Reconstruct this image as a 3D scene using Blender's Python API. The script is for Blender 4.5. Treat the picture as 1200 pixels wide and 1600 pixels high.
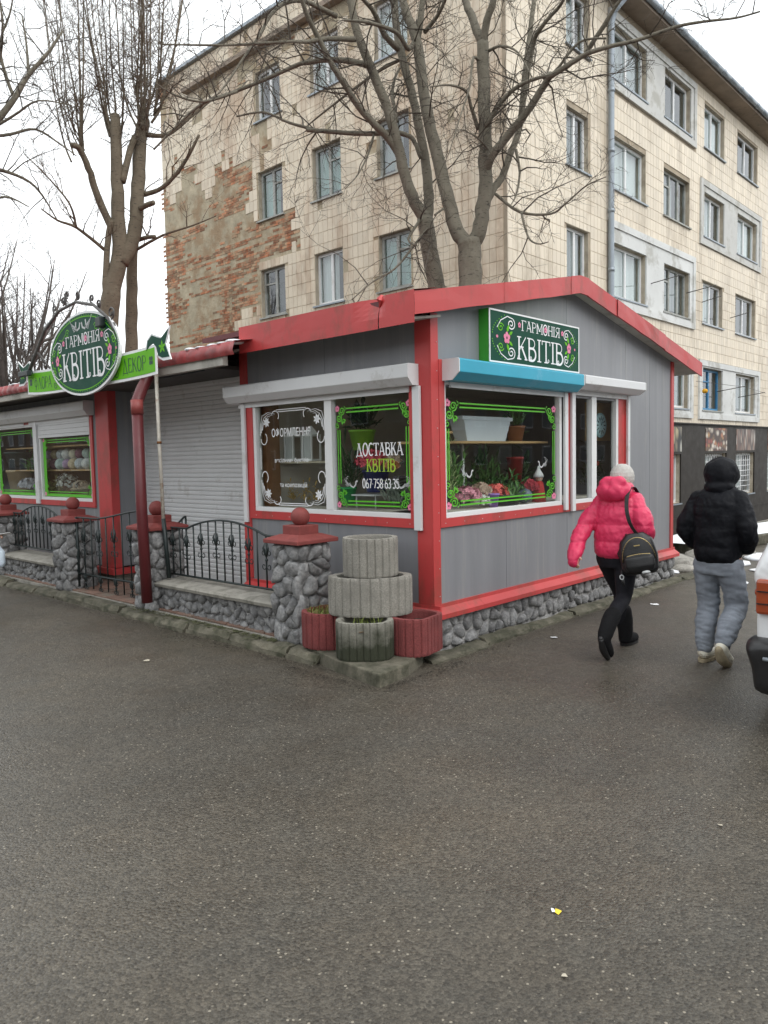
import bpy, bmesh, math, random
from mathutils import Vector, Matrix, noise
random.seed(11)
for _o in list(bpy.data.objects): bpy.data.objects.remove(_o)
SC = bpy.context.scene
COL = SC.collection
PI = math.pi

# ------------------------------------------------------------------ camera, world, sun, exposure
cam = bpy.data.cameras.new('camera')
cam.sensor_fit = 'VERTICAL'; cam.sensor_height = 24.0; cam.lens = 24.0 * 1191.77 / 1600.0
cam.clip_start = 0.05; cam.clip_end = 2000
camo = bpy.data.objects.new('camera', cam); COL.objects.link(camo)
_yaw, _pit, _rol = math.radians(43.0157), math.radians(-4.0750), math.radians(-1.1633)
_f = Vector((math.cos(_yaw) * math.cos(_pit), math.sin(_yaw) * math.cos(_pit), math.sin(_pit)))
_r = _f.cross(Vector((0, 0, 1))).normalized(); _u = _r.cross(_f)
_r2 = math.cos(_rol) * _r + math.sin(_rol) * _u; _u2 = -math.sin(_rol) * _r + math.cos(_rol) * _u
_m = Matrix((_r2, _u2, -_f)).transposed().to_4x4(); _m.translation = (0, 0, 1.7)
camo.matrix_world = _m
SC.camera = camo

world = bpy.data.worlds.new('World'); SC.world = world; world.use_nodes = True
_n = world.node_tree.nodes; _l = world.node_tree.links; _n.clear()
_sun_el, _sun_az = math.radians(50), math.atan2(.08, -.9)
_sky = _n.new('ShaderNodeTexSky'); _sky.sky_type = 'NISHITA'; _sky.sun_disc = False
_sky.sun_elevation = _sun_el; _sky.sun_rotation = _sun_az; _sky.dust_density = 6; _sky.air_density = 1.5
_hs = _n.new('ShaderNodeHueSaturation'); _hs.inputs['Saturation'].default_value = .25
_tc = _n.new('ShaderNodeTexCoord'); _nz = _n.new('ShaderNodeTexNoise'); _nz.inputs['Scale'].default_value = 1.6; _nz.inputs['Detail'].default_value = 5
_cr = _n.new('ShaderNodeMix'); _cr.data_type = 'RGBA'
_cr.inputs[6].default_value = (13.2, 13.9, 14.3, 1); _cr.inputs[7].default_value = (16.2, 16.6, 16.8, 1)
_mx = _n.new('ShaderNodeMix'); _mx.data_type = 'RGBA'; _mx.inputs[0].default_value = .9
_bg = _n.new('ShaderNodeBackground'); _bg.inputs['Strength'].default_value = .1
_ow = _n.new('ShaderNodeOutputWorld')
_l.new(_tc.outputs['Generated'], _nz.inputs['Vector']); _l.new(_nz.outputs['Fac'], _cr.inputs[0])
_l.new(_sky.outputs[0], _hs.inputs['Color']); _l.new(_hs.outputs[0], _mx.inputs[6]); _l.new(_cr.outputs[2], _mx.inputs[7])
_l.new(_mx.outputs[2], _bg.inputs['Color']); _l.new(_bg.outputs[0], _ow.inputs['Surface'])

sun = bpy.data.lights.new('sun', 'SUN'); sun.energy = 1.1; sun.angle = math.radians(40); sun.color = (1, .97, .93)
suno = bpy.data.objects.new('sun', sun); COL.objects.link(suno)
_sd = Vector((math.sin(_sun_az) * math.cos(_sun_el), math.cos(_sun_az) * math.cos(_sun_el), math.sin(_sun_el)))
suno.rotation_euler = _sd.to_track_quat('Z', 'Y').to_euler(); suno.location = _sd * 30

SC.view_settings.view_transform = 'Standard'; SC.view_settings.look = 'None'
SC.view_settings.exposure = 0.2; SC.view_settings.gamma = 1.0; SC.view_settings.use_curve_mapping = False

# ------------------------------------------------------------------ materials
MATS = {}
def nodes(name):
    m = bpy.data.materials.new(name); m.use_nodes = True
    t = m.node_tree; b = t.nodes['Principled BSDF']
    return m, t.nodes, t.links, b
def mixrgb(N, L, fac, a, b, mode='MIX'):
    x = N.new('ShaderNodeMix'); x.data_type = 'RGBA'; x.blend_type = mode
    for s, v in ((0, fac), (6, a), (7, b)):
        if hasattr(v, 'links') or hasattr(v, 'is_linked'): L.new(v, x.inputs[s])
        elif s == 0: x.inputs[0].default_value = v
        else: x.inputs[s].default_value = (v[0], v[1], v[2], 1)
    return x.outputs[2]
def noisenode(N, L, scale, detail=5, rough=.6, vec=None, stretch=None):
    n = N.new('ShaderNodeTexNoise'); n.inputs['Scale'].default_value = scale; n.inputs['Detail'].default_value = detail
    n.inputs['Roughness'].default_value = rough
    if vec is None:
        vec = N.new('ShaderNodeNewGeometry').outputs['Position']
    if stretch:
        mp = N.new('ShaderNodeMapping'); mp.inputs['Scale'].default_value = stretch; L.new(vec, mp.inputs['Vector']); vec = mp.outputs[0]
    L.new(vec, n.inputs['Vector'])
    return n.outputs['Fac']
def ramp(N, L, src, a, b):
    r = N.new('ShaderNodeMapRange'); r.inputs['From Min'].default_value = a; r.inputs['From Max'].default_value = b; r.clamp = True
    L.new(src, r.inputs['Value']); return r.outputs[0]
def M(name, col, rough=.6, var=.12, scale=6, bump=0., bscale=60, metal=0., dirt=None, dirt_amt=.0, dscale=2., stretch=None, rnd=0., spec=.5, coat=0., bdist=.01, emit=0., sss=0.):
    if name in MATS: return MATS[name]
    m, N, L, b = nodes(name)
    g = N.new('ShaderNodeNewGeometry').outputs['Position']
    f = noisenode(N, L, scale, 6, .6, g, stretch)
    f = ramp(N, L, f, .3, .7)
    lo = [c * (1 - var) for c in col]; hi = [min(1, c * (1 + var)) for c in col]
    c = mixrgb(N, L, f, lo, hi)
    if dirt:
        d = ramp(N, L, noisenode(N, L, dscale, 8, .7, g, stretch), .62 - dirt_amt * .35, .62)
        mu = N.new('ShaderNodeMath'); mu.operation = 'MULTIPLY'; mu.inputs[1].default_value = min(1, .35 + dirt_amt); L.new(d, mu.inputs[0])
        c = mixrgb(N, L, mu.outputs[0], c, dirt)
    if rnd:
        oi = N.new('ShaderNodeObjectInfo').outputs['Random']
        at = N.new('ShaderNodeAttribute'); at.attribute_name = 'rnd'
        ad = N.new('ShaderNodeMath'); ad.operation = 'ADD'; L.new(oi, ad.inputs[0]); L.new(at.outputs['Fac'], ad.inputs[1])
        fr = N.new('ShaderNodeMath'); fr.operation = 'FRACT'; L.new(ad.outputs[0], fr.inputs[0])
        hv = N.new('ShaderNodeHueSaturation'); mr = N.new('ShaderNodeMapRange'); mr.inputs['To Min'].default_value = 1 - rnd; mr.inputs['To Max'].default_value = 1 + rnd
        L.new(fr.outputs[0], mr.inputs['Value']); L.new(mr.outputs[0], hv.inputs['Value']); L.new(c, hv.inputs['Color']); c = hv.outputs[0]
    L.new(c, b.inputs['Base Color'])
    b.inputs['Roughness'].default_value = rough; b.inputs['Metallic'].default_value = metal
    b.inputs['Specular IOR Level'].default_value = spec
    if coat: b.inputs['Coat Weight'].default_value = coat
    if emit:
        b.inputs['Emission Color'].default_value = (*col, 1); b.inputs['Emission Strength'].default_value = emit
    rr = ramp(N, L, noisenode(N, L, scale * 2.3, 4, .6, g), .2, .8)
    mr = N.new('ShaderNodeMapRange'); mr.inputs['To Min'].default_value = max(0.02, rough - .1); mr.inputs['To Max'].default_value = min(1, rough + .1)
    L.new(rr, mr.inputs['Value']); L.new(mr.outputs[0], b.inputs['Roughness'])
    if bump:
        bn = N.new('ShaderNodeBump'); bn.inputs['Strength'].default_value = bump; bn.inputs['Distance'].default_value = bdist
        L.new(noisenode(N, L, bscale, 6, .65, g), bn.inputs['Height']); L.new(bn.outputs[0], b.inputs['Normal'])
    MATS[name] = m; return m
def glass_mat(name, tint, ior=1.45):
    m, N, L, b = nodes(name); N.remove(b)
    tr = N.new('ShaderNodeBsdfTransparent'); tr.inputs[0].default_value = (*tint, 1)
    gl = N.new('ShaderNodeBsdfGlossy'); gl.inputs['Roughness'].default_value = .01; gl.inputs[0].default_value = (.95, .97, 1, 1)
    fr = N.new('ShaderNodeFresnel'); fr.inputs[0].default_value = ior
    bn = N.new('ShaderNodeBump'); bn.inputs['Strength'].default_value = .06; bn.inputs['Distance'].default_value = .01
    L.new(noisenode(N, L, 1.6, 2, .5), bn.inputs['Height']); L.new(bn.outputs[0], gl.inputs['Normal'])
    bf = N.new('ShaderNodeNewGeometry'); iv = N.new('ShaderNodeMath'); iv.operation = 'SUBTRACT'; iv.inputs[0].default_value = 1; L.new(bf.outputs['Backfacing'], iv.inputs[1])
    mu = N.new('ShaderNodeMath'); mu.operation = 'MULTIPLY'; L.new(fr.outputs[0], mu.inputs[0]); L.new(iv.outputs[0], mu.inputs[1])
    ms = N.new('ShaderNodeMixShader'); L.new(mu.outputs[0], ms.inputs[0]); L.new(tr.outputs[0], ms.inputs[1]); L.new(gl.outputs[0], ms.inputs[2])
    L.new(ms.outputs[0], N['Material Output'].inputs[0])
    MATS[name] = m; return m

# ------------------------------------------------------------------ mesh builder
class MB:
    def __init__(s): s.v = []; s.f = []; s.sm = []; s.r = []
    def add(s, vs, fs, smooth=False, r=0.):
        o = len(s.v); s.v += [tuple(x) for x in vs]
        for q in fs: s.f.append([o + i for i in q]); s.sm.append(smooth); s.r.append(r)
        return s
    def hexa(s, c, r=0.):   # eight corners: bottom ring 0-3, top ring 4-7
        return s.add(c, [(0, 3, 2, 1), (4, 5, 6, 7), (0, 1, 5, 4), (1, 2, 6, 5), (2, 3, 7, 6), (3, 0, 4, 7)], False, r)
    def box(s, x0, x1, y0, y1, z0, z1, r=0.):
        return s.hexa([(x0, y0, z0), (x1, y0, z0), (x1, y1, z0), (x0, y1, z0), (x0, y0, z1), (x1, y0, z1), (x1, y1, z1), (x0, y1, z1)], r)
    def prism(s, a, b):     # two rings of equal length joined, both capped
        n = len(a); vs = list(a) + list(b)
        fs = [tuple(range(n - 1, -1, -1)), tuple(range(n, 2 * n))] + [(i, (i + 1) % n, n + (i + 1) % n, n + i) for i in range(n)]
        return s.add(vs, fs)
    def tube(s, pts, rad, n=8, cap=True, smooth=True, closed=False):
        P = [Vector(p) for p in pts]; k = len(P)
        if not hasattr(rad, '__len__'): rad = [rad] * k
        vs = []; up = None
        for i in range(k):
            if closed: t = P[(i + 1) % k] - P[i - 1]
            else: t = P[min(i + 1, k - 1)] - P[max(i - 1, 0)]
            if t.length < 1e-9: t = Vector((0, 0, 1))
            t.normalize()
            if up is None:
                up = Vector((0, 0, 1)) if abs(t.z) < .9 else Vector((1, 0, 0))
            a = t.cross(up)
            if a.length < 1e-6: a = t.cross(Vector((.3, .8, .5)))
            a.normalize(); b = a.cross(t); up = b
            for j in range(n):
                w = 2 * PI * j / n
                vs.append(P[i] + (a * math.cos(w) + b * math.sin(w)) * rad[i])
        fs = []
        for i in range(k if closed else k - 1):
            i2 = (i + 1) % k
            for j in range(n):
                j2 = (j + 1) % n; fs.append((i * n + j, i * n + j2, i2 * n + j2, i2 * n + j))
        if cap and not closed:
            fs.append(tuple(range(n - 1, -1, -1))); fs.append(tuple((k - 1) * n + j for j in range(n)))
        return s.add(vs, fs, smooth)
    def lathe(s, prof, c=(0, 0, 0), n=20, smooth=True, sx=1, sy=1, fn=None):
        vs = []
        for r, z in prof:
            for j in range(n):
                w = 2 * PI * j / n; k = fn(w) if fn else 1
                vs.append((c[0] + r * k * math.cos(w) * sx, c[1] + r * k * math.sin(w) * sy, c[2] + z))
        k = len(prof); fs = [(i * n + j, i * n + (j + 1) % n, (i + 1) * n + (j + 1) % n, (i + 1) * n + j) for i in range(k - 1) for j in range(n)]
        fs.append(tuple(range(n - 1, -1, -1))); fs.append(tuple((k - 1) * n + j for j in range(n)))
        return s.add(vs, fs, smooth)
    def ball(s, c, r, n=16, m=10, sx=1, sy=1, sz=1):
        prof = [(max(1e-4, r * math.sin(PI * i / m)), -r * math.cos(PI * i / m) * sz) for i in range(m + 1)]
        return s.lathe(prof, c, n, True, sx, sy)
    def build(s, name, mat, parent=None, bevel=0., recalc=True, auto=None, **props):
        me = bpy.data.meshes.new(name); me.from_pydata(s.v, [], s.f)
        if any(s.sm): me.polygons.foreach_set('use_smooth', s.sm)
        if any(s.r):
            at = me.attributes.new('rnd', 'FLOAT', 'FACE'); at.data.foreach_set('value', s.r)
        if recalc:
            bm = bmesh.new(); bm.from_mesh(me); bmesh.ops.recalc_face_normals(bm, faces=bm.faces); bm.to_mesh(me); bm.free()
        me.materials.append(mat)
        return link(name, me, parent, bevel, **props)
def link(name, me, parent=None, bevel=0., **props):
    o = bpy.data.objects.new(name, me); COL.objects.link(o)
    if parent is not None:
        o.parent = parent; o.matrix_parent_inverse = Matrix.Translation(-root_loc(parent))
    if bevel:
        b = o.modifiers.new('bevel', 'BEVEL'); b.width = bevel; b.segments = 2; b.limit_method = 'ANGLE'; b.angle_limit = .6
    for k, v in props.items(): o[k] = v
    return o
def root_loc(o):
    return Vector(o.location) if o.parent is None else Vector((0, 0, 0))
def thing(name, label, cat, loc=(0, 0, 0), group=None):
    o = bpy.data.objects.new(name, None); COL.objects.link(o); o.location = loc; o.empty_display_size = .1
    o['label'] = label; o['category'] = cat
    if group: o['group'] = group
    return o
def tag(o, label, cat, group=None):
    o['label'] = label; o['category'] = cat
    if group: o['group'] = group
    return o
class Pl:   # a flat local frame: u to the viewer's right, v up, n towards the viewer
    def __init__(s, o, u, n, v=(0, 0, 1)): s.o = Vector(o); s.u = Vector(u); s.n = Vector(n); s.v = Vector(v)
    def p(s, a, b, h=0.): return s.o + s.u * a + s.v * b + s.n * h
    def box(s, mb, a0, a1, b0, b1, h0, h1, r=0.):
        return mb.hexa([s.p(a0, b0, h0), s.p(a1, b0, h0), s.p(a1, b0, h1), s.p(a0, b0, h1), s.p(a0, b1, h0), s.p(a1, b1, h0), s.p(a1, b1, h1), s.p(a0, b1, h1)], r)
    def frame(s, mb, a0, a1, b0, b1, w, h0, h1):
        s.box(mb, a0, a1, b0, b0 + w, h0, h1); s.box(mb, a0, a1, b1 - w, b1, h0, h1)
        s.box(mb, a0, a0 + w, b0 + w, b1 - w, h0, h1); s.box(mb, a1 - w, a1, b0 + w, b1 - w, h0, h1); return mb
    def poly(s, mb, pts, h0, h1):
        return mb.prism([s.p(a, b, h0) for a, b in pts], [s.p(a, b, h1) for a, b in pts])
def smoothstep(a, b, x):
    t = max(0, min(1, (x - a) / (b - a))); return t * t * (3 - 2 * t)

# flat ornament and lettering strokes
def arc(cx, cy, rx, ry, a0, a1, n=14):
    return [(cx + rx * math.cos(math.radians(a0 + (a1 - a0) * i / n)), cy + ry * math.sin(math.radians(a0 + (a1 - a0) * i / n))) for i in range(n + 1)]
def spiral(cx, cy, r0, r1, a0, turns, n=30, flip=1):
    return [(cx + (r0 + (r1 - r0) * i / n) * math.cos(math.radians(a0) + flip * 2 * PI * turns * i / n), cy + (r0 + (r1 - r0) * i / n) * math.sin(math.radians(a0) + flip * 2 * PI * turns * i / n)) for i in range(n + 1)]
def stroke(mb, pl, pts, w, h=.003, w1=None):
    n = len(pts); L = []; R = []
    for i in range(n):
        a = Vector(pts[max(i - 1, 0)]); b = Vector(pts[min(i + 1, n - 1)]); t = (b - a)
        if t.length < 1e-9: t = Vector((1, 0))
        t.normalize(); q = Vector((-t.y, t.x)); ww = (w if w1 is None else w + (w1 - w) * i / (n - 1)) / 2
        p = Vector(pts[i]); L.append(p + q * ww); R.append(p - q * ww)
    vs = [pl.p(a.x, a.y, h) for a in L] + [pl.p(a.x, a.y, h) for a in R]
    mb.add(vs, [(i, i + 1, n + i + 1, n + i) for i in range(n - 1)])
def disc(mb, pl, cx, cy, rx, ry, h, n=24):
    mb.add([pl.p(cx + rx * math.cos(2 * PI * i / n), cy + ry * math.sin(2 * PI * i / n), h) for i in range(n)], [tuple(range(n))])
def flower(mbp, mbc, pl, cx, cy, r, h=.004, sx=1):
    for k in range(5):
        a = PI / 2 + 2 * PI * k / 5
        disc(mbp, pl, cx + math.cos(a) * r * .6 * sx, cy + math.sin(a) * r * .6, r * .42 * sx, r * .42, h + .0002 * k, 10)
    if mbc is not None: disc(mbc, pl, cx, cy, r * .2 * sx, r * .2, h + .002, 8)
def leaf(mb, pl, x, y, a, l, h=.004):
    a = math.radians(a); c, s_ = math.cos(a), math.sin(a)
    pts = [(0, 0), (.35, .22), (.7, .17), (1, 0), (.7, -.17), (.35, -.22)]
    mb.add([pl.p(x + (p * c - q * s_) * l, y + (p * s_ + q * c) * l, h) for p, q in pts], [tuple(range(6))])
# stroke letters: (width, [(kind, points)]) kind S stem, T thin
def _O(cx, rx, cy=.5, ry=.5): return arc(cx, cy, rx, ry, 90, 450, 24)
GL = {
 'Г': (.52, [('S', [(.1, 0), (.1, 1)]), ('T', [(.1, .97), (.5, .97)]), ('T', [(.49, 1), (.49, .8)])]),
 'А': (.64, [('T', [(.06, 0), (.3, 1)]), ('S', [(.3, 1), (.56, 0)]), ('T', [(.14, .33), (.47, .33)])]),
 'Р': (.54, [('S', [(.1, 0), (.1, 1)]), ('T', [(.1, .97)] + arc(.26, .73, .22, .24, 90, -90) + [(.1, .49)])]),
 'М': (.78, [('S', [(.1, 0), (.1, 1)]), ('S', [(.1, 1), (.39, .25)]), ('T', [(.39, .25), (.67, 1)]), ('S', [(.67, 1), (.67, 0)])]),
 'О': (.62, [('S', _O(.3, .24))]), '0': (.56, [('S', _O(.27, .2))]),
 'Н': (.62, [('S', [(.1, 0), (.1, 1)]), ('S', [(.52, 0), (.52, 1)]), ('T', [(.1, .52), (.52, .52)])]),
 'І': (.3, [('S', [(.14, 0), (.14, 1)])]),
 'Я': (.6, [('S', [(.48, 0), (.48, 1)]), ('T', [(.48, .97)] + arc(.3, .73, .22, .24, 90, 270) + [(.48, .49)]), ('S', [(.32, .49), (.08, 0)])]),
 'К': (.6, [('S', [(.1, 0), (.1, 1)]), ('T', [(.12, .42), (.5, 1)]), ('S', [(.24, .58), (.54, 0)])]),
 'В': (.58, [('S', [(.1, 0), (.1, 1)]), ('T', [(.1, .97)] + arc(.26, .77, .18, .2, 90, -90) + [(.1, .57)]), ('S', [(.12, .55)] + arc(.28, .29, .22, .27, 85, -90) + [(.1, .03)])]),
 'Т': (.58, [('S', [(.28, 0), (.28, 1)]), ('T', [(.02, .97), (.54, .97)]), ('T', [(.03, 1), (.03, .8)]), ('T', [(.53, 1), (.53, .8)])]),
 'Д': (.7, [('T', [(.02, .0), (.66, .0)]), ('T', [(.03, .03), (.03, -.15)]), ('T', [(.65, .03), (.65, -.15)]), ('T', [(.1, 0), (.3, 1)]), ('S', [(.3, 1), (.56, 0)])]),
 'Е': (.54, [('S', [(.1, 0), (.1, 1)]), ('T', [(.1, .97), (.46, .97)]), ('T', [(.1, .52), (.38, .52)]), ('T', [(.1, .03), (.48, .03)]), ('T', [(.46, 1), (.46, .84)]), ('T', [(.48, 0), (.48, .18)])]),
 'Ф': (.7, [('S', [(.33, -.05), (.33, 1.05)]), ('T', _O(.33, .27, .55, .3))]),
 'Л': (.62, [('T', [(.04, 0), (.28, 1)]), ('S', [(.28, 1), (.54, 0)])]),
 'С': (.56, [('S', arc(.3, .5, .24, .48, 50, 310, 20))]),
 '6': (.52, [('S', arc(.26, .28, .19, .27, 0, 360, 20)), ('T', [(.07, .3), (.12, .7), (.34, 1)])]),
 '7': (.5, [('T', [(.04, .96), (.44, .96)]), ('S', [(.44, .96), (.2, 0)])]),
 '5': (.52, [('T', [(.42, .96), (.1, .96), (.09, .55)]), ('S', [(.09, .55)] + arc(.22, .3, .21, .28, 95, -140, 14))]),
 '8': (.52, [('S', _O(.25, .19, .26, .25)), ('S', _O(.25, .16, .75, .23))]),
 '3': (.5, [('S', arc(.2, .75, .19, .22, 140, -90, 14)), ('S', arc(.2, .27, .22, .25, 90, -140, 14))]),
 '·': (.24, [('S', [(.08, .45), (.16, .45)])]), ' ': (.35, []),
}
def word_w(txt, sx): return sum(GL[c][0] for c in txt) * sx
def word(mb, pl, txt, x, y, hgt, width, stem=.13, thin=.06, h=.005, serif=True, mb2=None, sw=.15):
    """lettering of a given height fitted to a given width; x, y is its lower left corner"""
    sx = width / sum(GL[c][0] for c in txt); cx = x; k = 0
    for c in txt:
        w, st = GL[c]
        for kind, pts in st:
            q = [(cx + a * sx, y + b * hgt) for a, b in pts]
            wd = (stem if kind == 'S' else thin) * hgt
            stroke(mb, pl, q, wd, h + .0001 * (k % 7)); k += 1
            if serif and kind == 'S' and len(pts) == 2:
                for e in (0, 1):
                    ex, ey = q[e]; s_ = hgt * (.025 if pts[e][1] < .5 else -.025)
                    stroke(mb, pl, [(ex - sw * sx, ey + s_), (ex + sw * sx, ey + s_)], hgt * .05, h + .0008)
            if mb2 is not None and kind == 'S' and len(pts) == 2 and abs(pts[0][0] - pts[1][0]) < .05:
                stroke(mb2, pl, [(q[0][0], q[0][1] + hgt * .1), (q[1][0], q[1][1] - hgt * .1)], wd * .3, h + .002)
        cx += w * sx
def text_mesh(txt, pl, x, y, hgt, width, h, name, mat, parent, bold=0.):
    cu = bpy.data.curves.new('txt', 'FONT'); cu.body = txt; cu.size = 1; cu.offset = bold
    o = bpy.data.objects.new('txt', cu); COL.objects.link(o)
    me = bpy.data.meshes.new_from_object(o.evaluated_get(bpy.context.evaluated_depsgraph_get()))
    bpy.data.objects.remove(o); bpy.data.curves.remove(cu)
    if not me.vertices: return None
    xs = [v.co.x for v in me.vertices]; ys = [v.co.y for v in me.vertices]; w = max(xs) - min(xs); hh = max(ys) - min(ys); x0 = min(xs); y0 = min(ys)
    for v in me.vertices:
        v.co = pl.p(x + (v.co.x - x0) / w * width, y + (v.co.y - y0) / hh * hgt, h)
    me.materials.clear(); me.materials.append(mat)
    return link(name, me, parent)

# ------------------------------------------------------------------ palette
RED = M('red_sheet_metal', (.49, .053, .053), .42, .08, 1.5, .05, 2.0, dirt=(.26, .06, .045), dirt_amt=.3, dscale=2.5, stretch=(1, 1, .5), bdist=.03)
REDDK = M('dark_red_paint', (.11, .016, .019), .45, .12, 5)
MAROON = M('maroon_concrete_paint', (.21, .045, .04), .7, .18, 9, .25, 120)
GREY = M('grey_sandwich_panel', (.215, .22, .235), .42, .09, .8, .12, 1.2, dirt=(.27, .27, .265), dirt_amt=.2, dscale=1.5, stretch=(9, 9, .5), bdist=.03)
WHITE = M('white_pvc', (.72, .73, .73), .35, .04, 3, dirt=(.5, .48, .44), dirt_amt=.1)
SHUT = M('white_shutter_aluminium', (.66, .67, .68), .38, .04, 3, dirt=(.45, .44, .42), dirt_amt=.12)
BLUE = M('blue_shutter_box', (.028, .35, .5), .38, .06, 3, dirt=(.12, .4, .55), dirt_amt=.1)
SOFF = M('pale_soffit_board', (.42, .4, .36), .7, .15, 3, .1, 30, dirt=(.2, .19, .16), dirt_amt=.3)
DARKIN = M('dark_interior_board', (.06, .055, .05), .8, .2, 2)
LINING = M('interior_lining', (.5, .46, .4), .8, .1, 2)
WOOD = M('shelf_wood', (.42, .27, .12), .55, .2, 3, stretch=(1, 6, 1))
BROWNWOOD = M('brown_cabinet_wood', (.2, .1, .045), .5, .2, 3, stretch=(1, 6, 1))
GLASS = glass_mat('window_glass', (.93, .95, .94), 1.4)
IRON = M('dark_green_iron', (.015, .024, .024), .45, .2, 20)
IRON2 = M('old_grey_iron', (.09, .085, .08), .6, .3, 20, .3, 60)
STONE = M('grey_painted_stone', (.2, .2, .202), .7, .4, 16, 1., 38, rnd=.25, dirt=(.36, .355, .35), dirt_amt=.42, dscale=17, bdist=.02)
STONE2 = M('pale_stone', (.3, .285, .255), .8, .3, 14, .8, 40, rnd=.3, dirt=(.42, .4, .36), dirt_amt=.3, dscale=20, bdist=.015)
MORTAR = M('pale_mortar', (.4, .395, .385), .85, .25, 18, .8, 60, dirt=(.16, .155, .14), dirt_amt=.35, dscale=9)
CONC = M('weathered_concrete', (.3, .285, .25), .85, .2, 7, .5, 90, dirt=(.14, .135, .11), dirt_amt=.35, dscale=5)
KERBM = M('mossy_kerb_concrete', (.14, .128, .095), .9, .3, 8, .9, 70, dirt=(.05, .05, .03), dirt_amt=.65, dscale=6, rnd=.12)
SNOW = M('old_snow', (.78, .8, .83), .6, .06, 6, .5, 30)
SIGNG = M('dark_green_sign_print', (.006, .062, .037), .5, .05, 3, spec=.15)
SIGNL = M('lime_green_sign_print', (.13, .45, .01), .5, .05, 3, spec=.2)
SIGNSIDE = M('green_sign_side', (.05, .33, .03), .4, .08, 4)
DWHITE = M('white_vinyl', (.82, .83, .84), .5, .03, 4)
DGREEN = M('green_vinyl', (.1, .46, .02), .5, .06, 4)
DYEL = M('yellowgreen_vinyl', (.32, .5, .03), .5, .06, 4)
DPINK = M('pink_vinyl', (.75, .22, .36), .5, .06, 4)
DGREY = M('pale_grey_vinyl', (.5, .52, .52), .5, .05, 4)
INK = M('dark_green_ink', (.01, .06, .03), .5, .05, 4)
SOIL = M('dark_soil', (.03, .022, .016), .95, .4, 30, 1., 60)

# ------------------------------------------------------------------ asphalt ground, one sheet to the horizon, sunk beside the block of flats
def asphalt():
    m, N, L, b = nodes('damp_asphalt')
    g = N.new('ShaderNodeNewGeometry').outputs['Position']
    big = ramp(N, L, noisenode(N, L, .38, 7, .62, g), .36, .64)
    mid = ramp(N, L, noisenode(N, L, 2.6, 6, .65, g), .3, .7)
    c = mixrgb(N, L, big, (.053, .0455, .035), (.093, .078, .058))
    c = mixrgb(N, L, mid, c, mixrgb(N, L, .5, c, (.07, .067, .058)))
    def grain(scale, lo, hi):
        vo = N.new('ShaderNodeTexVoronoi'); vo.inputs['Scale'].default_value = scale; L.new(g, vo.inputs['Vector'])
        sp = N.new('ShaderNodeSeparateColor'); L.new(vo.outputs['Color'], sp.inputs[0])
        mr = N.new('ShaderNodeMapRange'); mr.inputs['To Min'].default_value = lo; mr.inputs['To Max'].default_value = hi; L.new(sp.outputs[0], mr.inputs['Value'])
        return vo, sp, mr.outputs[0]
    def mulv(col, v):
        x = N.new('ShaderNodeVectorMath'); x.operation = 'SCALE'; L.new(col, x.inputs[0]); L.new(v, x.inputs['Scale']); return x.outputs[0]
    v1, s1, k1 = grain(85, .66, 1.34); v2, s2, k2 = grain(230, .72, 1.28); v3, s3, k3 = grain(38, .9, 1.1)
    c = mulv(mulv(mulv(c, k1), k2), k3)
    pick = ramp(N, L, s1.outputs[1], .955, .96)
    near = N.new('ShaderNodeMath'); near.operation = 'LESS_THAN'; near.inputs[1].default_value = .42; L.new(v1.outputs['Distance'], near.inputs[0])
    mu = N.new('ShaderNodeMath'); mu.operation = 'MULTIPLY'; L.new(pick, mu.inputs[0]); L.new(near.outputs[0], mu.inputs[1])
    c = mixrgb(N, L, mu.outputs[0], c, mixrgb(N, L, s1.outputs[2], (.11, .098, .077), (.27, .24, .19)))
    pit = ramp(N, L, noisenode(N, L, 60, 4, .7, g), .66, .72)
    c = mixrgb(N, L, pit, c, (.03, .027, .023))
    L.new(c, b.inputs['Base Color'])
    rr = N.new('ShaderNodeMapRange'); rr.inputs['To Min'].default_value = .26; rr.inputs['To Max'].default_value = .66
    L.new(ramp(N, L, noisenode(N, L, .55, 5, .6, g), .35, .65), rr.inputs['Value']); L.new(rr.outputs[0], b.inputs['Roughness'])
    b.inputs['Specular IOR Level'].default_value = .4
    b1 = N.new('ShaderNodeBump'); b1.inputs['Strength'].default_value = .5; b1.inputs['Distance'].default_value = -.006
    L.new(v1.outputs['Distance'], b1.inputs['Height'])
    b2 = N.new('ShaderNodeBump'); b2.inputs['Strength'].default_value = .3; b2.inputs['Distance'].default_value = .05
    L.new(noisenode(N, L, 1.5, 4, .5, g), b2.inputs['Height']); L.new(b1.outputs[0], b2.inputs['Normal']); L.new(b2.outputs[0], b.inputs['Normal'])
    return m
ASPH = asphalt()
def ground_z(x, y):
    d = min(x - 10.75, y - (5.55 - .28 * (x - 11)))
    return -1.5 * smoothstep(0, 1.3, d) + .02 * (noise.noise((x * .7, y * .7, 3.)) if d > -.2 else 0)
def spread(a, b, lo, hi, st):
    c = []; v = lo
    while v <= hi + 1e-6: c.append(v); v += st
    k = st
    while c[0] > a: k *= 1.6; c.insert(0, max(a, c[0] - k))
    k = st
    while c[-1] < b: k *= 1.6; c.append(min(b, c[-1] + k))
    return c
_xs = spread(-300, 600, 8, 34, .4); _ys = spread(-300, 600, 2, 12, .4)
mb = MB()
mb.add([(x, y, ground_z(x, y)) for x in _xs for y in _ys], [(i * len(_ys) + j, (i + 1) * len(_ys) + j, (i + 1) * len(_ys) + j + 1, i * len(_ys) + j + 1) for i in range(len(_xs) - 1) for j in range(len(_ys) - 1)], True)
mb.build('ground', ASPH, kind='structure')

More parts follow.
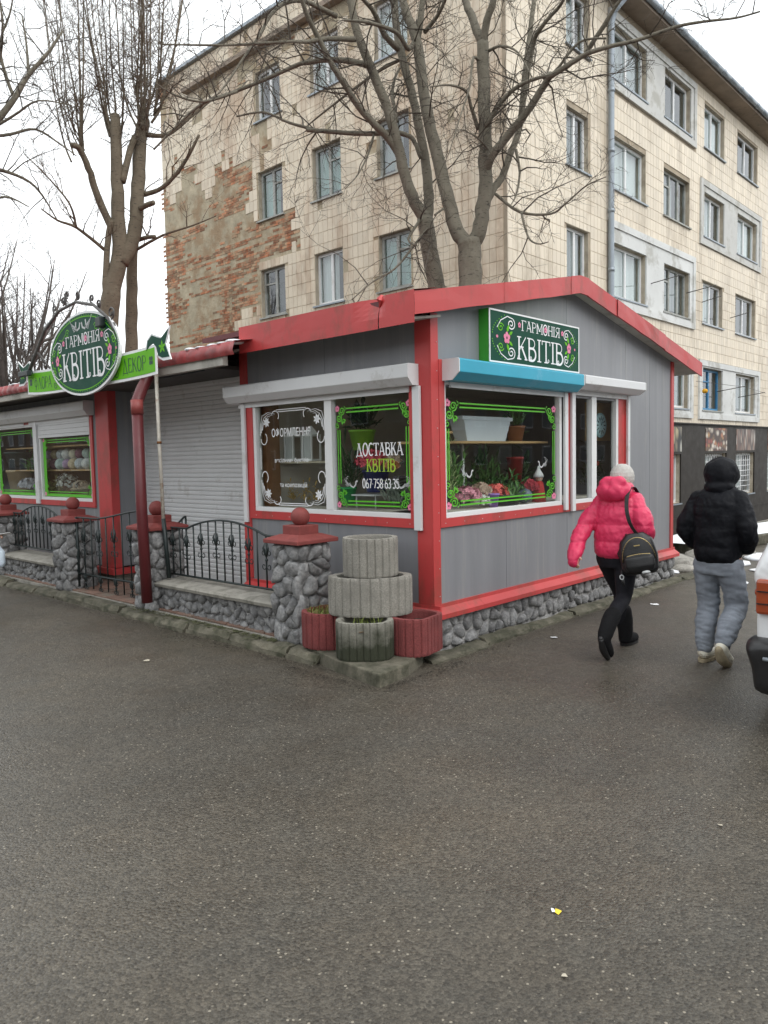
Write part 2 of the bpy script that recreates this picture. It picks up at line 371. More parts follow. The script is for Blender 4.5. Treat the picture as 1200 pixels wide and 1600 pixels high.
# kerb: worn concrete blocks along both open sides of the kiosk plot
def kerb_block(pl, a0, a1, w, z, parent, name='kerb_stone'):
    n = max(3, int((a1 - a0) / .12)); vs = []; jit = lambda s: random.uniform(-s, s)
    for i in range(n + 1):
        a = a0 + (a1 - a0) * i / n; e = .02 if i in (0, n) else 0
        for (h, v) in ((0, z), (w * .55, z - .004), (w - .03 - e, z - .006), (w - e, z - .035 - e), (w + .01 - e * .5, z * .45), (w + .015 - e * .4, -.03)):
            vs.append(pl.p(a + jit(.008), v + (jit(.008) if v > 0 else 0), h + jit(.009)))
    m = 6; fs = [(i * m + j, (i + 1) * m + j, (i + 1) * m + j + 1, i * m + j + 1) for i in range(n) for j in range(m - 1)]
    fs.append(tuple(range(m))); fs.append(tuple(n * m + j for j in range(m)))
    q = MB(); q.add(vs, fs, False); return q.build(name, KERBM, parent, recalc=True)
kerb = thing('kerb', 'x y z w', 'kerb'); del kerb['label']; del kerb['category']; kerb['kind'] = 'structure'
KL = Pl((4.28, 0, 0), (0, -1, 0), (-1, 0, 0)); KR = Pl((0, 4.06, 0), (1, 0, 0), (0, -1, 0))
a = -15.2
while a < -4.75:
    l = random.uniform(.55, .95); l = min(l, -4.65 - a); kerb_block(KL, a + .008, a + l - .012,   .15 + random.uniform(-.015, .03), .075 + random.uniform(-.015, .02), kerb); a += l
a = 4.75
while a < 10.3:
    l = random.uniform(.7, 1.05); kerb_block(KR, a + .008, a + l - .012, .15 + random.uniform(-.025, .03), .045 + random.uniform(-.012, .014), kerb); a += l

# paved forecourt behind the fence
TILEM = M('reddish_paving_tile', (.2, .12, .09), .8, .2, 9, .5, 60, dirt=(.16, .15, .12), dirt_amt=.35, rnd=.15)
mb = MB(); mb.box(4.3, 5.55, 4.2, 15.2, -.05, .085)
fc = mb.build('forecourt_pavement', CONC, kind='structure')
pv = MB(); pv.box(0, .285, 0, .285, 0, .02)
me = None
for i in range(4):
    for j in range(34):
        x = 4.33 + i * .3; y = 5.0 + j * .3
        if me is None:
            o = pv.build('paving_tile', TILEM, fc, bevel=.004); me = o.data
        else: o = link('paving_tile', me, fc, .004)
        o.location = (x, y, .088 + random.uniform(-.004, .004))

# ------------------------------------------------------------------ stone masonry: Voronoi cells shrunk and domed, one mesh per stone
def clip(poly, px, py, nx, ny):
    out = []
    for i in range(len(poly)):
        a = poly[i]; b = poly[(i + 1) % len(poly)]
        da = (a[0] - px) * nx + (a[1] - py) * ny; db = (b[0] - px) * nx + (b[1] - py) * ny
        if da <= 0: out.append(a)
        if (da < 0 < db) or (db < 0 < da):
            t = da / (da - db); out.append((a[0] + (b[0] - a[0]) * t, a[1] + (b[1] - a[1]) * t))
    return out
def cells(w, h, size, rng, asp=1.):
    nx = max(1, round(w / (size * asp))); ny = max(1, round(h / size)); P = []
    for j in range(ny):
        for i in range(nx):
            P.append(((i + .5 + (.25 if j % 2 else -.25) + rng.uniform(-.48, .48)) * w / nx, (j + .5 + rng.uniform(-.44, .44)) * h / ny))
    res = []
    for i, p in enumerate(P):
        poly = [(0, 0), (w, 0), (w, h), (0, h)]
        for j, q in enumerate(P):
            if i != j and abs(p[0] - q[0]) < size * asp * 3.5 and abs(p[1] - q[1]) < size * 3.5:
                poly = clip(poly, (p[0] + q[0]) / 2, (p[1] + q[1]) / 2, q[0] - p[0], q[1] - p[1])
                if len(poly) < 3: break
        if len(poly) >= 3: res.append(poly)
    return res
def stones(pl, a0, b0, w, h, size, depth, parent, mat, seed=0, asp=1., gap=.009, wrap=0.):
    rng = random.Random(seed)
    for poly in cells(w, h, size, rng, asp):
        for _ in range(1):
            q = []
            for i in range(len(poly)):
                a = poly[i]; b = poly[(i + 1) % len(poly)]
                q += [(a[0] * .78 + b[0] * .22, a[1] * .78 + b[1] * .22), (a[0] * .22 + b[0] * .78, a[1] * .22 + b[1] * .78)]
            poly = q if len(q) < 26 else poly
        cx = sum(p[0] for p in poly) / len(poly); cy = sum(p[1] for p in poly) / len(poly)
        rad = max(.01, min(math.hypot(p[0] - cx, p[1] - cy) for p in poly)); k0 = max(.5, 1 - gap / rad)
        tx, ty = rng.uniform(-.28, .28), rng.uniform(-.25, .35); d = depth * rng.uniform(.55, 1.15); ox = rng.uniform(-.2, .2) * rad; oy = rng.uniform(-.2, .25) * rad
        n = len(poly); vs = []
        for kk, hh in ((k0, -.01), (k0 * .95, d * .45), (k0 * .78, d * .82), (k0 * .45, d)):
            for p in poly:
                jx = rng.uniform(-.004, .004); s = 1 - kk
                vs.append(pl.p(a0 + cx + (p[0] - cx) * kk + ox * s + jx, b0 + cy + (p[1] - cy) * kk + oy * s + jx, hh + (rng.uniform(-.005, .005) + ((p[0] - cx) * tx + (p[1] - cy) * ty) * kk * min(1, hh / depth)) * (hh > 0)))
        vs.append(pl.p(a0 + cx + ox * .9, b0 + cy + oy * .9, d * 1.03)); c = len(vs) - 1
        fs = [(r * n + i, r * n + (i + 1) % n, (r + 1) * n + (i + 1) % n, (r + 1) * n + i) for r in range(3) for i in range(n)]
        fs += [(3 * n + i, 3 * n + (i + 1) % n, c) for i in range(n)]
        q = MB(); q.add(vs, fs, True); q.build('stone', mat, parent, recalc=False)

# ------------------------------------------------------------------ flower kiosk
PLl = Pl((5, 0, 0), (0, -1, 0), (-1, 0, 0))     # left (west) wall, u = -Y
PLr = Pl((0, 4.1, 0), (1, 0, 0), (0, -1, 0))    # front wall, u = X
kiosk = thing('flower_kiosk', 'grey panelled flower kiosk with red trim and low gable roof', 'kiosk', (5, 4.1, 0))
rz = lambda x: 3.40 - abs(x - 7.35) * .2          # underside line of the gable on the front wall
def part(mbx, name, mat, parent=kiosk, **k): return mbx.build(name, mat, parent, **k)
def strip(a0, a1, b0, b1f, name='wall_panel'):
    q = MB(); g = .0025
    if callable(b1f):
        ps = [(a0 + g, b0), (a1 - g, b0), (a1 - g, b1f(a1))] + ([(7.35, b1f(7.35))] if a0 < 7.3499 < a1 else []) + [(a0 + g, b1f(a0))]
    else: ps = [(a0 + g, b0), (a1 - g, b0), (a1 - g, b1f), (a0 + g, b1f)]
    PLr.poly(q, ps, -.07, 0); part(q, name, GREY)
for a0, a1 in ((5.06, 6.1), (6.1, 7.25), (7.25, 8.62)):
    strip(a0, a1, .42, 1.1); strip(a0, a1, 2.3, rz)
strip(8.62, 9.3, .42, rz); strip(9.3, 9.96, .42, rz)
for a0, a1 in ((-6.62, -5.4), (-5.4, -4.25)):
    for b0, b1 in ((.42, 1.1), (2.28, 2.86)):
        q = MB(); PLl.box(q, a0 + .0025, a1 - .0025, b0, b1, -.07, 0); part(q, 'wall_panel', GREY)
q = MB(); q.box(9.93, 10.0, 4.17, 6.7, .3, 2.9); part(q, 'side_wall', GREY)
q = MB(); q.box(5.0, 10.0, 6.63, 6.7, .3, 2.9); part(q, 'back_wall', GREY)
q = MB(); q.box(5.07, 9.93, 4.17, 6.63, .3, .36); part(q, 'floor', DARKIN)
q = MB(); q.box(5.06, 9.94, 4.17, 6.62, 2.52, 2.56); part(q, 'ceiling', LINING)
q = MB(); q.box(5.09, 9.92, 6.55, 6.62, .36, 2.52); part(q, 'inner_wall', LINING)
# corner posts and red trims
q = MB(); q.box(4.985, 4.9995, 4.0995, 4.26, .43, 2.87); q.box(4.985, 5.084, 4.083, 4.0993, .36, 2.9); part(q, 'corner_post', RED, bevel=.003)
q = MB(); q.box(9.93, 10.014, 4.085, 4.0995, .43, 2.87); q.box(10.0, 10.013, 4.0997, 4.2, .43, 2.87); part(q, 'corner_post', RED)
q = MB(); q.box(4.984, 5.0, 6.6, 6.7045, .44, 2.85); q.box(4.985, 5.1, 6.705, 6.72, .3, 2.85); part(q, 'end_post', RED)
q = MB(); PLr.frame(q, 5.085, 8.66, 1.09, 2.52, .075, 0, .02); PLr.box(q, 7.2, 7.28, 1.165, 2.445, 0, .02); PLr.box(q, 8.42, 8.585, 1.165, 2.445, 0, .012); part(q, 'window_surround', RED)
q = MB(); PLl.frame(q, -6.6, -4.25, 1.085, 2.4, .08, 0, .02); part(q, 'window_surround', RED)
# base ledge, sloped on top, in lengths with visible laps
def ledge(pl, a0, a1):
    q = MB(); q.prism([pl.p(a0, b, h) for h, b in ((0, .43), (.018, .43), (.02, .40), (.085, .355), (.085, .315), (0, .315))], [pl.p(a1, b, h) for h, b in ((0, .43), (.018, .43), (.02, .40), (.085, .355), (.085, .315), (0, .315))])
    part(q, 'base_ledge', RED)
for a0, a1 in ((4.99, 5.62), (5.622, 7.05), (7.052, 8.55), (8.552, 10.06)): ledge(PLr, a0, a1)
ledge(PLl, -6.7, -4.02)
# rivets along the trims
q = MB()
for i in range(10): q.ball((5.06, 4.082, .5 + i * .24), .0045, 6, 4)
for i in range(13): q.ball(PLr.p(5.15 + i * .27, 1.125, .02), .0045, 6, 4)
for i in range(9): q.ball(PLl.p(-6.5 + i * .27, 1.12, .02), .0045, 6, 4)
part(q, 'rivets', DGREY, kind='stuff')
# plinth of field stones
q = MB(); q.box(5.02, 10.0, 4.1, 6.7, -.3, .33); pl_ = part(q, 'plinth', MORTAR)
stones(Pl((0, 4.1, 0), (1, 0, 0), (0, -1, 0)), 4.99, .03, 5.03, .29, .135, .05, pl_, STONE, 3, .95)
stones(Pl((5.02, 0, 0), (0, -1, 0), (-1, 0, 0)), -6.7, .1, 2.6, .22, .13, .045, pl_, STONE, 4)
stones(Pl((10, 0, 0), (0, 1, 0), (1, 0, 0)), 4.1, .0, 2.5, .3, .16, .05, pl_, STONE2, 5)
# windows -------------------------------------------------
def window(pl, parent, a0, a1, b0, b1, mull=(), fw=.045, h0=-.05, h1=.012, mw=.05, name='window'):
    q = MB(); pl.frame(q, a0, a1, b0, b1, fw, h0, h1)
    for m_ in mull: pl.box(q, m_ - mw, m_ + mw, b0 + fw, b1 - fw, h0, h1 + .003)
    w = q.build(name, WHITE, parent, bevel=.004)
    e = [a0 + fw] + [z for m_ in mull for z in (m_ - mw, m_ + mw)] + [a1 - fw]
    for i in range(0, len(e), 2):
        g = MB(); pl.box(g, e[i] - .004, e[i + 1] + .004, b0 + fw - .004, b1 - fw + .004, -.03, -.024); g.build('pane', GLASS, w)
    return w
w1 = window(PLr, kiosk, 5.14, 7.13, 1.165, 2.36)
w2 = window(PLr, kiosk, 7.36, 8.42, 1.15, 2.38, (7.83,), fw=.055, mw=.055)
w3 = window(PLl, kiosk, -6.52, -4.27, 1.165, 2.33, (-5.36,), mw=.05)
def shutter_box(pl, parent, a0, a1, b0, b1, dep, mat, endmat):
    pr = [(0, b1), (dep - .015, b1), (dep, b1 - .012), (dep, b0 + (b1 - b0) * .36), (dep * .62, b0), (0, b0)]
    q = MB(); q.prism([pl.p(a0 + .012, b, h) for h, b in pr], [pl.p(a1 - .012, b, h) for h, b in pr]); o = q.build('shutter_box', mat, parent, bevel=.004)
    for x0, x1 in ((a0, a0 + .0118), (a1 - .0118, a1)):
        q = MB(); q.prism([pl.p(x0, b, h) for h, b in pr], [pl.p(x1, b, h) for h, b in pr]); q.build('end_cap', endmat, o)
    q = MB(); pl.box(q, a0 + .1, a1 - .1, b0 - .05, b0 - .002, .015, .032); q.build('shutter_lip', SHUT, o)
    return o
shutter_box(PLr, kiosk, 5.13, 7.27, 2.34, 2.52, .2, BLUE, SHUT)
shutter_box(PLr, kiosk, 7.29, 8.75, 2.375, 2.52, .2, SHUT, SHUT)
shutter_box(PLl, kiosk, -6.84, -4.22, 2.305, 2.485, .155, SHUT, SHUT)
for pl, a0, a1, b0, b1 in ((PLr, 7.135, 7.2, 1.11, 2.34), (PLr, 7.285, 7.355, 1.09, 2.375), (PLr, 8.6, 8.655, 1.12, 2.375), (PLl, -4.27, -4.19, 1.07, 2.3), (PLl, -6.68, -6.62, 1.04, 2.3)):
    q = MB(); pl.box(q, a0, a1, b0, b1, .021, .05); part(q, 'shutter_guide', SHUT, bevel=.004)
# roof: two slopes, soffits, red fascias with a dented lap
RT = 3.53
ez = lambda x: RT - abs(x - 7.35) * .2
mb_ = MB()
for xa, xb in ((4.655, 7.35), (7.35, 10.6)):
    mb_.hexa([(xa, 3.975, ez(xa) - .06), (xb, 3.975, ez(xb) - .06), (xb, 6.9, ez(xb) - .06), (xa, 6.9, ez(xa) - .06), (xa, 3.975, ez(xa) - .01), (xb, 3.975, ez(xb) - .01), (xb, 6.9, ez(xb) - .01), (xa, 6.9, ez(xa) - .01)])
roof = part(mb_, 'roof', REDDK)
q = MB()
for xa, xb in ((4.66, 7.35), (7.35, 10.59)):
    q.hexa([(xa, 3.98, rz(xa) - .004), (xb, 3.98, rz(xb) - .004), (xb, 6.85, rz(xb) - .004), (xa, 6.85, rz(xa) - .004), (xa, 3.98, rz(xa) + .016), (xb, 3.98, rz(xb) + .016), (xb, 6.85, rz(xb) + .016), (xa, 6.85, rz(xa) + .016)])
q.build('soffit', SOFF, roof)
def fascia(x0, x1, bulge=0, n=6, y=3.95, dz=0.):
    q = MB(); vs = []
    for i in range(n + 1):
        x = x0 + (x1 - x0) * i / n; w = bulge * random.uniform(-1, 1)
        zt = ez(x) + .015 + dz + w * .5; zb = ez(x) - .165 + dz + w
        vs += [(x, y + .09, zt + .004), (x, y + w * .3, zt), (x, y + w, zt - .09), (x, y + w * .5, zb), (x, y + .02, zb)]
    q.add(vs, [(i * 5 + j, i * 5 + 5 + j, i * 5 + 6 + j, i * 5 + 1 + j) for i in range(n) for j in range(4)], False)
    q.build('fascia', RED, roof, recalc=False)
fascia(4.63, 5.9, .004); fascia(5.88, 7.1, .003, y=3.947); fascia(7.08, 7.45, .0, 2, y=3.944, dz=.004)
fascia(7.42, 8.15, .004, y=3.948); fascia(8.1, 9.4, .006, 6, y=3.942, dz=.008); fascia(9.37, 10.62, .005, y=3.947)
RUST = M('weathered_red_edge', (.3, .06, .04), .6, .3, 5, dirt=(.1, .05, .03), dirt_amt=.4)
def wfascia(y0, y1, xt, n=6, dent=None, tilt=0.):
    q = MB(); vs = []; m = 7
    for i in range(n + 1):
        t = i / n; y = y0 + (y1 - y0) * t
        for j in range(m):
            s = j / (m - 1); z = 3.008 - .255 * s; x = xt + tilt * s; yy = y
            if dent and j < 4:
                k = max(0, 1 - t * 7) * (1 - s * 1.6); x += .05 * k * dent; z += random.uniform(-.02, .02) * k
            vs.append((x + random.uniform(-.0004, .0004), yy + (.09 * s if tilt else 0), z))
    q.add(vs, [(i * m + j, i * m + j + 1, i * m + m + j + 1, i * m + m + j) for i in range(n) for j in range(m - 1)], False)
    top = []
    for i in range(n + 1):
        t = i / n; k = max(0, 1 - t * 7) * (1 if dent else 0)
        top += [(xt + .05 * k, y0 + (y1 - y0) * t, 3.008), (xt + .3, y0 + (y1 - y0) * t, 3.065 - .03 * k)]
    q.add(top, [(i * 2, i * 2 + 1, i * 2 + 3, i * 2 + 2) for i in range(n)])
    q.build('fascia', RED, roof, recalc=False)
wfascia(4.345, 6.23, 4.63, 20, dent=1.)
wfascia(4.318, 3.935, 4.612, 10, dent=.8)
q = MB(); q.tube([(4.64, 4.35, 2.99), (4.65, 4.31, 3.0), (4.61, 4.29, 2.97), (4.63, 4.325, 2.92)], [.02, .03, .022, .004], 5, smooth=False); q.build('torn_edge', RED, roof)
q = MB(); q.hexa([(4.66, 4.0, 2.79), (5.02, 4.0, 2.85), (5.02, 6.6, 2.85), (4.66, 6.6, 2.79), (4.66, 4.0, 2.81), (5.02, 4.0, 2.87), (5.02, 6.6, 2.87), (4.66, 6.6, 2.81)]); q.build('eave_board', SOFF, roof)
q = MB()
for k in range(3):
    q.tube([(4.68 + .02 * k, 4.2 + i * .24, 2.785 - .012 * math.sin(i * 1.7 + k)) for i in range(10)], .006, 5)
q.build('cable', IRON, roof)
# ------------------------------------------------------------------ lettered sign box on the gable
sb = thing('sign_box', 'dark green rectangular sign box lettered white on the kiosk gable', 'sign', (6.5, 4.0, 2.53))
q = MB(); q.box(5.69, 7.306, 3.993, 4.098, 2.537, 3.01); q.build('case', SIGNSIDE, sb)
FS = Pl((5.69, 3.99, 2.537), (1, 0, 0), (0, -1, 0)); SW, SH = 1.616, .473
q = MB(); FS.box(q, .012, SW - .012, .012, SH - .012, 0, .004); q.build('face', SIGNG, sb)
q = MB(); FS.frame(q, 0, SW, 0, SH, .014, .0, .007); q.build('border', DWHITE, sb)
def logo(pl, parent, cx, y1, h1, w1, y2, h2, w2):
    """the two-line shop name, a pink flower inside the O of the upper line"""
    a = MB(); word(a, pl, 'ГАРМОНІЯ', cx - w1 / 2, y1, h1, w1, .13, .07, .006, sw=.13); a.build('upper_lettering', DWHITE, parent, recalc=False)
    a = MB(); word(a, pl, 'КВІТІВ', cx - w2 / 2, y2, h2, w2, .105, .05, .006, sw=.12)
    k = w2 / sum(GL[c][0] for c in 'КВІТІВ'); x = cx - w2 / 2
    for c, at in zip('КВІТІВ', ((.06, 1), (.2, -1), None, (.42, 1), None, (.2, -1))):
        if at: stroke(a, pl, spiral(x + at[0] * k, y2 + h2 * .12, h2 * .085, h2 * .02, 200, 1.2, 20, at[1]), h2 * .035, .0075)
        x += GL[c][0] * k
    a.build('lower_lettering', DWHITE, parent, recalc=False)
    ow = w1 / sum(GL[c][0] for c in 'ГАРМОНІЯ'); ox = cx - w1 / 2 + (sum(GL[c][0] for c in 'ГАРМ') + .3) * ow
    for fx, fy, r in ((ox, y1 + h1 * .5, h1 * .3), (cx - w1 * .56, y1 + h1 * .5, h1 * .28), (cx + w1 * .56, y1 + h1 * .5, h1 * .28)):
        p = MB(); c = MB(); flower(p, c, pl, fx, fy, r, .009, .9); o = p.build('pink_flower', DPINK, parent, recalc=False); c.build('flower_heart', REDDK, o, recalc=False)
def side_ornament(pl, parent, cx, cy, s, f, tx=1.):
    T = lambda pts: [(cx + x * tx * f * s, cy + y * s) for x, y in pts]
    for sy in (1, -1):
        w = MB(); stroke(w, pl, T([(x, sy * y) for x, y in spiral(.09, .13, .055, .008, 60, 1.6, 34, -1)]), .011 * s, .006)
        stroke(w, pl, T([(.115, sy * .18), (.04, sy * .195), (-.05, sy * .15), (-.1, sy * .08)]), .009 * s, .006); w.build('white_scroll', DWHITE, parent, recalc=False)
        g = MB(); stroke(g, pl, T([(x, sy * y) for x, y in spiral(-.05, .085, .042, .006, 20, 1.5, 30, 1)]), .01 * s, .006); g.build('green_scroll', SIGNL, parent, recalc=False)
        g = MB(); leaf(g, pl, cx + .03 * tx * f * s, cy + sy * .05 * s, (62 if f > 0 else 118) * sy, .085 * s, .0065); g.build('green_leaf', SIGNL, parent, recalc=False)
        g = MB(); leaf(g, pl, cx + .06 * tx * f * s, cy + sy * .03 * s, (30 if f > 0 else 150) * sy, .07 * s, .0066); g.build('green_leaf', SIGNL, parent, recalc=False)
        g = MB()
        for i in range(9):
            t = i / 8; disc(g, pl, cx + f * tx * s * (-.16 + .16 * t * t), cy + sy * s * (.03 + .17 * t), .006 * s * tx, .006 * s, .006, 6)
        g.build('green_dots', SIGNL, parent, recalc=False, kind='stuff')
    p = MB(); c = MB(); flower(p, c, pl, cx + .03 * f * tx * s, cy, .055 * s, .007, tx * .8); o = p.build('pink_flower', DPINK, parent, recalc=False); c.build('flower_heart', REDDK, o, recalc=False)
    p = MB(); disc(p, pl, cx - .1 * tx * f * s, cy, .014 * s * tx, .014 * s, .007, 8); p.build('pink_dot', DPINK, parent, recalc=False)
logo(FS, sb, .875, .325, .098, .7, .055, .215, .85)
side_ornament(FS, sb, .24, .235, 1.0, 1, 1.2); side_ornament(FS, sb, 1.43, .235, .95, -1, .95)
# ------------------------------------------------------------------ lettering and scrolls on the kiosk panes
def corner_scroll(pl, win, x, y, fx, fy, s, h=-.02, tx=1.):
    g = MB(); p = MB(); c = MB(); T = lambda pts: [(x + fx * a * s * tx, y + fy * b * s) for a, b in pts]
    stroke(g, pl, T(spiral(.16, .1, .075, .012, 170, 1.7, 34, -1)), .02 * s, h)
    stroke(g, pl, T(spiral(.09, .22, .07, .012, 300, 1.7, 34, 1)), .02 * s, h)
    stroke(g, pl, T(spiral(.05, .35, .05, .01, 280, 1.3, 24, -1)), .016 * s, h)
    stroke(g, pl, T([(.235, .1), (.25, .06), (.22, .02)]), .016 * s, h)
    for a in (50, 90, 20): leaf(g, pl, x + fx * .17 * s * tx, y + fy * .24 * s, a if fx * fy > 0 else 180 - a if fx < 0 and fy > 0 else -a, .1 * s, h + .0004)
    flower(p, c, pl, x + fx * .055 * s * tx, y + fy * .06 * s, .055 * s, h + .001, tx)
    g.build('green_scroll', DGREEN, win, recalc=False); p.build('pink_flower', DPINK, win, recalc=False); c.build('flower_heart', REDDK, win, recalc=False)
def green_pane(pl, win, a0, a1, b0, b1, s, bars=True, tx=1.):
    for fx, x in ((1, a0), (-1, a1)):
        for fy, y in ((1, b0), (-1, b1)): corner_scroll(pl, win, x, y, fx, fy, s, -.02, tx)
    for y0 in (b0 + .035, b1 - .07):
        g = MB()
        for y in (y0, y0 + .035): stroke(g, pl, [(a0 + .27 * s * tx, y), (a1 - .27 * s * tx, y)], .014, -.02)
        g.build('border_line', DGREEN, win, recalc=False)
    for x0 in (a0 + .03, a1 - .06):
        g = MB()
        for x in (x0, x0 + .03): stroke(g, pl, [(x, b0 + .42 * s), (x, b1 - .42 * s)], .012, -.02)
        g.build('border_line', DGREEN, win, recalc=False)
green_pane(PLl, w3, -5.29, -4.34, 1.23, 2.2, .55)
green_pane(PLr, w1, 5.2, 7.06, 1.23, 2.2, .62, tx=1.3)
q = MB(); word(q, PLl, 'ДОСТАВКА', -5.02, 1.72, .115, .58, .12, .065, -.02); q.build('lettering', DWHITE, w3, recalc=False)
q = MB(); word(q, PLl, '067·758·63·35', -4.95, 1.425, .085, .46, .12, .09, -.02, False)
q.build('lettering', DWHITE, w3, recalc=False)
q = MB(); word(q, PLl, 'КВІТІВ', -4.89, 1.575, .115, .36, .14, .07, -.02); q.build('green_lettering', DYEL, w3, recalc=False)
def bird(q, pl, x, y, f, s):
    stroke(q, pl, [(x + f * a * s, y + b * s) for a, b in ((0, .05), (.04, .0), (.1, -.02), (.15, .02), (.16, .08), (.2, .09))], .03 * s, -.0195)
    for k in range(5): stroke(q, pl, [(x + f * .02 * s, y + .02 * s), (x + f * (-.05 - .02 * k) * s, y + (.0 + .03 * k) * s), (x + f * (-.1 + .02 * k) * s, y + (.03 + .035 * k) * s)], .009 * s, -.0195)
for pl_b, bx, by, bf, bs, bw in ((PLl, -5.12, 1.44, 1, .55, w3), (PLl, -4.42, 1.44, -1, .55, w3), (PLr, 5.5, 1.52, 1, .55, w1), (PLr, 6.82, 1.58, -1, .55, w1)):
    q = MB(); bird(q, pl_b, bx, by, bf, bs); q.build('bird', DGREY, bw, recalc=False)
for fx, x in ((1, -6.46), (-1, -5.42)):
    for fy, y in ((1, 1.22), (-1, 2.22)):
        q = MB()
        for k in range(3):
            stroke(q, PLl, [(x + fx * a, y + fy * b) for a, b in ((.02 + .018 * k, .27 - .03 * k), (.03 + .022 * k, .14), (.06 + .03 * k, .06 + .022 * k), (.15, .03 + .02 * k), (.27 - .04 * k, .05 + .012 * k))], .011, -.02, .003)
        stroke(q, PLl, [(x + fx * a, y + fy * b) for a, b in arc(.08, .3, .05, .06, 180, -60, 10)], .01, -.02)
        stroke(q, PLl, [(x + fx * a, y + fy * b) for a, b in arc(.27, .07, .06, .05, 200, 400, 10)], .01, -.02)
        for k in range(7): leaf(q, PLl, x + fx * .13, y + fy * .13, 51 * k, .055, -.0196)
        q.build('white_scroll', DWHITE, w3, recalc=False)
for y in (1.235, 2.19):
    q = MB(); stroke(q, PLl, [(-6.17, y), (-5.71, y)], .008, -.02); stroke(q, PLl, [(-6.17, y + .02), (-5.71, y + .02)], .008, -.02); q.build('white_line', DWHITE, w3, recalc=False)
for x in (-6.45, -5.445):
    q = MB(); stroke(q, PLl, [(x, 1.6), (x, 1.83)], .007, -.02); stroke(q, PLl, [(x + .015, 1.6), (x + .015, 1.83)], .007, -.02); q.build('white_line', DWHITE, w3, recalc=False)
for t, x, w, y, h in (('ОФОРМЛЕННЯ', -6.25, .6, 1.93, .095), ('весільних букетів', -6.21, .52, 1.66, .06), ('та композицій', -6.14, .42, 1.41, .06)):
    text_mesh(t, PLl, x, y, h, w, -.02, 'lettering', DWHITE, w3, .01)

# ------------------------------------------------------------------ entrance between kiosk and annex: roller shutter
rs = thing('roller_shutter', 'closed white roller shutter of the entrance between kiosk and annex', 'shutter', (5.5, 8.1, .2))
SL = Pl((5.5, 0, 0), (0, -1, 0), (-1, 0, 0))
pr = [(0, 0), (.006, .004), (.012, .02), (.012, .045), (.004, .0555), (0, .0555)]
q = MB(); q.prism([SL.p(-9.6, b, h) for h, b in pr], [SL.p(-6.75, b, h) for h, b in pr]); o0 = q.build('slat', SHUT, rs)
for i in range(42):
    o = o0 if i == 0 else link('slat', o0.data, rs)
    o.location = (random.uniform(-.0015, .0015), 0, .25 + i * .0565)
q = MB(); SL.box(q, -9.64, -6.73, 2.62, 2.86, 0, .16); q.build('shutter_box', SHUT, rs, bevel=.006)
q = MB(); SL.box(q, -9.645, -9.6, .2, 2.62, -.02, .04); SL.box(q, -6.77, -6.72, .2, 2.62, -.02, .04); q.build('guide_rail', SHUT, rs)
q = MB(); SL.box(q, -9.6, -6.77, .19, .255, -.005, .014); q.build('bottom_bar', SHUT, rs)
# ------------------------------------------------------------------ annex
annex = thing('shop_annex', 'low grey shop annex with red corner post beyond the roller shutter', 'shop', (5, 9.65, 0))
AL = PLl; ap = lambda mb_, n, m, **k: mb_.build(n, m, annex, **k)
AW = M('worn_grey_render', (.2, .205, .215), .6, .1, 3, .1, 60, dirt=(.28, .28, .28), dirt_amt=.25, dscale=3, stretch=(3, 3, .6))
for a0, a1 in ((-15.2, -13.2), (-13.2, -11.5), (-11.5, -9.68)):
    q = MB(); AL.box(q, a0 + .003, a1 - .003, .3, 1.1, -.08, 0); ap(q, 'wall_panel', AW)
    q = MB(); AL.box(q, a0 + .003, a1 - .003, 2.38, 2.75, -.08, 0); ap(q, 'wall_panel', AW)
q = MB(); AL.box(q, -10.11, -9.68, 1.1, 2.38, -.08, -.002); ap(q, 'wall_panel', AW)
q = MB(); AL.box(q, -15.2, -13.6, 1.1, 2.38, -.08, -.002); ap(q, 'wall_panel', AW)
q = MB(); q.box(5.0, 5.62, 9.65, 9.72, .3, 2.8); ap(q, 'return_wall', GREY)
q = MB(); q.box(5.55, 9.5, 9.73, 9.8, 0, 2.8); q.box(5.0, 9.5, 15.1, 15.2, 0, 2.8); q.box(9.4, 9.5, 9.8, 15.1, 0, 2.8); ap(q, 'outer_wall', AW)
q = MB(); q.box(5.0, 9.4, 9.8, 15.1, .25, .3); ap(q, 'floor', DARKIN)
q = MB(); q.box(5.08, 9.4, 9.8, 15.1, 2.6, 2.64); ap(q, 'ceiling', LINING)
q = MB(); q.box(4.982, 4.9995, 9.6495, 9.99, .285, 2.75); q.box(4.982, 5.1, 9.632, 9.6493, .285, 2.75); ap(q, 'corner_post', RED, bevel=.003)
q = MB(); q.box(4.93, 5.56, 9.57, 9.6495, .2, .28); q.box(4.93, 5.0, 9.6498, 15.2, .2, .28); ap(q, 'base_ledge', RED)
q = MB(); q.box(5.0, 5.5, 9.66, 9.7, -.05, .2); q.box(5.02, 9.4, 9.7, 15.1, -.05, .25); ap(q, 'plinth', CONC)
q = MB(); AL.frame(q, -13.65, -10.1, 1.09, 2.4, .075, 0, .02); ap(q, 'window_surround', RED)
aw1 = window(AL, annex, -11.85, -10.16, 1.165, 2.33, mw=.04); aw2 = window(AL, annex, -13.6, -12.0, 1.165, 2.33)
q = MB(); AL.box(q, -11.99, -11.86, 1.1, 2.36, .0, .045); ap(q, 'shutter_guide', SHUT, bevel=.005)
for a0, a1 in ((-13.7, -12.25), (-12.248, -10.06)): shutter_box(AL, annex, a0, a1, 2.36, 2.56, .15, SHUT, SHUT)
for i in range(3):
    q = MB(); AL.box(q, -11.84, -10.17, 2.15 + i * .065, 2.213 + i * .065, .014, .024); ap(q, 'shutter_slat', SHUT, bevel=.003)
q = MB(); AL.box(q, -11.84, -10.17, 2.1, 2.147, .012, .028); ap(q, 'shutter_bottom_bar', SHUT, bevel=.003)
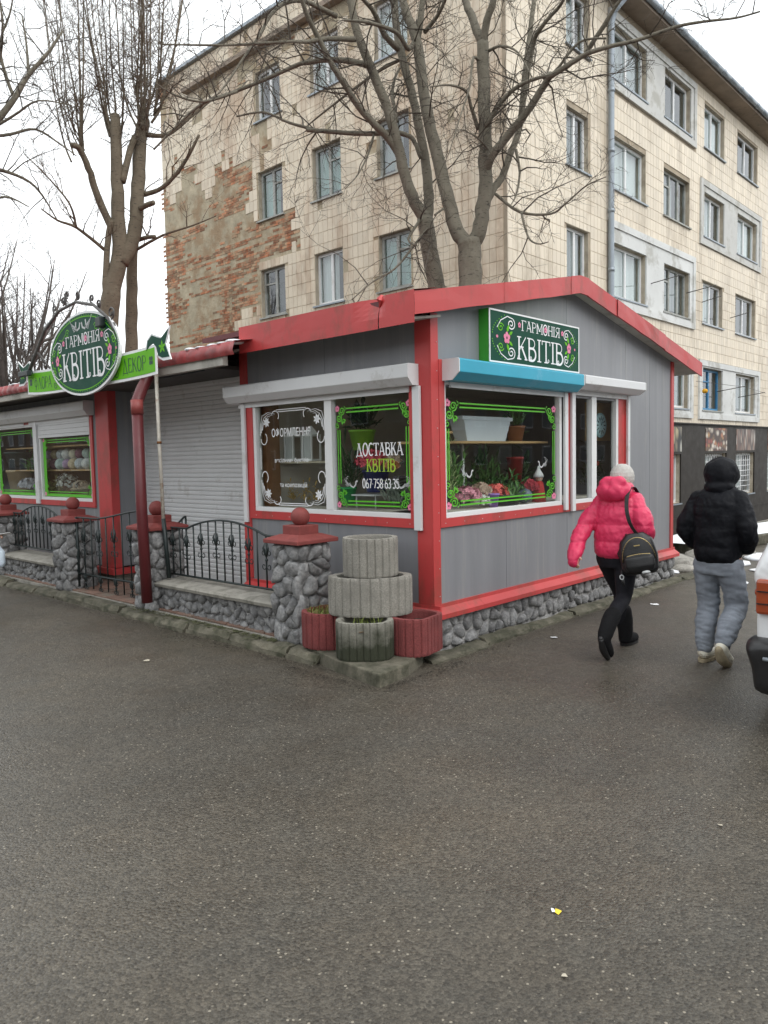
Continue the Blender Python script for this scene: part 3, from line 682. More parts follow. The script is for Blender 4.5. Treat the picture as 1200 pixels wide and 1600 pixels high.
for w_, a0, a1, t in ((aw1, -11.79, -10.22, 2.1), (aw2, -13.54, -12.06, 2.27)):
    green_pane(AL, w_, a0, a1, 1.22, t, .55, tx=1.1)
    q = MB(); AL.box(q, a0, a0 + .1, 1.22, t, -.0205, -.0203); AL.box(q, a0 + .1, a1, 1.22, 1.25, -.0205, -.0203); q.build('green_edge', DGREEN, w_)
# ------------------------------------------------------------------ canopy of red metal tiles over entrance and annex
can = thing('canopy_roof', 'red wavy metal tile canopy with snow along the edge left of the kiosk', 'roof', (4.5, 8, 2.7))
TM = M('red_metal_tile', (.3, .04, .04), .45, .2, 5, dirt=(.13, .03, .03), dirt_amt=.45, dscale=4)
vs = []; n = 340; y0, y1 = 6.02, 15.6
for i in range(n + 1):
    y = y0 + (y1 - y0) * i / n; w = .013 * abs(math.sin(PI * y / .185)) - .006
    for x, z in ((4.42, 2.71), (4.4, 2.75), (4.43, 2.835), (4.7, 2.875), (5.6, 3.0)):
        k = 1 if x > 4.41 else .35
        vs.append((x - (.008 * abs(math.sin(PI * y / .185)) if x < 4.5 else 0), y, z + w * (k if z > 2.73 else -.4)))
q = MB(); q.add(vs, [(i * 5 + j, i * 5 + 5 + j, i * 5 + 6 + j, i * 5 + 1 + j) for i in range(n) for j in range(4)], True); q.build('tile_sheet', TM, can, recalc=False)
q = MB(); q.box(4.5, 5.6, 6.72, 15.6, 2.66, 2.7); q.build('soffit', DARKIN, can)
q = MB(); q.box(4.44, 4.5, 6.25, 15.6, 2.63, 2.72); q.build('edge_board', SOFF, can)
q = MB(); q.hexa([(5.55, 6.75, 2.7), (9.6, 6.75, 3.3), (9.6, 15.6, 3.3), (5.55, 15.6, 2.7), (5.55, 6.75, 2.99), (9.6, 6.75, 3.35), (9.6, 15.6, 3.35), (5.55, 15.6, 2.99)]); q.build('back_roof', TM, can)
q = MB()
for i in range(46):
    y = 6.06 + i * .185 + .045
    if random.random() < .18: continue
    q.ball((4.47 + random.uniform(-.01, .03), y, 2.846), .055, 10, 6, 1.1, random.uniform(1.2, 1.75), random.uniform(.25, .4))
q.ball((4.56, 6.2, 2.86), .07, 12, 8, 1.5, 1.1, .35)
q.build('snow', SNOW, can, kind='stuff')
q = MB()
q.tube([(4.53, 6.7 + i * .5, 2.63 - .015 * math.sin(i * 1.2)) for i in range(7)], .008, 5); q.build('cable', IRON, can)
# ------------------------------------------------------------------ oval hanging sign with ribbon
os_ = thing('oval_sign', 'oval green hanging sign with lime ribbon under a scrolled iron bracket', 'sign', (4.25, 8.72, 2.5))
OP = Pl((4.26, 8.72, 2.985), (0, -1, 0), (-1, 0, 0))
E = lambda rx, ry, n=48: [(rx * math.cos(2 * PI * i / n), ry * math.sin(2 * PI * i / n)) for i in range(n)]
q = MB(); OP.poly(q, E(.88, .482), .0, .03); q.build('rim', DWHITE, os_)
q = MB(); OP.poly(q, E(.845, .455), .0301, .034); q.build('face', SIGNG, os_)
g = MB()
stroke(g, OP, arc(0, 0, .795, .42, 0, 360, 60), .011, .0355)
for i in range(90):
    a = 2 * PI * i / 90; disc(g, OP, .825 * math.cos(a), .438 * math.sin(a), .009, .006, .0356, 5)
for f in (1, -1):
    stroke(g, OP, [(f * x, y) for x, y in spiral(-.36, .27, .05, .008, 20, 1.4, 24)], .01, .0357); stroke(g, OP, [(f * -.41, .27), (f * -.5, .2), (f * -.58, .22)], .009, .0357)
g.build('green_dotted_border', SIGNL, os_, recalc=False)
OS2 = Pl(OP.p(0, 0, .031), OP.u, OP.n)
logo(OS2, os_, .02, .1, .13, .86, -.29, .33, 1.06); side_ornament(OS2, os_, -.68, -.03, 1.15, 1, .95); side_ornament(OS2, os_, .7, -.02, 1.15, -1, .95)
q = MB()
for f in (-1, 1):
    stroke(q, OS2, [(f * a, b) for a, b in ((.02, .36), (.04, .3), (.1, .28), (.13, .33), (.12, .38))], .028, .006)
    for k in range(5): stroke(q, OS2, [(f * .1, .3), (f * (.18 + .015 * k), .27 + .025 * k), (f * (.2 + .02 * k), .3 + .03 * k)], .009, .006)
q.build('bird_pair', DGREY, os_, recalc=False)
RB = Pl((4.3, 8.72, 2.75), (0, -1, 0), (-1, 0, 0))
def ribbon(x0, x1, b0, b1, sag, mat, h0, h1, grow, name):
    n = 24; top = []; bot = []
    for i in range(n + 1):
        a = x0 + (x1 - x0) * i / n; c_ = sag(a)
        top.append((a, b1 + c_ + grow)); bot.append((a, b0 + c_ - grow))
    q = MB(); RB.poly(q, top + bot[::-1], h0, h1); return q.build(name, mat, os_)
sag = lambda a: .03 * (abs(a) / 1.6) ** 4
ribbon(-1.72, 1.52, -.125, .125, sag, DWHITE, 0, .012, .03, 'ribbon_border'); ribbon(-1.69, 1.49, -.125, .125, sag, SIGNL, .0121, .016, 0, 'ribbon')
for f, x in ((-1, -1.72), (1, 1.52)):
    for mt, gk, h in ((DWHITE, .03, .014), (SIGNG, 0., .0185)):
        q = MB(); y = sag(x)
        ps = [(-.22, .1), (-.18, .2), (-.08, .25), (.03, .22), (.13, .2), (.3, .28), (.21, .14), (.3, .0), (.14, .0), (.05, .03), (.02, .12), (-.05, .165), (-.14, .15)]
        cx_ = sum(p[0] for p in ps) / len(ps); cy_ = sum(p[1] for p in ps) / len(ps)
        ps = [(cx_ + (a - cx_) * (1 + gk * 4), cy_ + (b - cy_) * (1 + gk * 7)) for a, b in ps]
        RB.poly(q, [(x + f * a * .85, y + b) for a, b in ps], h - .012 if not gk else .001, h); q.build('ribbon_tail', mt, os_)
    q = MB()
    for k in range(5): leaf(q, RB, x + f * .13, sag(x) + .11, 72 * k + 20, .07, .02)
    q.build('leaf_mark', SIGNL, os_, recalc=False)
q = MB()
RL = Pl(RB.p(-1.5, sag(-1.25) - .085, .016), (Vector((0, -1, 0)) + Vector((0, 0, .0))).normalized(), (-1, 0, 0)); word(q, RL, 'ФЛОРА', 0, 0, .15, .52, .09, .05, .002, False); q.build('ribbon_lettering', INK, os_, recalc=False); q = MB()
RR = Pl(RB.p(.82, sag(1.1) - .075, .016), Vector((0, -1, 0)), (-1, 0, 0)); word(q, RR, 'ДЕКОР', 0, 0, .155, .5, .09, .05, .002, False); q.build('ribbon_lettering', INK, os_, recalc=False)
for cx_ in (-1.6, 1.42):
    q = MB()
    for k in range(4): disc(q, RB, cx_ + .025 * math.cos(k * PI / 2 + .8), sag(cx_) + .03 * math.sin(k * PI / 2 + .8), .02, .024, .018, 8)
    q.build('clover_mark', INK, os_, recalc=False)
for cx_, f in ((-.93, 1), (.74, -1)):
    q = MB(); stroke(q, RB, [(cx_ + f * (a + .03), b + sag(cx_)) for a, b in spiral(0, .06, .05, .008, 0, 1.5)], .01, .018); stroke(q, RB, [(cx_ + f * a, b + sag(cx_)) for a, b in spiral(.05, -.06, .055, .008, 90, 1.5, 30, -1)], .01, .018); q.build('ink_scroll', INK, os_, recalc=False)
br = [(4.24, 10.28, 2.9), (4.24, 10.02, 3.12), (4.24, 9.72, 3.38), (4.24, 9.3, 3.56), (4.24, 8.85, 3.6), (4.23, 8.4, 3.5), (4.22, 8.08, 3.32), (4.24, 7.92, 3.1)]
q = MB(); q.tube(br, [.024, .025, .022, .018, .018, .018, .017, .015], 8)
def curl(q, y, z, r, f, x=4.24, rad=.011): q.tube([(x, y + f * a, z + b) for a, b in spiral(0, 0, r, r * .25, -90, 1.3, 18)], rad, 5)
for y, z, r, f in ((9.42, 3.6, .05, 1), (9.18, 3.66, .05, -1), (9.06, 3.72, .045, 1), (8.8, 3.67, .05, -1), (8.45, 3.58, .05, 1), (8.3, 3.5, .05, -1), (8.02, 3.36, .07, -1), (7.98, 3.2, .06, 1), (10.1, 3.08, .05, 1)): curl(q, y, z, r, f)
q.tube([(4.24, 9.1, 3.58), (4.24, 9.12, 3.74)], .012, 5); q.tube([(4.24, 8.32, 3.47), (4.4, 8.3, 3.2), (4.48, 8.3, 2.75)], .014, 5); q.tube([(4.24, 9.98, 3.14), (4.46, 9.9, 2.8)], .016, 5)
q.tube([(4.24, 9.6, 3.45), (4.255, 9.3, 3.35)], .008, 5); q.tube([(4.24, 8.2, 3.4), (4.255, 8.25, 3.32)], .008, 5)
q.build('iron_bracket', IRON2, os_)
q = MB(); q.box(4.16, 4.24, 8.13, 8.25, 3.22, 3.33); q.build('floodlight', IRON, os_, bevel=.01)
q = MB(); q.box(4.19, 4.25, 10.2, 10.5, 2.86, 2.93); q.build('floodlight', IRON, os_, bevel=.01)
# ------------------------------------------------------------------ stone pillars with ball caps
def pillar(y0, y1, x0, x1, label, seed, zt=.965, size=.14):
    t = thing('stone_pillar', label, 'pillar', (x0, y0, .05), 'stone gate pillars along the kerb')
    q = MB(); q.box(x0 + .01, x1 - .01, y0 + .01, y1 - .01, .04, zt); core = q.build('core', MORTAR, t)
    W = y1 - y0; D = x1 - x0
    stones(Pl((x0, 0, 0), (0, -1, 0), (-1, 0, 0)), -y1 - .015, .06, W + .03, zt - .07, size, .045, t, STONE, seed, 1.05, .004)
    stones(Pl((0, y0, 0), (1, 0, 0), (0, -1, 0)), x0 - .015, .06, D + .03, zt - .07, size, .045, t, STONE, seed + 1, 1.05, .004)
    stones(Pl((0, y1, 0), (-1, 0, 0), (0, 1, 0)), -x1, .06, D, zt - .07, size * 1.2, .04, t, STONE, seed + 2, 1.05, .004)
    stones(Pl((x1, 0, 0), (0, 1, 0), (1, 0, 0)), y0, .06, W, zt - .07, size * 1.2, .04, t, STONE, seed + 3, 1.05, .004)
    cx, cy = (x0 + x1) / 2, (y0 + y1) / 2; h = W / 2 + .065; k = D / 2 + .065
    q = MB(); vs = []
    for s, z in ((1, zt - .005), (1, zt + .03), (.55, zt + .07)):
        vs += [(cx - k * s, cy - h * s, z), (cx + k * s, cy - h * s, z), (cx + k * s, cy + h * s, z), (cx - k * s, cy + h * s, z)]
    q.add(vs, [(0, 1, 2, 3), (8, 9, 10, 11)] + [(r * 4 + i, r * 4 + (i + 1) % 4, r * 4 + 4 + (i + 1) % 4, r * 4 + 4 + i) for r in (0, 1) for i in range(4)]); cap = q.build('cap', MAROON, t, bevel=.006)
    q = MB(); q.box(cx - .115, cx + .115, cy - .115, cy + .115, zt + .05, zt + .15); q.build('pedestal', MAROON, t, bevel=.008)
    q = MB(); q.ball((cx, cy, zt + .222), .086, 24, 16); q.build('ball', MAROON, t)
    return t
pillar(5.04, 5.38, 4.3, 4.66, 'stone pillar with maroon ball cap beside the stacked concrete planters', 20)
pillar(7.46, 7.83, 4.3, 4.66, 'stone pillar with maroon ball cap behind the dark red drainpipe', 30)
pillar(9.53, 9.89, 4.3, 4.66, 'stone pillar with maroon ball cap holding the iron gate, below the oval sign', 40)
pillar(11.75, 12.1, 4.3, 4.66, 'stone pillar with maroon ball cap cut by the left edge', 50)
# low stone walls with concrete copings
def low_wall(y0, y1, label, seed):
    t = thing('low_stone_wall', label, 'wall', (4.4, y0, 0), 'low stone walls between pillars')
    q = MB(); q.box(4.4, 4.62, y0, y1, .03, .36); q.build('core', MORTAR, t)
    stones(Pl((4.4, 0, 0), (0, -1, 0), (-1, 0, 0)), -y1, .04, y1 - y0, .32, .12, .05, t, STONE, seed, .95, .004)
    stones(Pl((4.62, 0, 0), (0, 1, 0), (1, 0, 0)), y0, .1, y1 - y0, .25, .15, .03, t, STONE, seed + 1)
    q = MB(); n = 14; vs = []
    for i in range(n + 1):
        y = y0 + (y1 - y0) * i / n; j = random.uniform(-.008, .008)
        vs += [(4.31 + j, y, .355), (4.3 + j, y, .385 + j * .3), (4.315 + j, y, .405), (4.66, y, .44), (4.66, y, .355)]
    q.add(vs, [(i * 5 + j, i * 5 + (j + 1) % 5, i * 5 + 5 + (j + 1) % 5, i * 5 + 5 + j) for i in range(n) for j in range(5)] + [tuple(range(5)), tuple(n * 5 + j for j in range(5))]); q.build('coping', CONC, t)
low_wall(5.38, 7.46, 'low grey stone wall with concrete coping nearest the planters', 60)
low_wall(9.89, 11.75, 'low grey stone wall with concrete coping at the left edge', 64)
# wrought iron
def scrollwork(q, x, y, z, s=1.):
    for f in (1, -1):
        q.tube([(x, y + f * a * s, z + b * s) for a, b in spiral(.034, .055, .03, .012, 200, 1., 12, -1)], .0055, 4)
        q.tube([(x, y + f * a * s, z - b * s) for a, b in spiral(.034, .055, .03, .012, 200, 1., 12, -1)], .0055, 4)
        q.tube([(x, y, z + .03 * s), (x - .008, y + f * .03 * s, z + .1 * s), (x, y + f * .02 * s, z + .14 * s)], [.012, .012, .003], 5)
    q.ball((x, y, z), .016, 8, 6)
def iron_panel(x, y0, y1, zb, zs, rise, label, n, every=2, group='wrought iron panels on the low walls'):
    t = thing('iron_fence_panel', label, 'fence', (x, y0, zb), group)
    zt = lambda y: zs + (rise * (math.cos((y - (y0 + y1) / 2) / ((y1 - y0) * .62) * PI) * .5 + .5) if abs(y - (y0 + y1) / 2) < (y1 - y0) * .31 else 0) * 1.0
    zz = lambda y: zs + rise * max(0, 1 - ((y - (y0 + y1) / 2) / ((y1 - y0) * .33)) ** 2)
    q = MB(); q.tube([(x, y0 + (y1 - y0) * i / 40, zz(y0 + (y1 - y0) * i / 40)) for i in range(41)], .0115, 6); q.build('top_rail', IRON, t)
    q = MB(); q.tube([(x, y0, zb), (x, y1, zb)], .012, 6); q.build('bottom_rail', IRON, t)
    for i in range(n):
        y = y0 + (y1 - y0) * (i + .5) / n
        q = MB(); q.tube([(x, y, zb), (x, y, zz(y))], .0085, 6); b = q.build('bar', IRON, t)
        if i % every == 0:
            q = MB(); scrollwork(q, x, y, (zb + zz(y)) / 2 + .02, 1.15); q.build('scroll', IRON, b)
    return t
iron_panel(4.5, 5.4, 7.44, .475, .985, .115, 'arched wrought iron panel between the planters pillar and the drainpipe', 15)
iron_panel(4.5, 9.9, 11.74, .52, 1.0, .125, 'arched wrought iron panel behind the low wall at the left edge', 15)
# gate leaves
def gate(name, label, A, B, z0, zl, zh, n, twin):
    t = thing('iron_gate', label, 'gate', (A[0], A[1], z0), 'wrought iron gate leaves')
    P = lambda s, z: (A[0] + (B[0] - A[0]) * s, A[1] + (B[1] - A[1]) * s, z)
    zz = lambda s: zl + (zh - zl) * smoothstep(.25, 1., s)
    q = MB(); q.tube([P(i / 20, zz(i / 20)) for i in range(21)], .012, 6); q.tube([P(0, z0 + .17), P(1, z0 + .17)], .014, 4); q.tube([P(0, z0), P(0, zl)], .02, 6); q.tube([P(1, z0 + .0), P(1, zh)], .012, 6); q.build('gate_frame', IRON, t)
    for i in range(1, n):
        s = i / n; q = MB(); q.tube([P(s, z0), P(s, zz(s))], .0085, 6); b = q.build('bar', IRON, t)
        if i % 2 == 1:
            q = MB(); p = P(s, 0); scrollwork(q, p[0], p[1], (z0 + zz(s)) / 2 + .1, 1.5); scrollwork(q, p[0], p[1], z0 + .06, .9); q.build('scroll', IRON, b)
gate('a', 'wrought iron gate leaf closing the gap beneath the oval sign', (4.42, 9.5), (4.48, 7.88), .13, 1.02, 1.15, 9, 0)
gate('b', 'narrow iron gate leaf swung inward behind the drainpipe pillar', (4.68, 7.62), (4.93, 7.78), .3, 1.0, 1.06, 3, 1)
# drainpipe and thin pole
dp = thing('drainpipe', 'dark red round drainpipe in front of the second stone pillar', 'drainpipe', (4.2, 7.42, .2))
q = MB(); q.tube([(4.47, 7.62, 2.74), (4.44, 7.6, 2.66), (4.3, 7.53, 2.5), (4.2, 7.46, 2.36), (4.18, 7.44, 2.25)], .062, 16); q.build('elbow', REDDK, dp)
q = MB(); q.tube([(4.18, 7.445, 2.3), (4.17, 7.42, 1.2), (4.18, 7.405, .2)], .058, 18); q.build('pipe', REDDK, dp)
q = MB(); q.tube([(4.183, 7.45, 2.36), (4.18, 7.44, 2.21)], .064, 18); q.build('collar', M('faded_red_collar', (.25, .05, .045), .5, .1, 5), dp)
q = MB(); q.tube([(4.43, 7.36, .44), (4.4, 7.38, 1.09)], .024, 8); 
wp = thing('canopy_pole', 'thin off-white steel pole holding up the canopy beside the drainpipe', 'pole', (4.43, 7.36, .44))
q.build('green_foot', IRON, wp)
q = MB(); q.tube([(4.4, 7.38, 1.07), (4.4, 7.4, 1.9), (4.39, 7.39, 2.72)], .02, 8); q.build('shaft', M('chipped_cream_paint', (.6, .57, .5), .5, .15, 12, dirt=(.3, .15, .07), dirt_amt=.2, dscale=9), wp)
q = MB(); q.tube([(4.4, 7.4, 1.9), (4.4, 7.4, 1.925)], .026, 8); q.build('rusty_weld', M('rust', (.22, .09, .03), .9, .3, 30), wp)
# ------------------------------------------------------------------ stacked concrete planters
def flutes(mat_out, mat, prof_sx, sy, h, name, label, loc, rot, r=.24, notch=0., soil=True, seed=0, nfl=22):
    rng = random.Random(seed); t = thing(name, label, 'planter', (0, 0, 0), 'stacked concrete planters')
    N_ = nfl * 6
    def fn(w, inner=0):
        k = 1.
        if not inner:
            ph = (w / (2 * PI) * nfl) % 1; k = 1 - (.045 if ph < .12 or ph > .93 else 0)
        if notch:
            d = abs((w - PI + PI) % (2 * PI) - PI); k *= 1 - notch * max(0, math.cos(d * 1.7)) ** 1.5 if d < .92 else 1
        return k
    q = MB(); rings = [(r * .985, 0, 0), (r, .015, 0), (r, h - .02, 0), (r * .985, h, 0), (r * .97, h, 1), (r * .8, h, 1), (r * .785, h - .012, 1), (r * .76, h * .7, 1)]
    vs = []
    for rr, z, inn in rings:
        for j in range(N_):
            w = 2 * PI * j / N_; k = fn(w, inn) + rng.uniform(-.004, .004); vs.append((rr * k * math.cos(w) * prof_sx, rr * k * math.sin(w) * sy, z + rng.uniform(-.002, .002)))
    fs = [(i * N_ + j, i * N_ + (j + 1) % N_, (i + 1) * N_ + (j + 1) % N_, (i + 1) * N_ + j) for i in range(len(rings) - 1) for j in range(N_)] + [tuple(range(N_ - 1, -1, -1))]
    q.add(vs, fs); q.build('tub', mat, t)
    q = MB(); vs = [(0, 0, h * .8)]
    for rr, z in ((.4, .78), (.79, .74)):
        for j in range(24):
            w = 2 * PI * j / 24; vs.append((r * rr * fn(w, 1) * math.cos(w) * prof_sx, r * rr * fn(w, 1) * math.sin(w) * sy, h * z + rng.uniform(-.012, .012)))
    q.add(vs, [(0, 1 + j, 1 + (j + 1) % 24) for j in range(24)] + [(1 + j, 25 + j, 25 + (j + 1) % 24, 1 + (j + 1) % 24) for j in range(24)]); q.build('soil', SOIL, t)
    t.location = loc; t.rotation_euler = (0, 0, rot); return t
def planter_mat(name, col, moss):
    m, N, L, b = nodes(name); g = N.new('ShaderNodeNewGeometry').outputs['Position']
    c = mixrgb(N, L, ramp(N, L, noisenode(N, L, 90, 3, .7, g), .3, .7), [x * .6 for x in col], [x * 1.25 for x in col])
    c = mixrgb(N, L, ramp(N, L, noisenode(N, L, 5, 6, .6, g), .4, .75), c, [x * .62 for x in col])
    if moss:
        sp = N.new('ShaderNodeSeparateXYZ'); L.new(g, sp.inputs[0]); nz = noisenode(N, L, 7, 5, .6, g)
        ma = N.new('ShaderNodeMath'); ma.operation = 'MULTIPLY_ADD'; ma.inputs[1].default_value = .5; L.new(nz, ma.inputs[0]); L.new(sp.outputs[2], ma.inputs[2])
        c = mixrgb(N, L, ramp(N, L, ma.outputs[0], .64, .46), c, (.032, .036, .02))
    L.new(c, b.inputs['Base Color']); b.inputs['Roughness'].default_value = .9
    bn = N.new('ShaderNodeBump'); bn.inputs['Strength'].default_value = .8; bn.inputs['Distance'].default_value = .008; L.new(noisenode(N, L, 110, 4, .7, g), bn.inputs['Height']); L.new(bn.outputs[0], b.inputs['Normal'])
    return m
PC = planter_mat('exposed_aggregate', (.3, .285, .25), 0); PM = planter_mat('mossy_aggregate', (.27, .26, .22), 1); PR = planter_mat('red_painted_aggregate', (.22, .05, .048), 0)
slab = MB()
vs = [(4.0, 3.81), (4.38, 3.86), (4.7, 3.98), (4.85, 4.09), (4.36, 4.9), (4.24, 4.88), (4.1, 4.4)]
slab.prism([(x, y, -.04) for x, y in vs], [(x + (.01 if x < 4.5 else 0), y + .01, .1) for x, y in vs])
tag(slab.build('corner_slab', KERBM, bevel=.012), 'mossy concrete corner slab carrying the stacked planters', 'slab')
SPR = math.radians
flutes(None, PR, 1, 1, .3, 'planter', 'red planter with sprouting grass, lower left of the stack', (4.42, 4.80, .102), SPR(-40), .235, .0, seed=1)
flutes(None, PR, 1, 1, .3, 'planter', 'red planter with bare soil, lower right of the stack', (4.72, 4.07, .102), SPR(100), .235, .25, seed=2)
flutes(None, PM, 1, 1, .3, 'planter', 'mossy grey planter in the middle of the bottom row', (4.325, 4.275, .103), SPR(40), .235, .22, seed=3)
flutes(None, PC, 1.0, 1.5, .315, 'planter', 'wide grey planter forming the middle tier of the stack', (4.54, 4.41, .408), SPR(43), .235, 0, seed=4, nfl=26)
flutes(None, PC, 1, 1, .315, 'planter', 'grey planter on the very top of the stack', (4.56, 4.42, .727), SPR(20), .232, 0, seed=5)
GRASS = M('young_grass', (.2, .25, .05), .7, .3, 30); STRAW = M('dry_straw', (.34, .26, .12), .8, .3, 30); LEAFD = M('dead_leaf', (.12, .07, .03), .8, .4, 40)
def blades(name, label, cx, cy, z, r, n, hmin, hmax, mat, seed):
    rng = random.Random(seed); q = MB()
    for i in range(n):
        a = rng.uniform(0, 2 * PI); d = r * math.sqrt(rng.random()); x = cx + d * math.cos(a); y = cy + d * math.sin(a); h = rng.uniform(hmin, hmax)
        b = rng.uniform(0, 2 * PI); lx, ly = math.cos(b) * h * .5, math.sin(b) * h * .5; w = .0035; wx, wy = -math.sin(b) * w, math.cos(b) * w
        q.add([(x - wx, y - wy, z), (x + wx, y + wy, z), (x + lx * .4 + wx * .7, y + ly * .4 + wy * .7, z + h * .7), (x + lx * .4 - wx * .7, y + ly * .4 - wy * .7, z + h * .7), (x + lx, y + ly, z + h * .85)], [(0, 1, 2, 3), (3, 2, 4)])
    o = q.build(name, mat, recalc=False, kind='stuff'); o['label'] = label; o['category'] = 'grass'; return o
blades('grass', 'young green grass sprouting in the left red planter', 4.42, 4.80, .33, .17, 320, .05, .12, GRASS, 1)
blades('grass', 'dry straw hanging among the grass of the left red planter', 4.38, 4.8, .33, .17, 90, .05, .12, STRAW, 2)
blades('grass', 'few green shoots in the mossy grey planter', 4.3, 4.25, .33, .12, 26, .06, .13, GRASS, 3)
def litter(name, label, pts, mat, seed, smin, smax, zlift=.004):
    rng = random.Random(seed); q = MB()
    for x, y, z in pts:
        s = rng.uniform(smin, smax); a = rng.uniform(0, 2 * PI); t1, t2 = rng.uniform(-.35, .35), rng.uniform(-.35, .35); vs = []
        for k in range(5):
            w = a + 2 * PI * k / 5; rr = s * rng.uniform(.45, 1); dx, dy = rr * math.cos(w), rr * math.sin(w) * .7; vs.append((x + dx, y + dy, z + zlift + abs(dx * t1 + dy * t2)))
        q.add(vs, [(0, 1, 2, 3, 4)])
    o = q.build(name, mat, recalc=False, kind='stuff'); o['label'] = label; o['category'] = 'litter'; return o
rg = random.Random(9)
litter('dead_leaves', 'dead leaves lying in the grey and red planters', [(4.3 + rg.uniform(-.13, .13), 4.27 + rg.uniform(-.13, .13), .335) for _ in range(40)] + [(4.72 + rg.uniform(-.13, .13), 4.05 + rg.uniform(-.13, .13), .335) for _ in range(40)], LEAFD, 5, .015, .035)
pts = []
for _ in range(2600):
    y = rg.uniform(4.6, 12); d = abs(rg.gauss(0, .09)); pts.append((4.09 - d, y, .002))
for _ in range(700):
    x = rg.uniform(4.7, 9.8); d = abs(rg.gauss(0, .06)); pts.append((x, 3.87 - d, .002))
for _ in range(1100):
    a = rg.uniform(0, 1); d = abs(rg.gauss(0, .16)) ** 1.0 * rg.random(); pts.append((3.97 + (.0 if a < .5 else (a - .5) * 2) - d * (a < .5), 3.8 + (a * 2 if a < .5 else 0) - d * (a >= .5), .002))
litter('leaf_litter', 'dark crumbs and leaf litter swept against the kerb', pts, M('dark_litter', (.03, .024, .017), .9, .5, 30), 6, .003, .011)
pts = [(rg.uniform(.5, 9), rg.uniform(-1, 8), .001) for _ in range(260)]
pts = [p for p in pts if not (p[0] > 4 and p[1] > 3.8)]
litter('pale_chips', 'pale grit chips scattered over the asphalt', pts, M('pale_chip', (.25, .225, .18), .9, .4, 40), 7, .003, .007)
pts = [(4.25 - abs(rg.gauss(0, .05)) + .02, rg.uniform(5.3, 7.9), .08 + rg.uniform(0, .01)) for _ in range(500)]
litter('moss', 'green moss and straw on the kerb below the near low wall', pts, M('moss', (.07, .075, .03), .95, .4, 30), 8, .008, .03)

# ------------------------------------------------------------------ block of flats
bld = thing('apartment_block', 'five storey block of flats clad in cream tiles behind the kiosk', 'building', (14.28, 9.5, -1.5))
XB, YB = 14.28, 9.5
BR = Pl((0, YB, 0), (1, 0, 0), (0, -1, 0)); BL = Pl((XB, 0, 0), (0, -1, 0), (-1, 0, 0))
TILE = M('cream_facade_tile', (.72, .635, .51), .5, .08, .5, rnd=.07, dirt=(.45, .375, .28), dirt_amt=.22, dscale=.8, stretch=(1, 1, .35))
TILEE = M('cream_facade_tile_end', (.68, .59, .46), .5, .1, .5, rnd=.09, dirt=(.42, .29, .19), dirt_amt=.42, dscale=.7, stretch=(1, 1, .4))
WMORT = M('facade_mortar', (.43, .37, .265), .9, .25, 2.2, .9, 9, dirt=(.3, .2, .115), dirt_amt=.45, dscale=1.5, bdist=.03)
GROUT = M('dark_grout', (.36, .3, .225), .9, .2, 3)
BRICK = M('old_red_brick', (.36, .14, .07), .9, .35, 4, .6, 30, rnd=.4, dirt=(.38, .3, .2), dirt_amt=.6, dscale=3.5)
PAINT = M('white_facade_paint', (.66, .67, .66), .8, .08, 1, .2, 20, dirt=(.36, .35, .31), dirt_amt=.3, dscale=1.2)
PAINTG = M('grey_facade_paint', (.56, .56, .54), .85, .12, 1.5, .3, 20, dirt=(.33, .32, .28), dirt_amt=.35, dscale=1.5)
BROWNC = M('brown_cladding', (.03, .025, .021), .55, .1, 2, dirt=(.05, .044, .038), dirt_amt=.2, spec=.25)
ZINC = M('zinc_sheet', (.3, .34, .38), .4, .12, 3, metal=.3)
OLDW = M('old_window_paint', (.36, .37, .35), .6, .2, 8, dirt=(.12, .1, .07), dirt_amt=.3)
BLUEW = M('blue_window_paint', (.05, .22, .42), .5, .15, 8)
FLATG = glass_mat('flat_window_glass', (.85, .89, .89), 2.0)
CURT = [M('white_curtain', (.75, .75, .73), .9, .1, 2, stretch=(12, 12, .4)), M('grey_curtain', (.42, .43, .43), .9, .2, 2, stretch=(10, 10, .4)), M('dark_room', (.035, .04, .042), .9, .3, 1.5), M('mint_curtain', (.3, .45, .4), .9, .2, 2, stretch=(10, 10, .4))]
RH = 1.38
REVEAL = M('plastered_reveal', (.42, .37, .29), .85, .2, 3, .3, 20, dirt=(.26, .22, .16), dirt_amt=.35)
Ls = [(-18.05, -16.95), (-15.7, -14.6), (-13.32, -12.25)]
Rs = [(16.8, 17.9), (19.15, 21.2), (22.4, 24.35), (25.5, 27.3), (28.6, 30.7), (32.9, 35), (36.6, 38.6), (40.2, 42.2)]
SILL = [3.05, 5.85, 8.62, 11.4]
OL = [(a, b, s, s + RH) for a, b in Ls for s in SILL]; OR_ = [(a, b, s, s + RH) for a, b in Rs for s in SILL]
OG = [(22.5, 23.75, .1, 1.62), (25.75, 27.75, .1, 1.62), (28.7, 30.75, .1, 1.62), (32.3, 34.5, .1, 1.62), (36.2, 38.4, .1, 1.62)]
def grid_wall(pl, a0, a1, b0, b1, holes, h0, h1, name, mat, parent):
    us = sorted({a0, a1} | {x for h in holes for x in h[:2] if a0 < x < a1}); vs = sorted({b0, b1} | {x for h in holes for x in h[2:] if b0 < x < b1}); q = MB()
    for j in range(len(vs) - 1):
        i = 0
        while i < len(us) - 1:
            inside = lambda k: any(h[0] - 1e-6 <= us[k] and us[k + 1] <= h[1] + 1e-6 and h[2] - 1e-6 <= vs[j] and vs[j + 1] <= h[3] + 1e-6 for h in holes)
            if inside(i): i += 1; continue
            k = i
            while k + 1 < len(us) - 1 and not inside(k + 1): k += 1
            pl.box(q, us[i], us[k + 1], vs[j], vs[j + 1], h0, h1); i = k + 1
    return q.build(name, mat, parent)
wl = grid_wall(BL, -23.1, -9.85, -1.6, 14.15, OL, -.35, 0, 'end_wall', WMORT, bld)
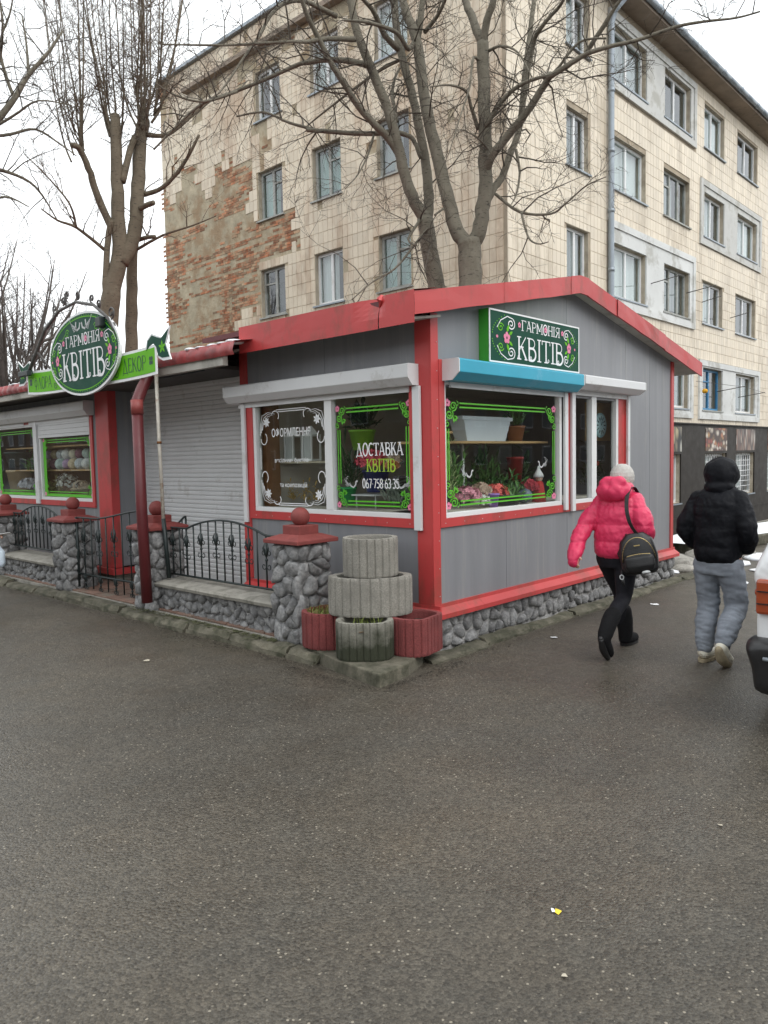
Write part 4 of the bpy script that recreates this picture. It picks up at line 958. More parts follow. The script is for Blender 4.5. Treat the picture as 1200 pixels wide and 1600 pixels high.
wr = grid_wall(BR, 14.28, 46, 2.5, 13.3, OR_, -.35, 0, 'street_wall', GROUT, bld)
gf = grid_wall(BR, 14.4, 46, -1.6, 2.56, OG, -.3, .05, 'ground_floor_cladding', BROWNC, bld)
# bare wall masks
def bare(y, z):
    n = noise.noise((y * .9, z * .9, 7.)) * .45 + noise.noise((y * 2.7, z * 2.7, 2.)) * .3
    if z < 10.7 + n * 2.4:
        bd = 18.3 if z > 8.75 else 16.35 if z > 7.5 else 18.2 if z > 6.25 else 19.0
        if y + n * 1.5 > bd: return True
    if z > 12.9 and noise.noise((y * .8, z * 1.4, 31.)) > .17: return True
    return noise.noise((y * 1.1, z * 1.1, 55.)) + .5 * noise.noise((y * 4, z * 4, 9.)) > (.5 if y > 15 else .62)
PAN = [(18.95, 24.75, 5.55, 7.78, PAINT, .045), (18.95, 24.75, 11.12, 13.05, PAINTG, .04), (25.15, 31.15, 8.32, 10.36, PAINTG, .04), (22.0, 24.65, 2.75, 4.62, PAINT, .04), (25.15, 31.2, 2.75, 4.66, PAINT, .045)]
for a0, a1, b0, b1, mt, h in PAN:
    holes = [o for o in OR_ if o[0] > a0 - .1 and o[1] < a1 + .3 and o[2] > b0 and o[3] < b1 + .1]
    grid_wall(BR, a0 + .18, a1 - .18, b0 + .12, b1 - .12, holes, .0, h, 'painted_panel', mt, wr)
    q = MB(); BR.frame(q, a0, a1, b0, b1, .18, 0, h + .035); q.build('painted_border', PAINTG if mt is PAINTG else PAINT, wr)
TW, TH = .185, .302
def tiles(pl, a0, a1, b0, b1, holes, skip, mat, parent, wall, score):
    rng = random.Random(5); cand = []; na = int((a1 - a0) / TW); nb = int((b1 - b0) / TH)
    for i in range(na):
        for j in range(nb):
            ua, ub = a0 + i * TW, b0 + j * TH; uc, vc = ua + TW / 2, ub + TH / 2
            x0, x1, y0, y1 = ua + .002, ua + TW - .002, ub + .002, ub + TH - .002
            dead = False
            for h in holes:
                if x1 > h[0] and x0 < h[1] and y1 > h[2] and y0 < h[3]:
                    if h[0] <= uc <= h[1] and h[2] <= vc <= h[3]: dead = True; break
                    if vc > h[3]: y0 = max(y0, h[3])
                    elif vc < h[2]: y1 = min(y1, h[2])
                    elif uc < h[0]: x1 = min(x1, h[0])
                    else: x0 = max(x0, h[1])
            if dead or skip(uc, vc): continue
            cand.append((score(uc, vc), x0, x1, y0, y1))
    cand.sort(reverse=True); q = MB()
    def one(m_, x0, x1, y0, y1, r):
        e = .004; d = .018 + rng.uniform(-.002, .002)
        m_.add([pl.p(x0, y0, 0), pl.p(x1, y0, 0), pl.p(x1, y1, 0), pl.p(x0, y1, 0), pl.p(x0 + e, y0 + e, d), pl.p(x1 - e, y0 + e, d), pl.p(x1 - e, y1 - e, d), pl.p(x0 + e, y1 - e, d)],
               [(4, 5, 6, 7), (0, 1, 5, 4), (1, 2, 6, 5), (2, 3, 7, 6), (3, 0, 4, 7)], False, r)
    for k, (s, x0, x1, y0, y1) in enumerate(cand):
        if k < 150:
            m_ = MB(); one(m_, x0, x1, y0, y1, 0); m_.build('facade_tile', mat, wall, recalc=False)
        else: one(q, x0, x1, y0, y1, rng.random())
    q.build('facade_tiles', mat, wall, recalc=False, kind='stuff')
tiles(BL, -23.1, -9.5, -1.0, 14.15, OL, lambda u, v: bare(-u, v), TILEE, bld, wl, lambda u, v: (1e3 if (-u < 13 and 5.4 < v < 9.5) else 0) - (-u) - abs(v - 6) * .7)
inpan = lambda u, v: any(p[0] < u < p[1] and p[2] < v < p[3] for p in PAN)
tiles(BR, 14.28, 46, 2.57, 13.3, OR_, inpan, TILE, bld, wr, lambda u, v: (1e3 if (6.6 < v < 11) else 0) - (u - 14) * 1.2 - abs(v - 7.5) * .5)
q = MB(); rb = random.Random(3)
z = 4.6; row = 0
while z < 14.1:
    y = 15.9 + (row % 2) * .13
    while y < 23.0:
        if bare(y + .12, z) and not any(-b < y + .3 and y < -a + .02 and c < z + .08 and z < d for a, b, c, d in OL):
            n = .8 * noise.noise((y * .4, z * 1.1, 12.)) + .55 * noise.noise((y * .5, row * .71, 5.)) + .3 * noise.noise((y * 2.6, z * 2, 8.)) + .22 * math.exp(-((z - 7.8) / 1.0) ** 2)
            if n > .14 + .25 * (rb.random() - .5):
                d = .002 + .012 * rb.random(); BL.box(q, -y - .245, -y, z, z + .066, -.005, d, rb.random())
        y += .258
    z += .078; row += 1
q.build('bricks', BRICK, wl, kind='stuff')
def flat_window(pl, a0, a1, s, t, kind, rng, parent):
    rec = -.13; fm = WHITE if kind in (0, 1) else OLDW if kind == 2 else BLUEW
    q = MB(); fw = .085; pl.frame(q, a0, a1, s, t, fw, rec - .05, rec + .02); W = a1 - a0
    ms = [a0 + W * .52] if W < 1.5 else ([a0 + W * .36, a0 + W * .68] if kind == 2 else [a0 + W * .5])
    for m_ in ms: pl.box(q, m_ - .045, m_ + .045, s + fw, t - fw, rec - .045, rec + .025)
    if kind == 2 or kind == 3:
        e0 = a0 + fw if rng.random() < .5 or W > 1.5 else ms[0]; e1 = ms[0] if e0 < ms[0] else a1 - fw
        pl.box(q, e0, e1, t - .45, t - .4, rec - .04, rec + .02)
    w = q.build('window', fm, parent)
    e = [a0 + fw] + [z for m_ in ms for z in (m_ - .045, m_ + .045)] + [a1 - fw]
    for i in range(0, len(e), 2):
        g = MB(); pl.box(g, e[i] - .003, e[i + 1] + .003, s + fw - .003, t - fw + .003, rec - .02, rec - .012); g.build('pane', FLATG, w)
    c = rng.choice([0, 0, 0, 1, 2]) if kind != 2 else rng.choice([1, 2, 2, 3]); g = MB()
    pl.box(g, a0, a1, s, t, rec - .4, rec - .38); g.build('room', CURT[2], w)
    if c != 2:
        n = 18; x0_, x1_ = (a0, a1) if rng.random() < .5 else (a0, a0 + W * .62)
        g = MB(); b0_ = s + (0 if rng.random() < .6 else .2)
        g.add([pl.p(x0_ + (x1_ - x0_) * i / n, y, rec - .13 + .02 * math.sin(i * 2.1)) for i in range(n + 1) for y in (b0_, t)], [(i * 2, i * 2 + 2, i * 2 + 3, i * 2 + 1) for i in range(n)], True); g.build('curtain', CURT[c], w, recalc=False)
    g = MB(); pl.frame(g, a0, a1, s, t, .012, -.3, .0012); g.build('reveal', REVEAL, w)
    g = MB(); pl.box(g, a0 - .06, a1 + .06, s - .045, s - .005, -.16, .075); g.build('sill', ZINC if kind < 2 else OLDW, w)
rw = random.Random(21)
KL_ = {(-18.05, 5.85): 2, (-18.05, 8.62): 2, (-15.7, 8.62): 2, (-15.7, 5.85): 0, (-13.32, 5.85): 2, (-13.32, 8.62): 2}
for a, b in Ls:
    for s in SILL: flat_window(BL, a, b, s, s + RH, KL_.get((a, s), 0), rw, wl)
KR_ = {(22.4, 8.62): 2, (22.4, 5.85): 2, (19.15, 5.85): 0, (25.5, 3.05): 3, (16.8, 5.85): 0}
for a, b in Rs:
    for s in SILL: flat_window(BR, a, b, s, s + RH, KR_.get((a, s), rw.choice([0, 0, 1])), rw, wr)
for a, b, s, t in OG: flat_window(BR, a, b, s, t, 0, rw, gf)
# reveals: inner faces of the openings come from the wall thickness; grilles on the ground floor
for k, (a, b, s, t) in enumerate(OG):
    if k == 0: continue
    q = MB()
    for i in range(9): x = a + (b - a) * (i + .5) / 9; q.tube([BR.p(x, s, -.1), BR.p(x, t, -.1)], .012, 4)
    for j in range(8): y = s + (t - s) * (j + .5) / 8; q.tube([BR.p(a, y, -.1), BR.p(b, y, -.1)], .012, 4)
    q.build('window_grille', DWHITE, gf)
# food photo panels above the shop windows
def poster_mat(name, cols, sc, base):
    m, N, L, b = nodes(name); g = N.new('ShaderNodeNewGeometry').outputs['Position']
    mp = N.new('ShaderNodeMapping'); mp.inputs['Scale'].default_value = (1, 0, sc[1]); L.new(g, mp.inputs['Vector'])
    v = N.new('ShaderNodeTexVoronoi'); v.inputs['Scale'].default_value = sc[0]; L.new(mp.outputs[0], v.inputs['Vector'])
    s = N.new('ShaderNodeSeparateColor'); L.new(v.outputs['Color'], s.inputs[0]); r = N.new('ShaderNodeValToRGB'); r.color_ramp.interpolation = 'CONSTANT'
    el = r.color_ramp.elements
    while len(el) < len(cols): el.new(.5)
    for i, c in enumerate(cols): el[i].position = i / len(cols); el[i].color = (*c, 1)
    L.new(s.outputs[0], r.inputs[0]); d = ramp(N, L, v.outputs['Distance'], .1, .75)
    L.new(mixrgb(N, L, d, r.outputs[0], base), b.inputs['Base Color']); b.inputs['Roughness'].default_value = .45; return m
FOOD = [(.55, .3, .12), (.35, .08, .05), (.7, .62, .5), (.12, .05, .03), (.5, .2, .1), (.8, .72, .62), (.2, .12, .06)]
P1 = poster_mat('deli_food_print', FOOD, (4.5, 1.3), (.05, .025, .02)); P2 = poster_mat('dried_sausage_print', [(.3, .2, .15), (.5, .42, .36), (.22, .13, .1), (.6, .55, .5)], (7, .3), (.06, .04, .035)); P3 = poster_mat('basket_food_print', [(.8, .78, .7), (.5, .42, .25), (.1, .08, .05), (.3, .26, .2)], (4, .6), (.02, .02, .02))
for (a, b, s, t), mt in zip(OG, (P3, P1, P2, P1, P2)):
    q = MB(); BR.box(q, a, b, 1.7, 2.47, .05, .062); q.build('food_poster', mt, gf)
q = MB(); BR.box(q, 14.4, 46, 2.56, 2.6, -.01, .12); BR.box(q, 14.4, 46, -.42, -.36, .05, .075); q.build('cornice', BROWNC, gf)
q = MB(); BR.box(q, 14.4, 46, -1.6, -1.05, .05, .4); q.build('base_step', CONC, gf)
# roof edges, eave with gutter, downpipe
q = MB(); BR.box(q, 14.05, 46, 13.3, 13.43, -12, .55); q.build('eave_slab', M('eave_concrete', (.3, .24, .19), .9, .2, 2, .4, 30, dirt=(.1, .085, .07), dirt_amt=.3, dscale=1), bld)
q = MB(); n = 8
for i in range(40):
    x = 14 + i * .8; q.tube([BR.p(x, 13.45, .62), BR.p(x + .815, 13.45, .62)], .085 if i % 2 else .082, 10)
for i in range(21): q.tube([BR.p(14.2 + i * 1.6, 13.45, .62), BR.p(14.25 + i * 1.6, 13.45, .62)], .1, 10)
q.build('gutter', ZINC, bld)
q = MB(); BL.box(q, -23.25, -9.3, 14.15, 14.24, -.4, .12); q.build('parapet_flashing', ZINC, bld)
q = MB(); q.box(14.64, 46, 9.86, 23.0, 13.44, 13.9); q.box(14.64, 46, 22.8, 23.1, -1.5, 13.4); q.box(45.7, 46, 9.86, 22.8, -1.5, 13.4); q.build('roof', ZINC, bld)
q = MB(); P_ = [BR.p(18.95, 13.2, .6), BR.p(18.93, 12.9, .2)] + [BR.p(18.9, 12.6 - i * .7, .12) for i in range(21)]
q.tube(P_, .075, 12)
for i in range(9): q.tube([BR.p(18.9, 12.5 - i * 1.5, .12), BR.p(18.9, 12.4 - i * 1.5, .12)], .088, 12)
q.build('downpipe', ZINC, bld)
# laundry arms and bits at the flats' windows
q = MB()
for x, z, l in ((21.5, 6.5, .9), (24.1, 6.6, .9), (25.4, 6.5, .6), (28.0, 6.3, .6), (26.8, 3.7, .9), (28.9, 3.6, .9)): q.tube([BR.p(x, z, .03), BR.p(x + .1, z + .12, l)], .014, 5)
q.tube([BR.p(22.8, 3.75, .85), BR.p(27, 3.8, .88), BR.p(29.2, 3.7, .88)], .006, 4)
q.build('laundry_arm', IRON2, bld)
q = MB(); q.ball(BR.p(23.5, 3.5, .85), .09, 8, 6, 1, 1, .8); q.build('orange_cloth', M('orange_cloth', (.75, .38, .02), .8), bld)
# sunken yard: handrail, rubble and snow beyond the kiosk
hr = thing('stair_handrail', 'grey metal handrail of the basement steps just past the kiosk corner', 'handrail', (10.9, 5.2, 0))
q = MB(); q.tube([(10.75, 5.0, .62), (11.2, 5.35, .5), (12.6, 6.2, -.1)], .028, 8); q.build('rail', ZINC, hr)
for i in range(12):
    t = i / 11; x, y = 10.75 + 1.6 * t, 5.0 + 1.1 * t; q = MB(); q.tube([(x, y, ground_z(x, y) - .05), (x, y, .6 - .6 * t)], .01, 5); q.build('baluster', IRON, hr)
sl = MB(); rs_ = random.Random(8)
def rock(q, x, y, z, r, sx, sy, sz, a, rng):
    vs = []; n, m = 9, 6; ca, sa = math.cos(a), math.sin(a)
    for i in range(m + 1):
        for j in range(n):
            th = PI * i / m; ph = 2 * PI * j / n; k = r * (1 + .25 * noise.noise((x * 3 + math.sin(th) * math.cos(ph) * 1.4, y * 3 + math.sin(th) * math.sin(ph) * 1.4, math.cos(th) * 1.4)))
            px, py = k * math.sin(th) * math.cos(ph) * sx, k * math.sin(th) * math.sin(ph) * sy; vs.append((x + px * ca - py * sa, y + px * sa + py * ca, z + k * math.cos(th) * sz))
    q.add(vs, [(i * n + j, i * n + (j + 1) % n, (i + 1) * n + (j + 1) % n, (i + 1) * n + j) for i in range(m) for j in range(n)], True)
for i, (x, y, r, lab) in enumerate(((10.5, 4.6, .2, 'grey rubble stone against the kiosk corner'), (11.2, 4.5, .26, 'flat beige rubble stone near the handrail'), (12.0, 4.35, .3, 'mossy broken slab piece half under snow'), (12.9, 4.2, .3, 'rubble stone at the edge of the snow patch'), (11.6, 4.9, .28, 'rubble stone at the top of the basement steps'), (10.75, 4.25, .13, 'small rubble stone lying by the plinth end'))):
    q = MB(); rock(q, x, y, .03, r, 1.3, 1, .55, i * 1.1, rs_); tag(q.build('rubble_stone', STONE2), lab, 'stone', 'rubble beyond the kiosk')
q = MB(); q.hexa([(12.6, 4.75, -.02), (17, 3.9, -.02), (17.4, 5.0, -.02), (13.0, 5.6, -.02), (12.6, 4.75, .16), (17, 3.9, .2), (17.4, 5.0, .22), (13.0, 5.6, .18)]); tag(q.build('concrete_slab', KERBM, bevel=.03), 'concrete slab lying under the snow right of the man', 'slab')
vs = []; n, m = 26, 10
for i in range(n + 1):
    for j in range(m + 1):
        s, t = i / n, j / m; x = 12.65 + 4.6 * s; y = 4.78 + (.85 - .0 * s) * t - .85 * s * .95; e = min(1, min(s, 1 - s, t, 1 - t) * 7)
        vs.append((x + .1 * noise.noise((s * 7, t * 7, 1.)), y + .1 * noise.noise((s * 7, t * 7, 4.)), .165 + .05 * s * .8 + .07 * e + .05 * noise.noise((x * 1.3, y * 1.3, 0.)) * e))
q = MB(); q.add(vs, [(i * (m + 1) + j, i * (m + 1) + m + 1 + j, i * (m + 1) + m + 2 + j, i * (m + 1) + j + 1) for i in range(n) for j in range(m)], True)
o = q.build('snow', SNOW, recalc=False, kind='stuff'); o['label'] = 'patch of old snow on the slab right of the man'; o['category'] = 'snow'
for x, y, r in ((11.1, 4.15, .2), (11.8, 4.0, .28), (10.6, 4.45, .18), (11.4, 3.4, .12), (12.8, 3.8, .3), (10.2, 3.3, .1)):
    q = MB(); rock(q, x, y, .01, r, 1.4, 1, .18, x, rs_); o = q.build('snow', SNOW, kind='stuff'); o['label'] = 'small melting clump of snow near the rubble'; o['category'] = 'snow'; o['group'] = 'melting snow clumps'

# ------------------------------------------------------------------ bare trees
def bark(name, c1, c2, c3):
    m, N, L, b = nodes(name); g = N.new('ShaderNodeNewGeometry').outputs['Position']
    c = mixrgb(N, L, ramp(N, L, noisenode(N, L, 3, 6, .7, g), .35, .65), c1, c2)
    c = mixrgb(N, L, ramp(N, L, noisenode(N, L, 6, 5, .7, g, (1.6, 1.6, 7)), .57, .64), c, c3)
    L.new(c, b.inputs['Base Color']); b.inputs['Roughness'].default_value = .85
    bn = N.new('ShaderNodeBump'); bn.inputs['Strength'].default_value = 1.; bn.inputs['Distance'].default_value = .03; L.new(noisenode(N, L, 22, 8, .75, g, (1.2, 1.2, .6)), bn.inputs['Height']); L.new(bn.outputs[0], b.inputs['Normal'])
    return m
BARK = bark('olive_bark', (.15, .134, .1), (.225, .203, .155), (.05, .043, .034)); BARK2 = bark('brown_bark', (.135, .108, .074), (.2, .165, .116), (.05, .04, .03))
TWIG = M('dark_twig', (.085, .072, .056), .9, .3, 6); TWIG2 = M('brown_twig', (.11, .075, .05), .9, .3, 6)
FARB = M('far_twig', (.13, .11, .1), .9, .3, 3)
def grow(q, p, d, length, r, lvl, rng, droop, kids):
    n = 4 if lvl > 1 else 3; pts = [p.copy()]; rad = [r]; c = p.copy(); dd = d.copy()
    for i in range(n):
        dd = (dd + Vector((rng.gauss(0, .28), rng.gauss(0, .28), rng.gauss(0, .22) + droop))).normalized(); c = c + dd * (length / n); pts.append(c.copy()); rad.append(r * (1 - .75 * (i + 1) / n))
    q.tube(pts, rad, 3 if r < .012 else 5, cap=False)
    if lvl <= 0: return
    for k in range(rng.randint(kids[0], kids[1])):
        t = rng.uniform(.2, 1) * n; i = min(n - 1, int(t)); b = pts[i].lerp(pts[i + 1], t - i); ax = (pts[i + 1] - pts[i]).normalized()
        side = ax.cross(Vector((rng.gauss(0, 1), rng.gauss(0, 1), rng.gauss(0, 1)))); side.normalize()
        grow(q, b, (ax * .7 + side * rng.uniform(.5, 1)).normalized(), length * rng.uniform(.4, .65), max(.0032, rad[i] * .62), lvl - 1, rng, droop, kids)
def smooth_limb(pts, sub=3):
    out = []; n = len(pts)
    for i in range(n - 1):
        p0, p1, p2, p3 = (Vector(pts[max(0, min(n - 1, i + k))]) for k in (-1, 0, 1, 2))
        for s in range(sub):
            t = s / sub; out.append(.5 * ((2 * p1) + (p2 - p0) * t + (2 * p0 - 5 * p1 + 4 * p2 - p3) * t * t + (3 * p1 - p0 - 3 * p2 + p3) * t ** 3))
    out.append(Vector(pts[-1])); return out
def tree(name, label, limbs, mat, tmat, seed, per_m=3.2, length=.9, lvl=2, droop=.02, base=None, kids=(2, 5), group='bare trees', rmax=.09, upward=.25):
    rng = random.Random(seed); b = limbs[0][0]; gz = base if base is not None else 0
    t = thing(name, label, 'tree', (b[0], b[1], gz), group); q = MB(); tw = MB()
    first = [(b[0], b[1], gz - .1, b[3] * 1.35), (b[0], b[1], gz + .25, b[3] * 1.12)] + list(limbs[0])
    for k, lb in enumerate([first] + list(limbs[1:])):
        P = smooth_limb([Vector(p) for p in lb] if False else [Vector((p[0], p[1], p[2], p[3])) for p in lb], 4)
        xyz = [Vector((p[0], p[1], p[2])) for p in P]; R = [max(.004, p[3]) * (1 + .03 * math.sin(i * 2.3 + k)) for i, p in enumerate(P)]
        jit = [v + Vector((rng.gauss(0, 1), rng.gauss(0, 1), 0)) * min(.006, R[i] * .06) for i, v in enumerate(xyz)]
        part_ = MB() if k == 0 else q; part_.tube(jit, R, 12 if R[0] > .06 else 8)
        if k == 0: part_.build('trunk', mat, t); 
        for i in range(len(jit) - 1):
            seg = jit[i + 1] - jit[i]; L_ = seg.length
            if R[i] > rmax or jit[i].z < 3.2: continue
            m_ = per_m * L_ * (.5 if R[i] > .05 else 1); c = int(m_) + (rng.random() < m_ - int(m_))
            for _ in range(c):
                ax = seg.normalized(); side = ax.cross(Vector((rng.gauss(0, 1), rng.gauss(0, 1), rng.gauss(0, 1)))).normalized()
                dd = (ax * .45 + side + Vector((0, 0, upward))).normalized(); l = length * rng.uniform(.45, 1.25)
                grow(tw, jit[i] + seg * rng.random(), dd, l, min(.016, R[i] * .5 + .004) * rng.uniform(.6, 1), lvl, rng, droop, kids)
    q.build('limbs', mat, t); tw.build('crown', tmat, t, recalc=False)
    return t

T2=[
 [(9.51,7.62,3.46,0.141),(9.55,7.67,4.28,0.136),(9.51,7.78,4.96,0.131),(9.49,7.85,5.43,0.126)],
 [(9.49,7.85,5.43,0.101),(9.35,7.93,5.67,0.094),(9.22,8.02,6.09,0.087),(9.12,8.08,6.6,0.081),(8.98,8.19,7.17,0.074),(8.81,8.32,7.67,0.068),(8.65,8.46,8.25,0.062),(8.58,8.48,8.61,0.055),(8.51,8.5,9.06,0.049),(8.49,8.48,9.59,0.043)],
 [(9.51,7.83,5.4,0.086),(9.61,7.86,5.71,0.082),(9.67,7.94,6.21,0.077),(9.69,8.07,6.79,0.073),(9.7,8.23,7.47,0.069),(9.68,8.42,8.13,0.065),(9.7,8.56,8.69,0.061),(9.76,8.64,9.16,0.056),(9.84,8.72,9.86,0.052),(9.97,8.75,10.57,0.048)],
 [(9.26,8.05,6.29,0.06),(9.0,8.15,6.61,0.056),(8.75,8.21,6.77,0.052),(8.5,8.3,6.99,0.048),(8.27,8.36,7.26,0.044),(8.04,8.41,7.52,0.041),(7.84,8.45,7.82,0.037),(7.66,8.45,8.01,0.033),(7.52,8.41,8.21,0.03),(7.4,8.35,8.4,0.027)],
 [(9.1,8.11,6.73,0.045),(9.04,8.48,6.79,0.041),(8.9,8.93,6.89,0.037),(8.6,9.56,7.04,0.032),(8.88,9.56,7.1,0.028),(8.68,10.1,7.34,0.023),(8.53,10.57,7.61,0.019),(8.34,11.08,7.64,0.014)],
 [(8.73,8.31,7.66,0.049),(8.63,8.63,7.8,0.045),(8.48,9.0,7.89,0.042),(8.39,9.29,7.92,0.039),(8.4,9.48,7.97,0.035),(8.16,9.92,7.84,0.031),(7.86,10.42,7.69,0.028),(7.56,10.93,7.57,0.024),(7.36,11.31,7.32,0.02),(7.1,11.74,6.93,0.016)],
 [(7.74,10.25,7.59,0.026),(7.2,10.4,7.31,0.02),(6.75,10.5,7.3,0.015),(6.41,10.47,7.35,0.01)],
 [(8.56,8.39,8.0,0.043),(8.06,8.46,7.85,0.036),(7.64,8.45,7.65,0.029),(7.26,8.4,7.49,0.023),(6.48,8.78,7.3,0.016),(5.71,9.14,7.16,0.01)],
 [(8.39,8.6,8.35,0.039),(8.11,8.66,8.38,0.035),(7.82,8.74,8.4,0.031),(7.52,8.81,8.26,0.027),(7.27,8.81,7.99,0.024),(7.05,8.77,7.64,0.02),(6.78,8.78,7.26,0.017),(6.5,8.8,6.84,0.014),(6.3,8.75,6.6,0.011)],
 [(9.26,8.25,6.81,0.04),(9.4,8.08,6.74,0.037),(9.46,8.01,6.64,0.034),(9.51,7.93,6.39,0.03)],
 [(9.29,8.23,6.97,0.03),(9.54,8.52,7.64,0.024),(9.91,8.67,8.17,0.018),(10.33,8.75,8.61,0.011)],
 [(9.39,8.25,8.11,0.05),(9.06,8.24,8.2,0.043),(8.78,8.19,8.4,0.036),(8.5,8.13,8.44,0.029),(8.17,8.12,8.53,0.023)],
 [(9.37,7.83,5.4,0.025),(9.1,7.86,5.05,0.02),(9.07,7.67,4.91,0.015)],
 [(9.45,7.74,5.27,0.025),(9.12,7.76,4.94,0.021),(8.73,7.83,4.53,0.017),(8.35,7.93,4.3,0.013),(7.98,8.0,4.0,0.009)],
 [(9.65,8.4,8.11,0.031),(9.63,8.82,8.09,0.026),(9.52,9.33,7.93,0.022),(9.37,9.88,7.7,0.017),(9.3,10.33,7.54,0.011)],
 [(9.04,8.48,6.79,0.02),(8.78,8.37,6.38,0.016),(8.48,8.31,5.98,0.011),(8.17,8.27,5.69,0.007)],
]
T3=[
 [(9.52,7.02,3.39,0.175),(9.58,7.04,4.23,0.175),(9.6,7.06,4.62,0.175),(9.6,7.09,4.96,0.175)],
 [(9.58,7.11,4.9,0.117),(9.54,7.25,5.13,0.11),(9.52,7.39,5.58,0.103),(9.5,7.56,6.22,0.096),(9.48,7.73,6.9,0.089),(9.48,7.88,7.71,0.082),(9.51,7.97,8.18,0.075),(9.47,8.14,8.65,0.068),(9.48,8.22,8.87,0.06),(9.46,8.37,9.39,0.053),(9.52,8.45,10.06,0.046)],
 [(9.6,8.03,8.27,0.06),(9.63,7.99,8.54,0.053),(9.66,7.96,8.84,0.045),(9.74,7.89,9.45,0.038),(9.77,7.87,9.91,0.03)],
 [(9.63,7.06,4.9,0.117),(9.7,6.95,5.1,0.112),(9.74,6.9,5.51,0.106),(9.77,6.88,5.96,0.101),(9.78,6.89,6.71,0.096),(9.79,6.91,7.45,0.091),(9.78,6.92,7.86,0.086)],
 [(9.78,6.92,7.84,0.067),(9.78,7.11,8.31,0.059),(9.81,7.25,8.62,0.051),(9.88,7.4,9.3,0.043),(10.01,7.46,9.83,0.035)],
 [(9.78,6.91,7.84,0.062),(9.74,6.8,8.12,0.054),(9.72,6.67,8.34,0.047),(9.71,6.55,8.85,0.039),(9.6,6.51,9.2,0.032)],
 [(9.79,6.94,5.44,0.063),(9.97,6.88,5.77,0.059),(10.12,6.83,5.95,0.055),(10.31,6.76,6.4,0.051),(10.48,6.72,6.8,0.047),(10.62,6.73,7.52,0.043),(10.79,6.72,8.34,0.039),(10.92,6.73,8.85,0.035),(11.07,6.74,9.53,0.03)],
 [(9.77,6.88,5.96,0.068),(9.72,6.73,6.14,0.063),(9.79,6.46,6.41,0.058),(9.84,6.21,6.63,0.053),(9.87,5.98,6.88,0.049),(9.84,5.81,7.03,0.045),(9.7,5.73,6.94,0.04),(9.74,5.47,7.01,0.036),(9.78,5.22,7.08,0.032),(9.84,4.93,7.09,0.028),(9.96,4.58,7.09,0.024),(10.16,4.16,7.17,0.021),(10.26,3.83,7.15,0.017),(10.37,3.48,7.1,0.013),(10.42,3.21,7.09,0.01)],
 [(10.06,5.37,7.24,0.036),(10.04,5.13,7.47,0.029),(10.01,4.89,7.68,0.023),(9.97,4.65,7.85,0.017)],
 [(9.73,6.84,6.6,0.038),(9.76,6.57,6.89,0.034),(9.79,6.28,7.03,0.029),(9.83,5.96,7.05,0.025),(9.81,5.72,7.03,0.021),(9.9,5.39,7.34,0.017),(9.98,5.03,7.29,0.013)],
 [(9.93,6.81,5.66,0.024),(9.99,6.42,5.32,0.021),(10.12,5.98,5.22,0.017),(10.1,5.72,5.3,0.013),(10.13,5.41,5.48,0.01),(10.14,5.11,5.53,0.007)],
 [(9.92,6.35,5.28,0.019),(9.82,6.17,4.87,0.015),(9.76,5.97,4.72,0.011),(9.71,5.77,4.7,0.007)],
 [(10.28,6.67,6.37,0.025),(10.15,6.52,5.96,0.019),(9.94,6.45,5.57,0.013),(9.72,6.42,5.34,0.007)],
 [(10.43,6.69,6.78,0.045),(10.37,6.43,7.8,0.037),(10.22,6.16,7.97,0.031),(10.15,5.81,8.11,0.024),(9.98,5.56,8.21,0.018)],
 [(9.74,6.98,6.6,0.034),(9.54,6.96,6.86,0.027),(9.35,6.92,7.02,0.021),(9.05,6.99,7.03,0.015),(8.72,7.07,6.92,0.009)],
 [(9.85,6.95,7.51,0.024),(9.57,6.93,7.58,0.02),(9.31,6.82,7.03,0.015),(9.01,6.75,6.55,0.011),(8.67,6.72,5.89,0.007)],
 [(9.83,6.84,6.26,0.019),(9.44,6.75,6.31,0.013),(9.0,6.71,6.31,0.007)],
 [(9.83,6.85,7.73,0.024),(9.74,6.55,7.66,0.019),(9.66,6.22,7.42,0.014),(9.53,5.91,6.93,0.009)],
 [(9.6,8.03,8.3,0.045),(9.26,7.93,7.95,0.038),(8.91,7.86,8.03,0.031),(8.41,7.96,8.02,0.024),(7.95,8.0,7.89,0.018)],
 [(9.68,7.95,8.36,0.035),(9.59,7.62,8.44,0.029),(9.44,7.35,8.5,0.024),(9.29,7.08,8.67,0.019)],
 [(9.38,7.38,5.46,0.019),(9.04,7.29,5.27,0.014)],
]
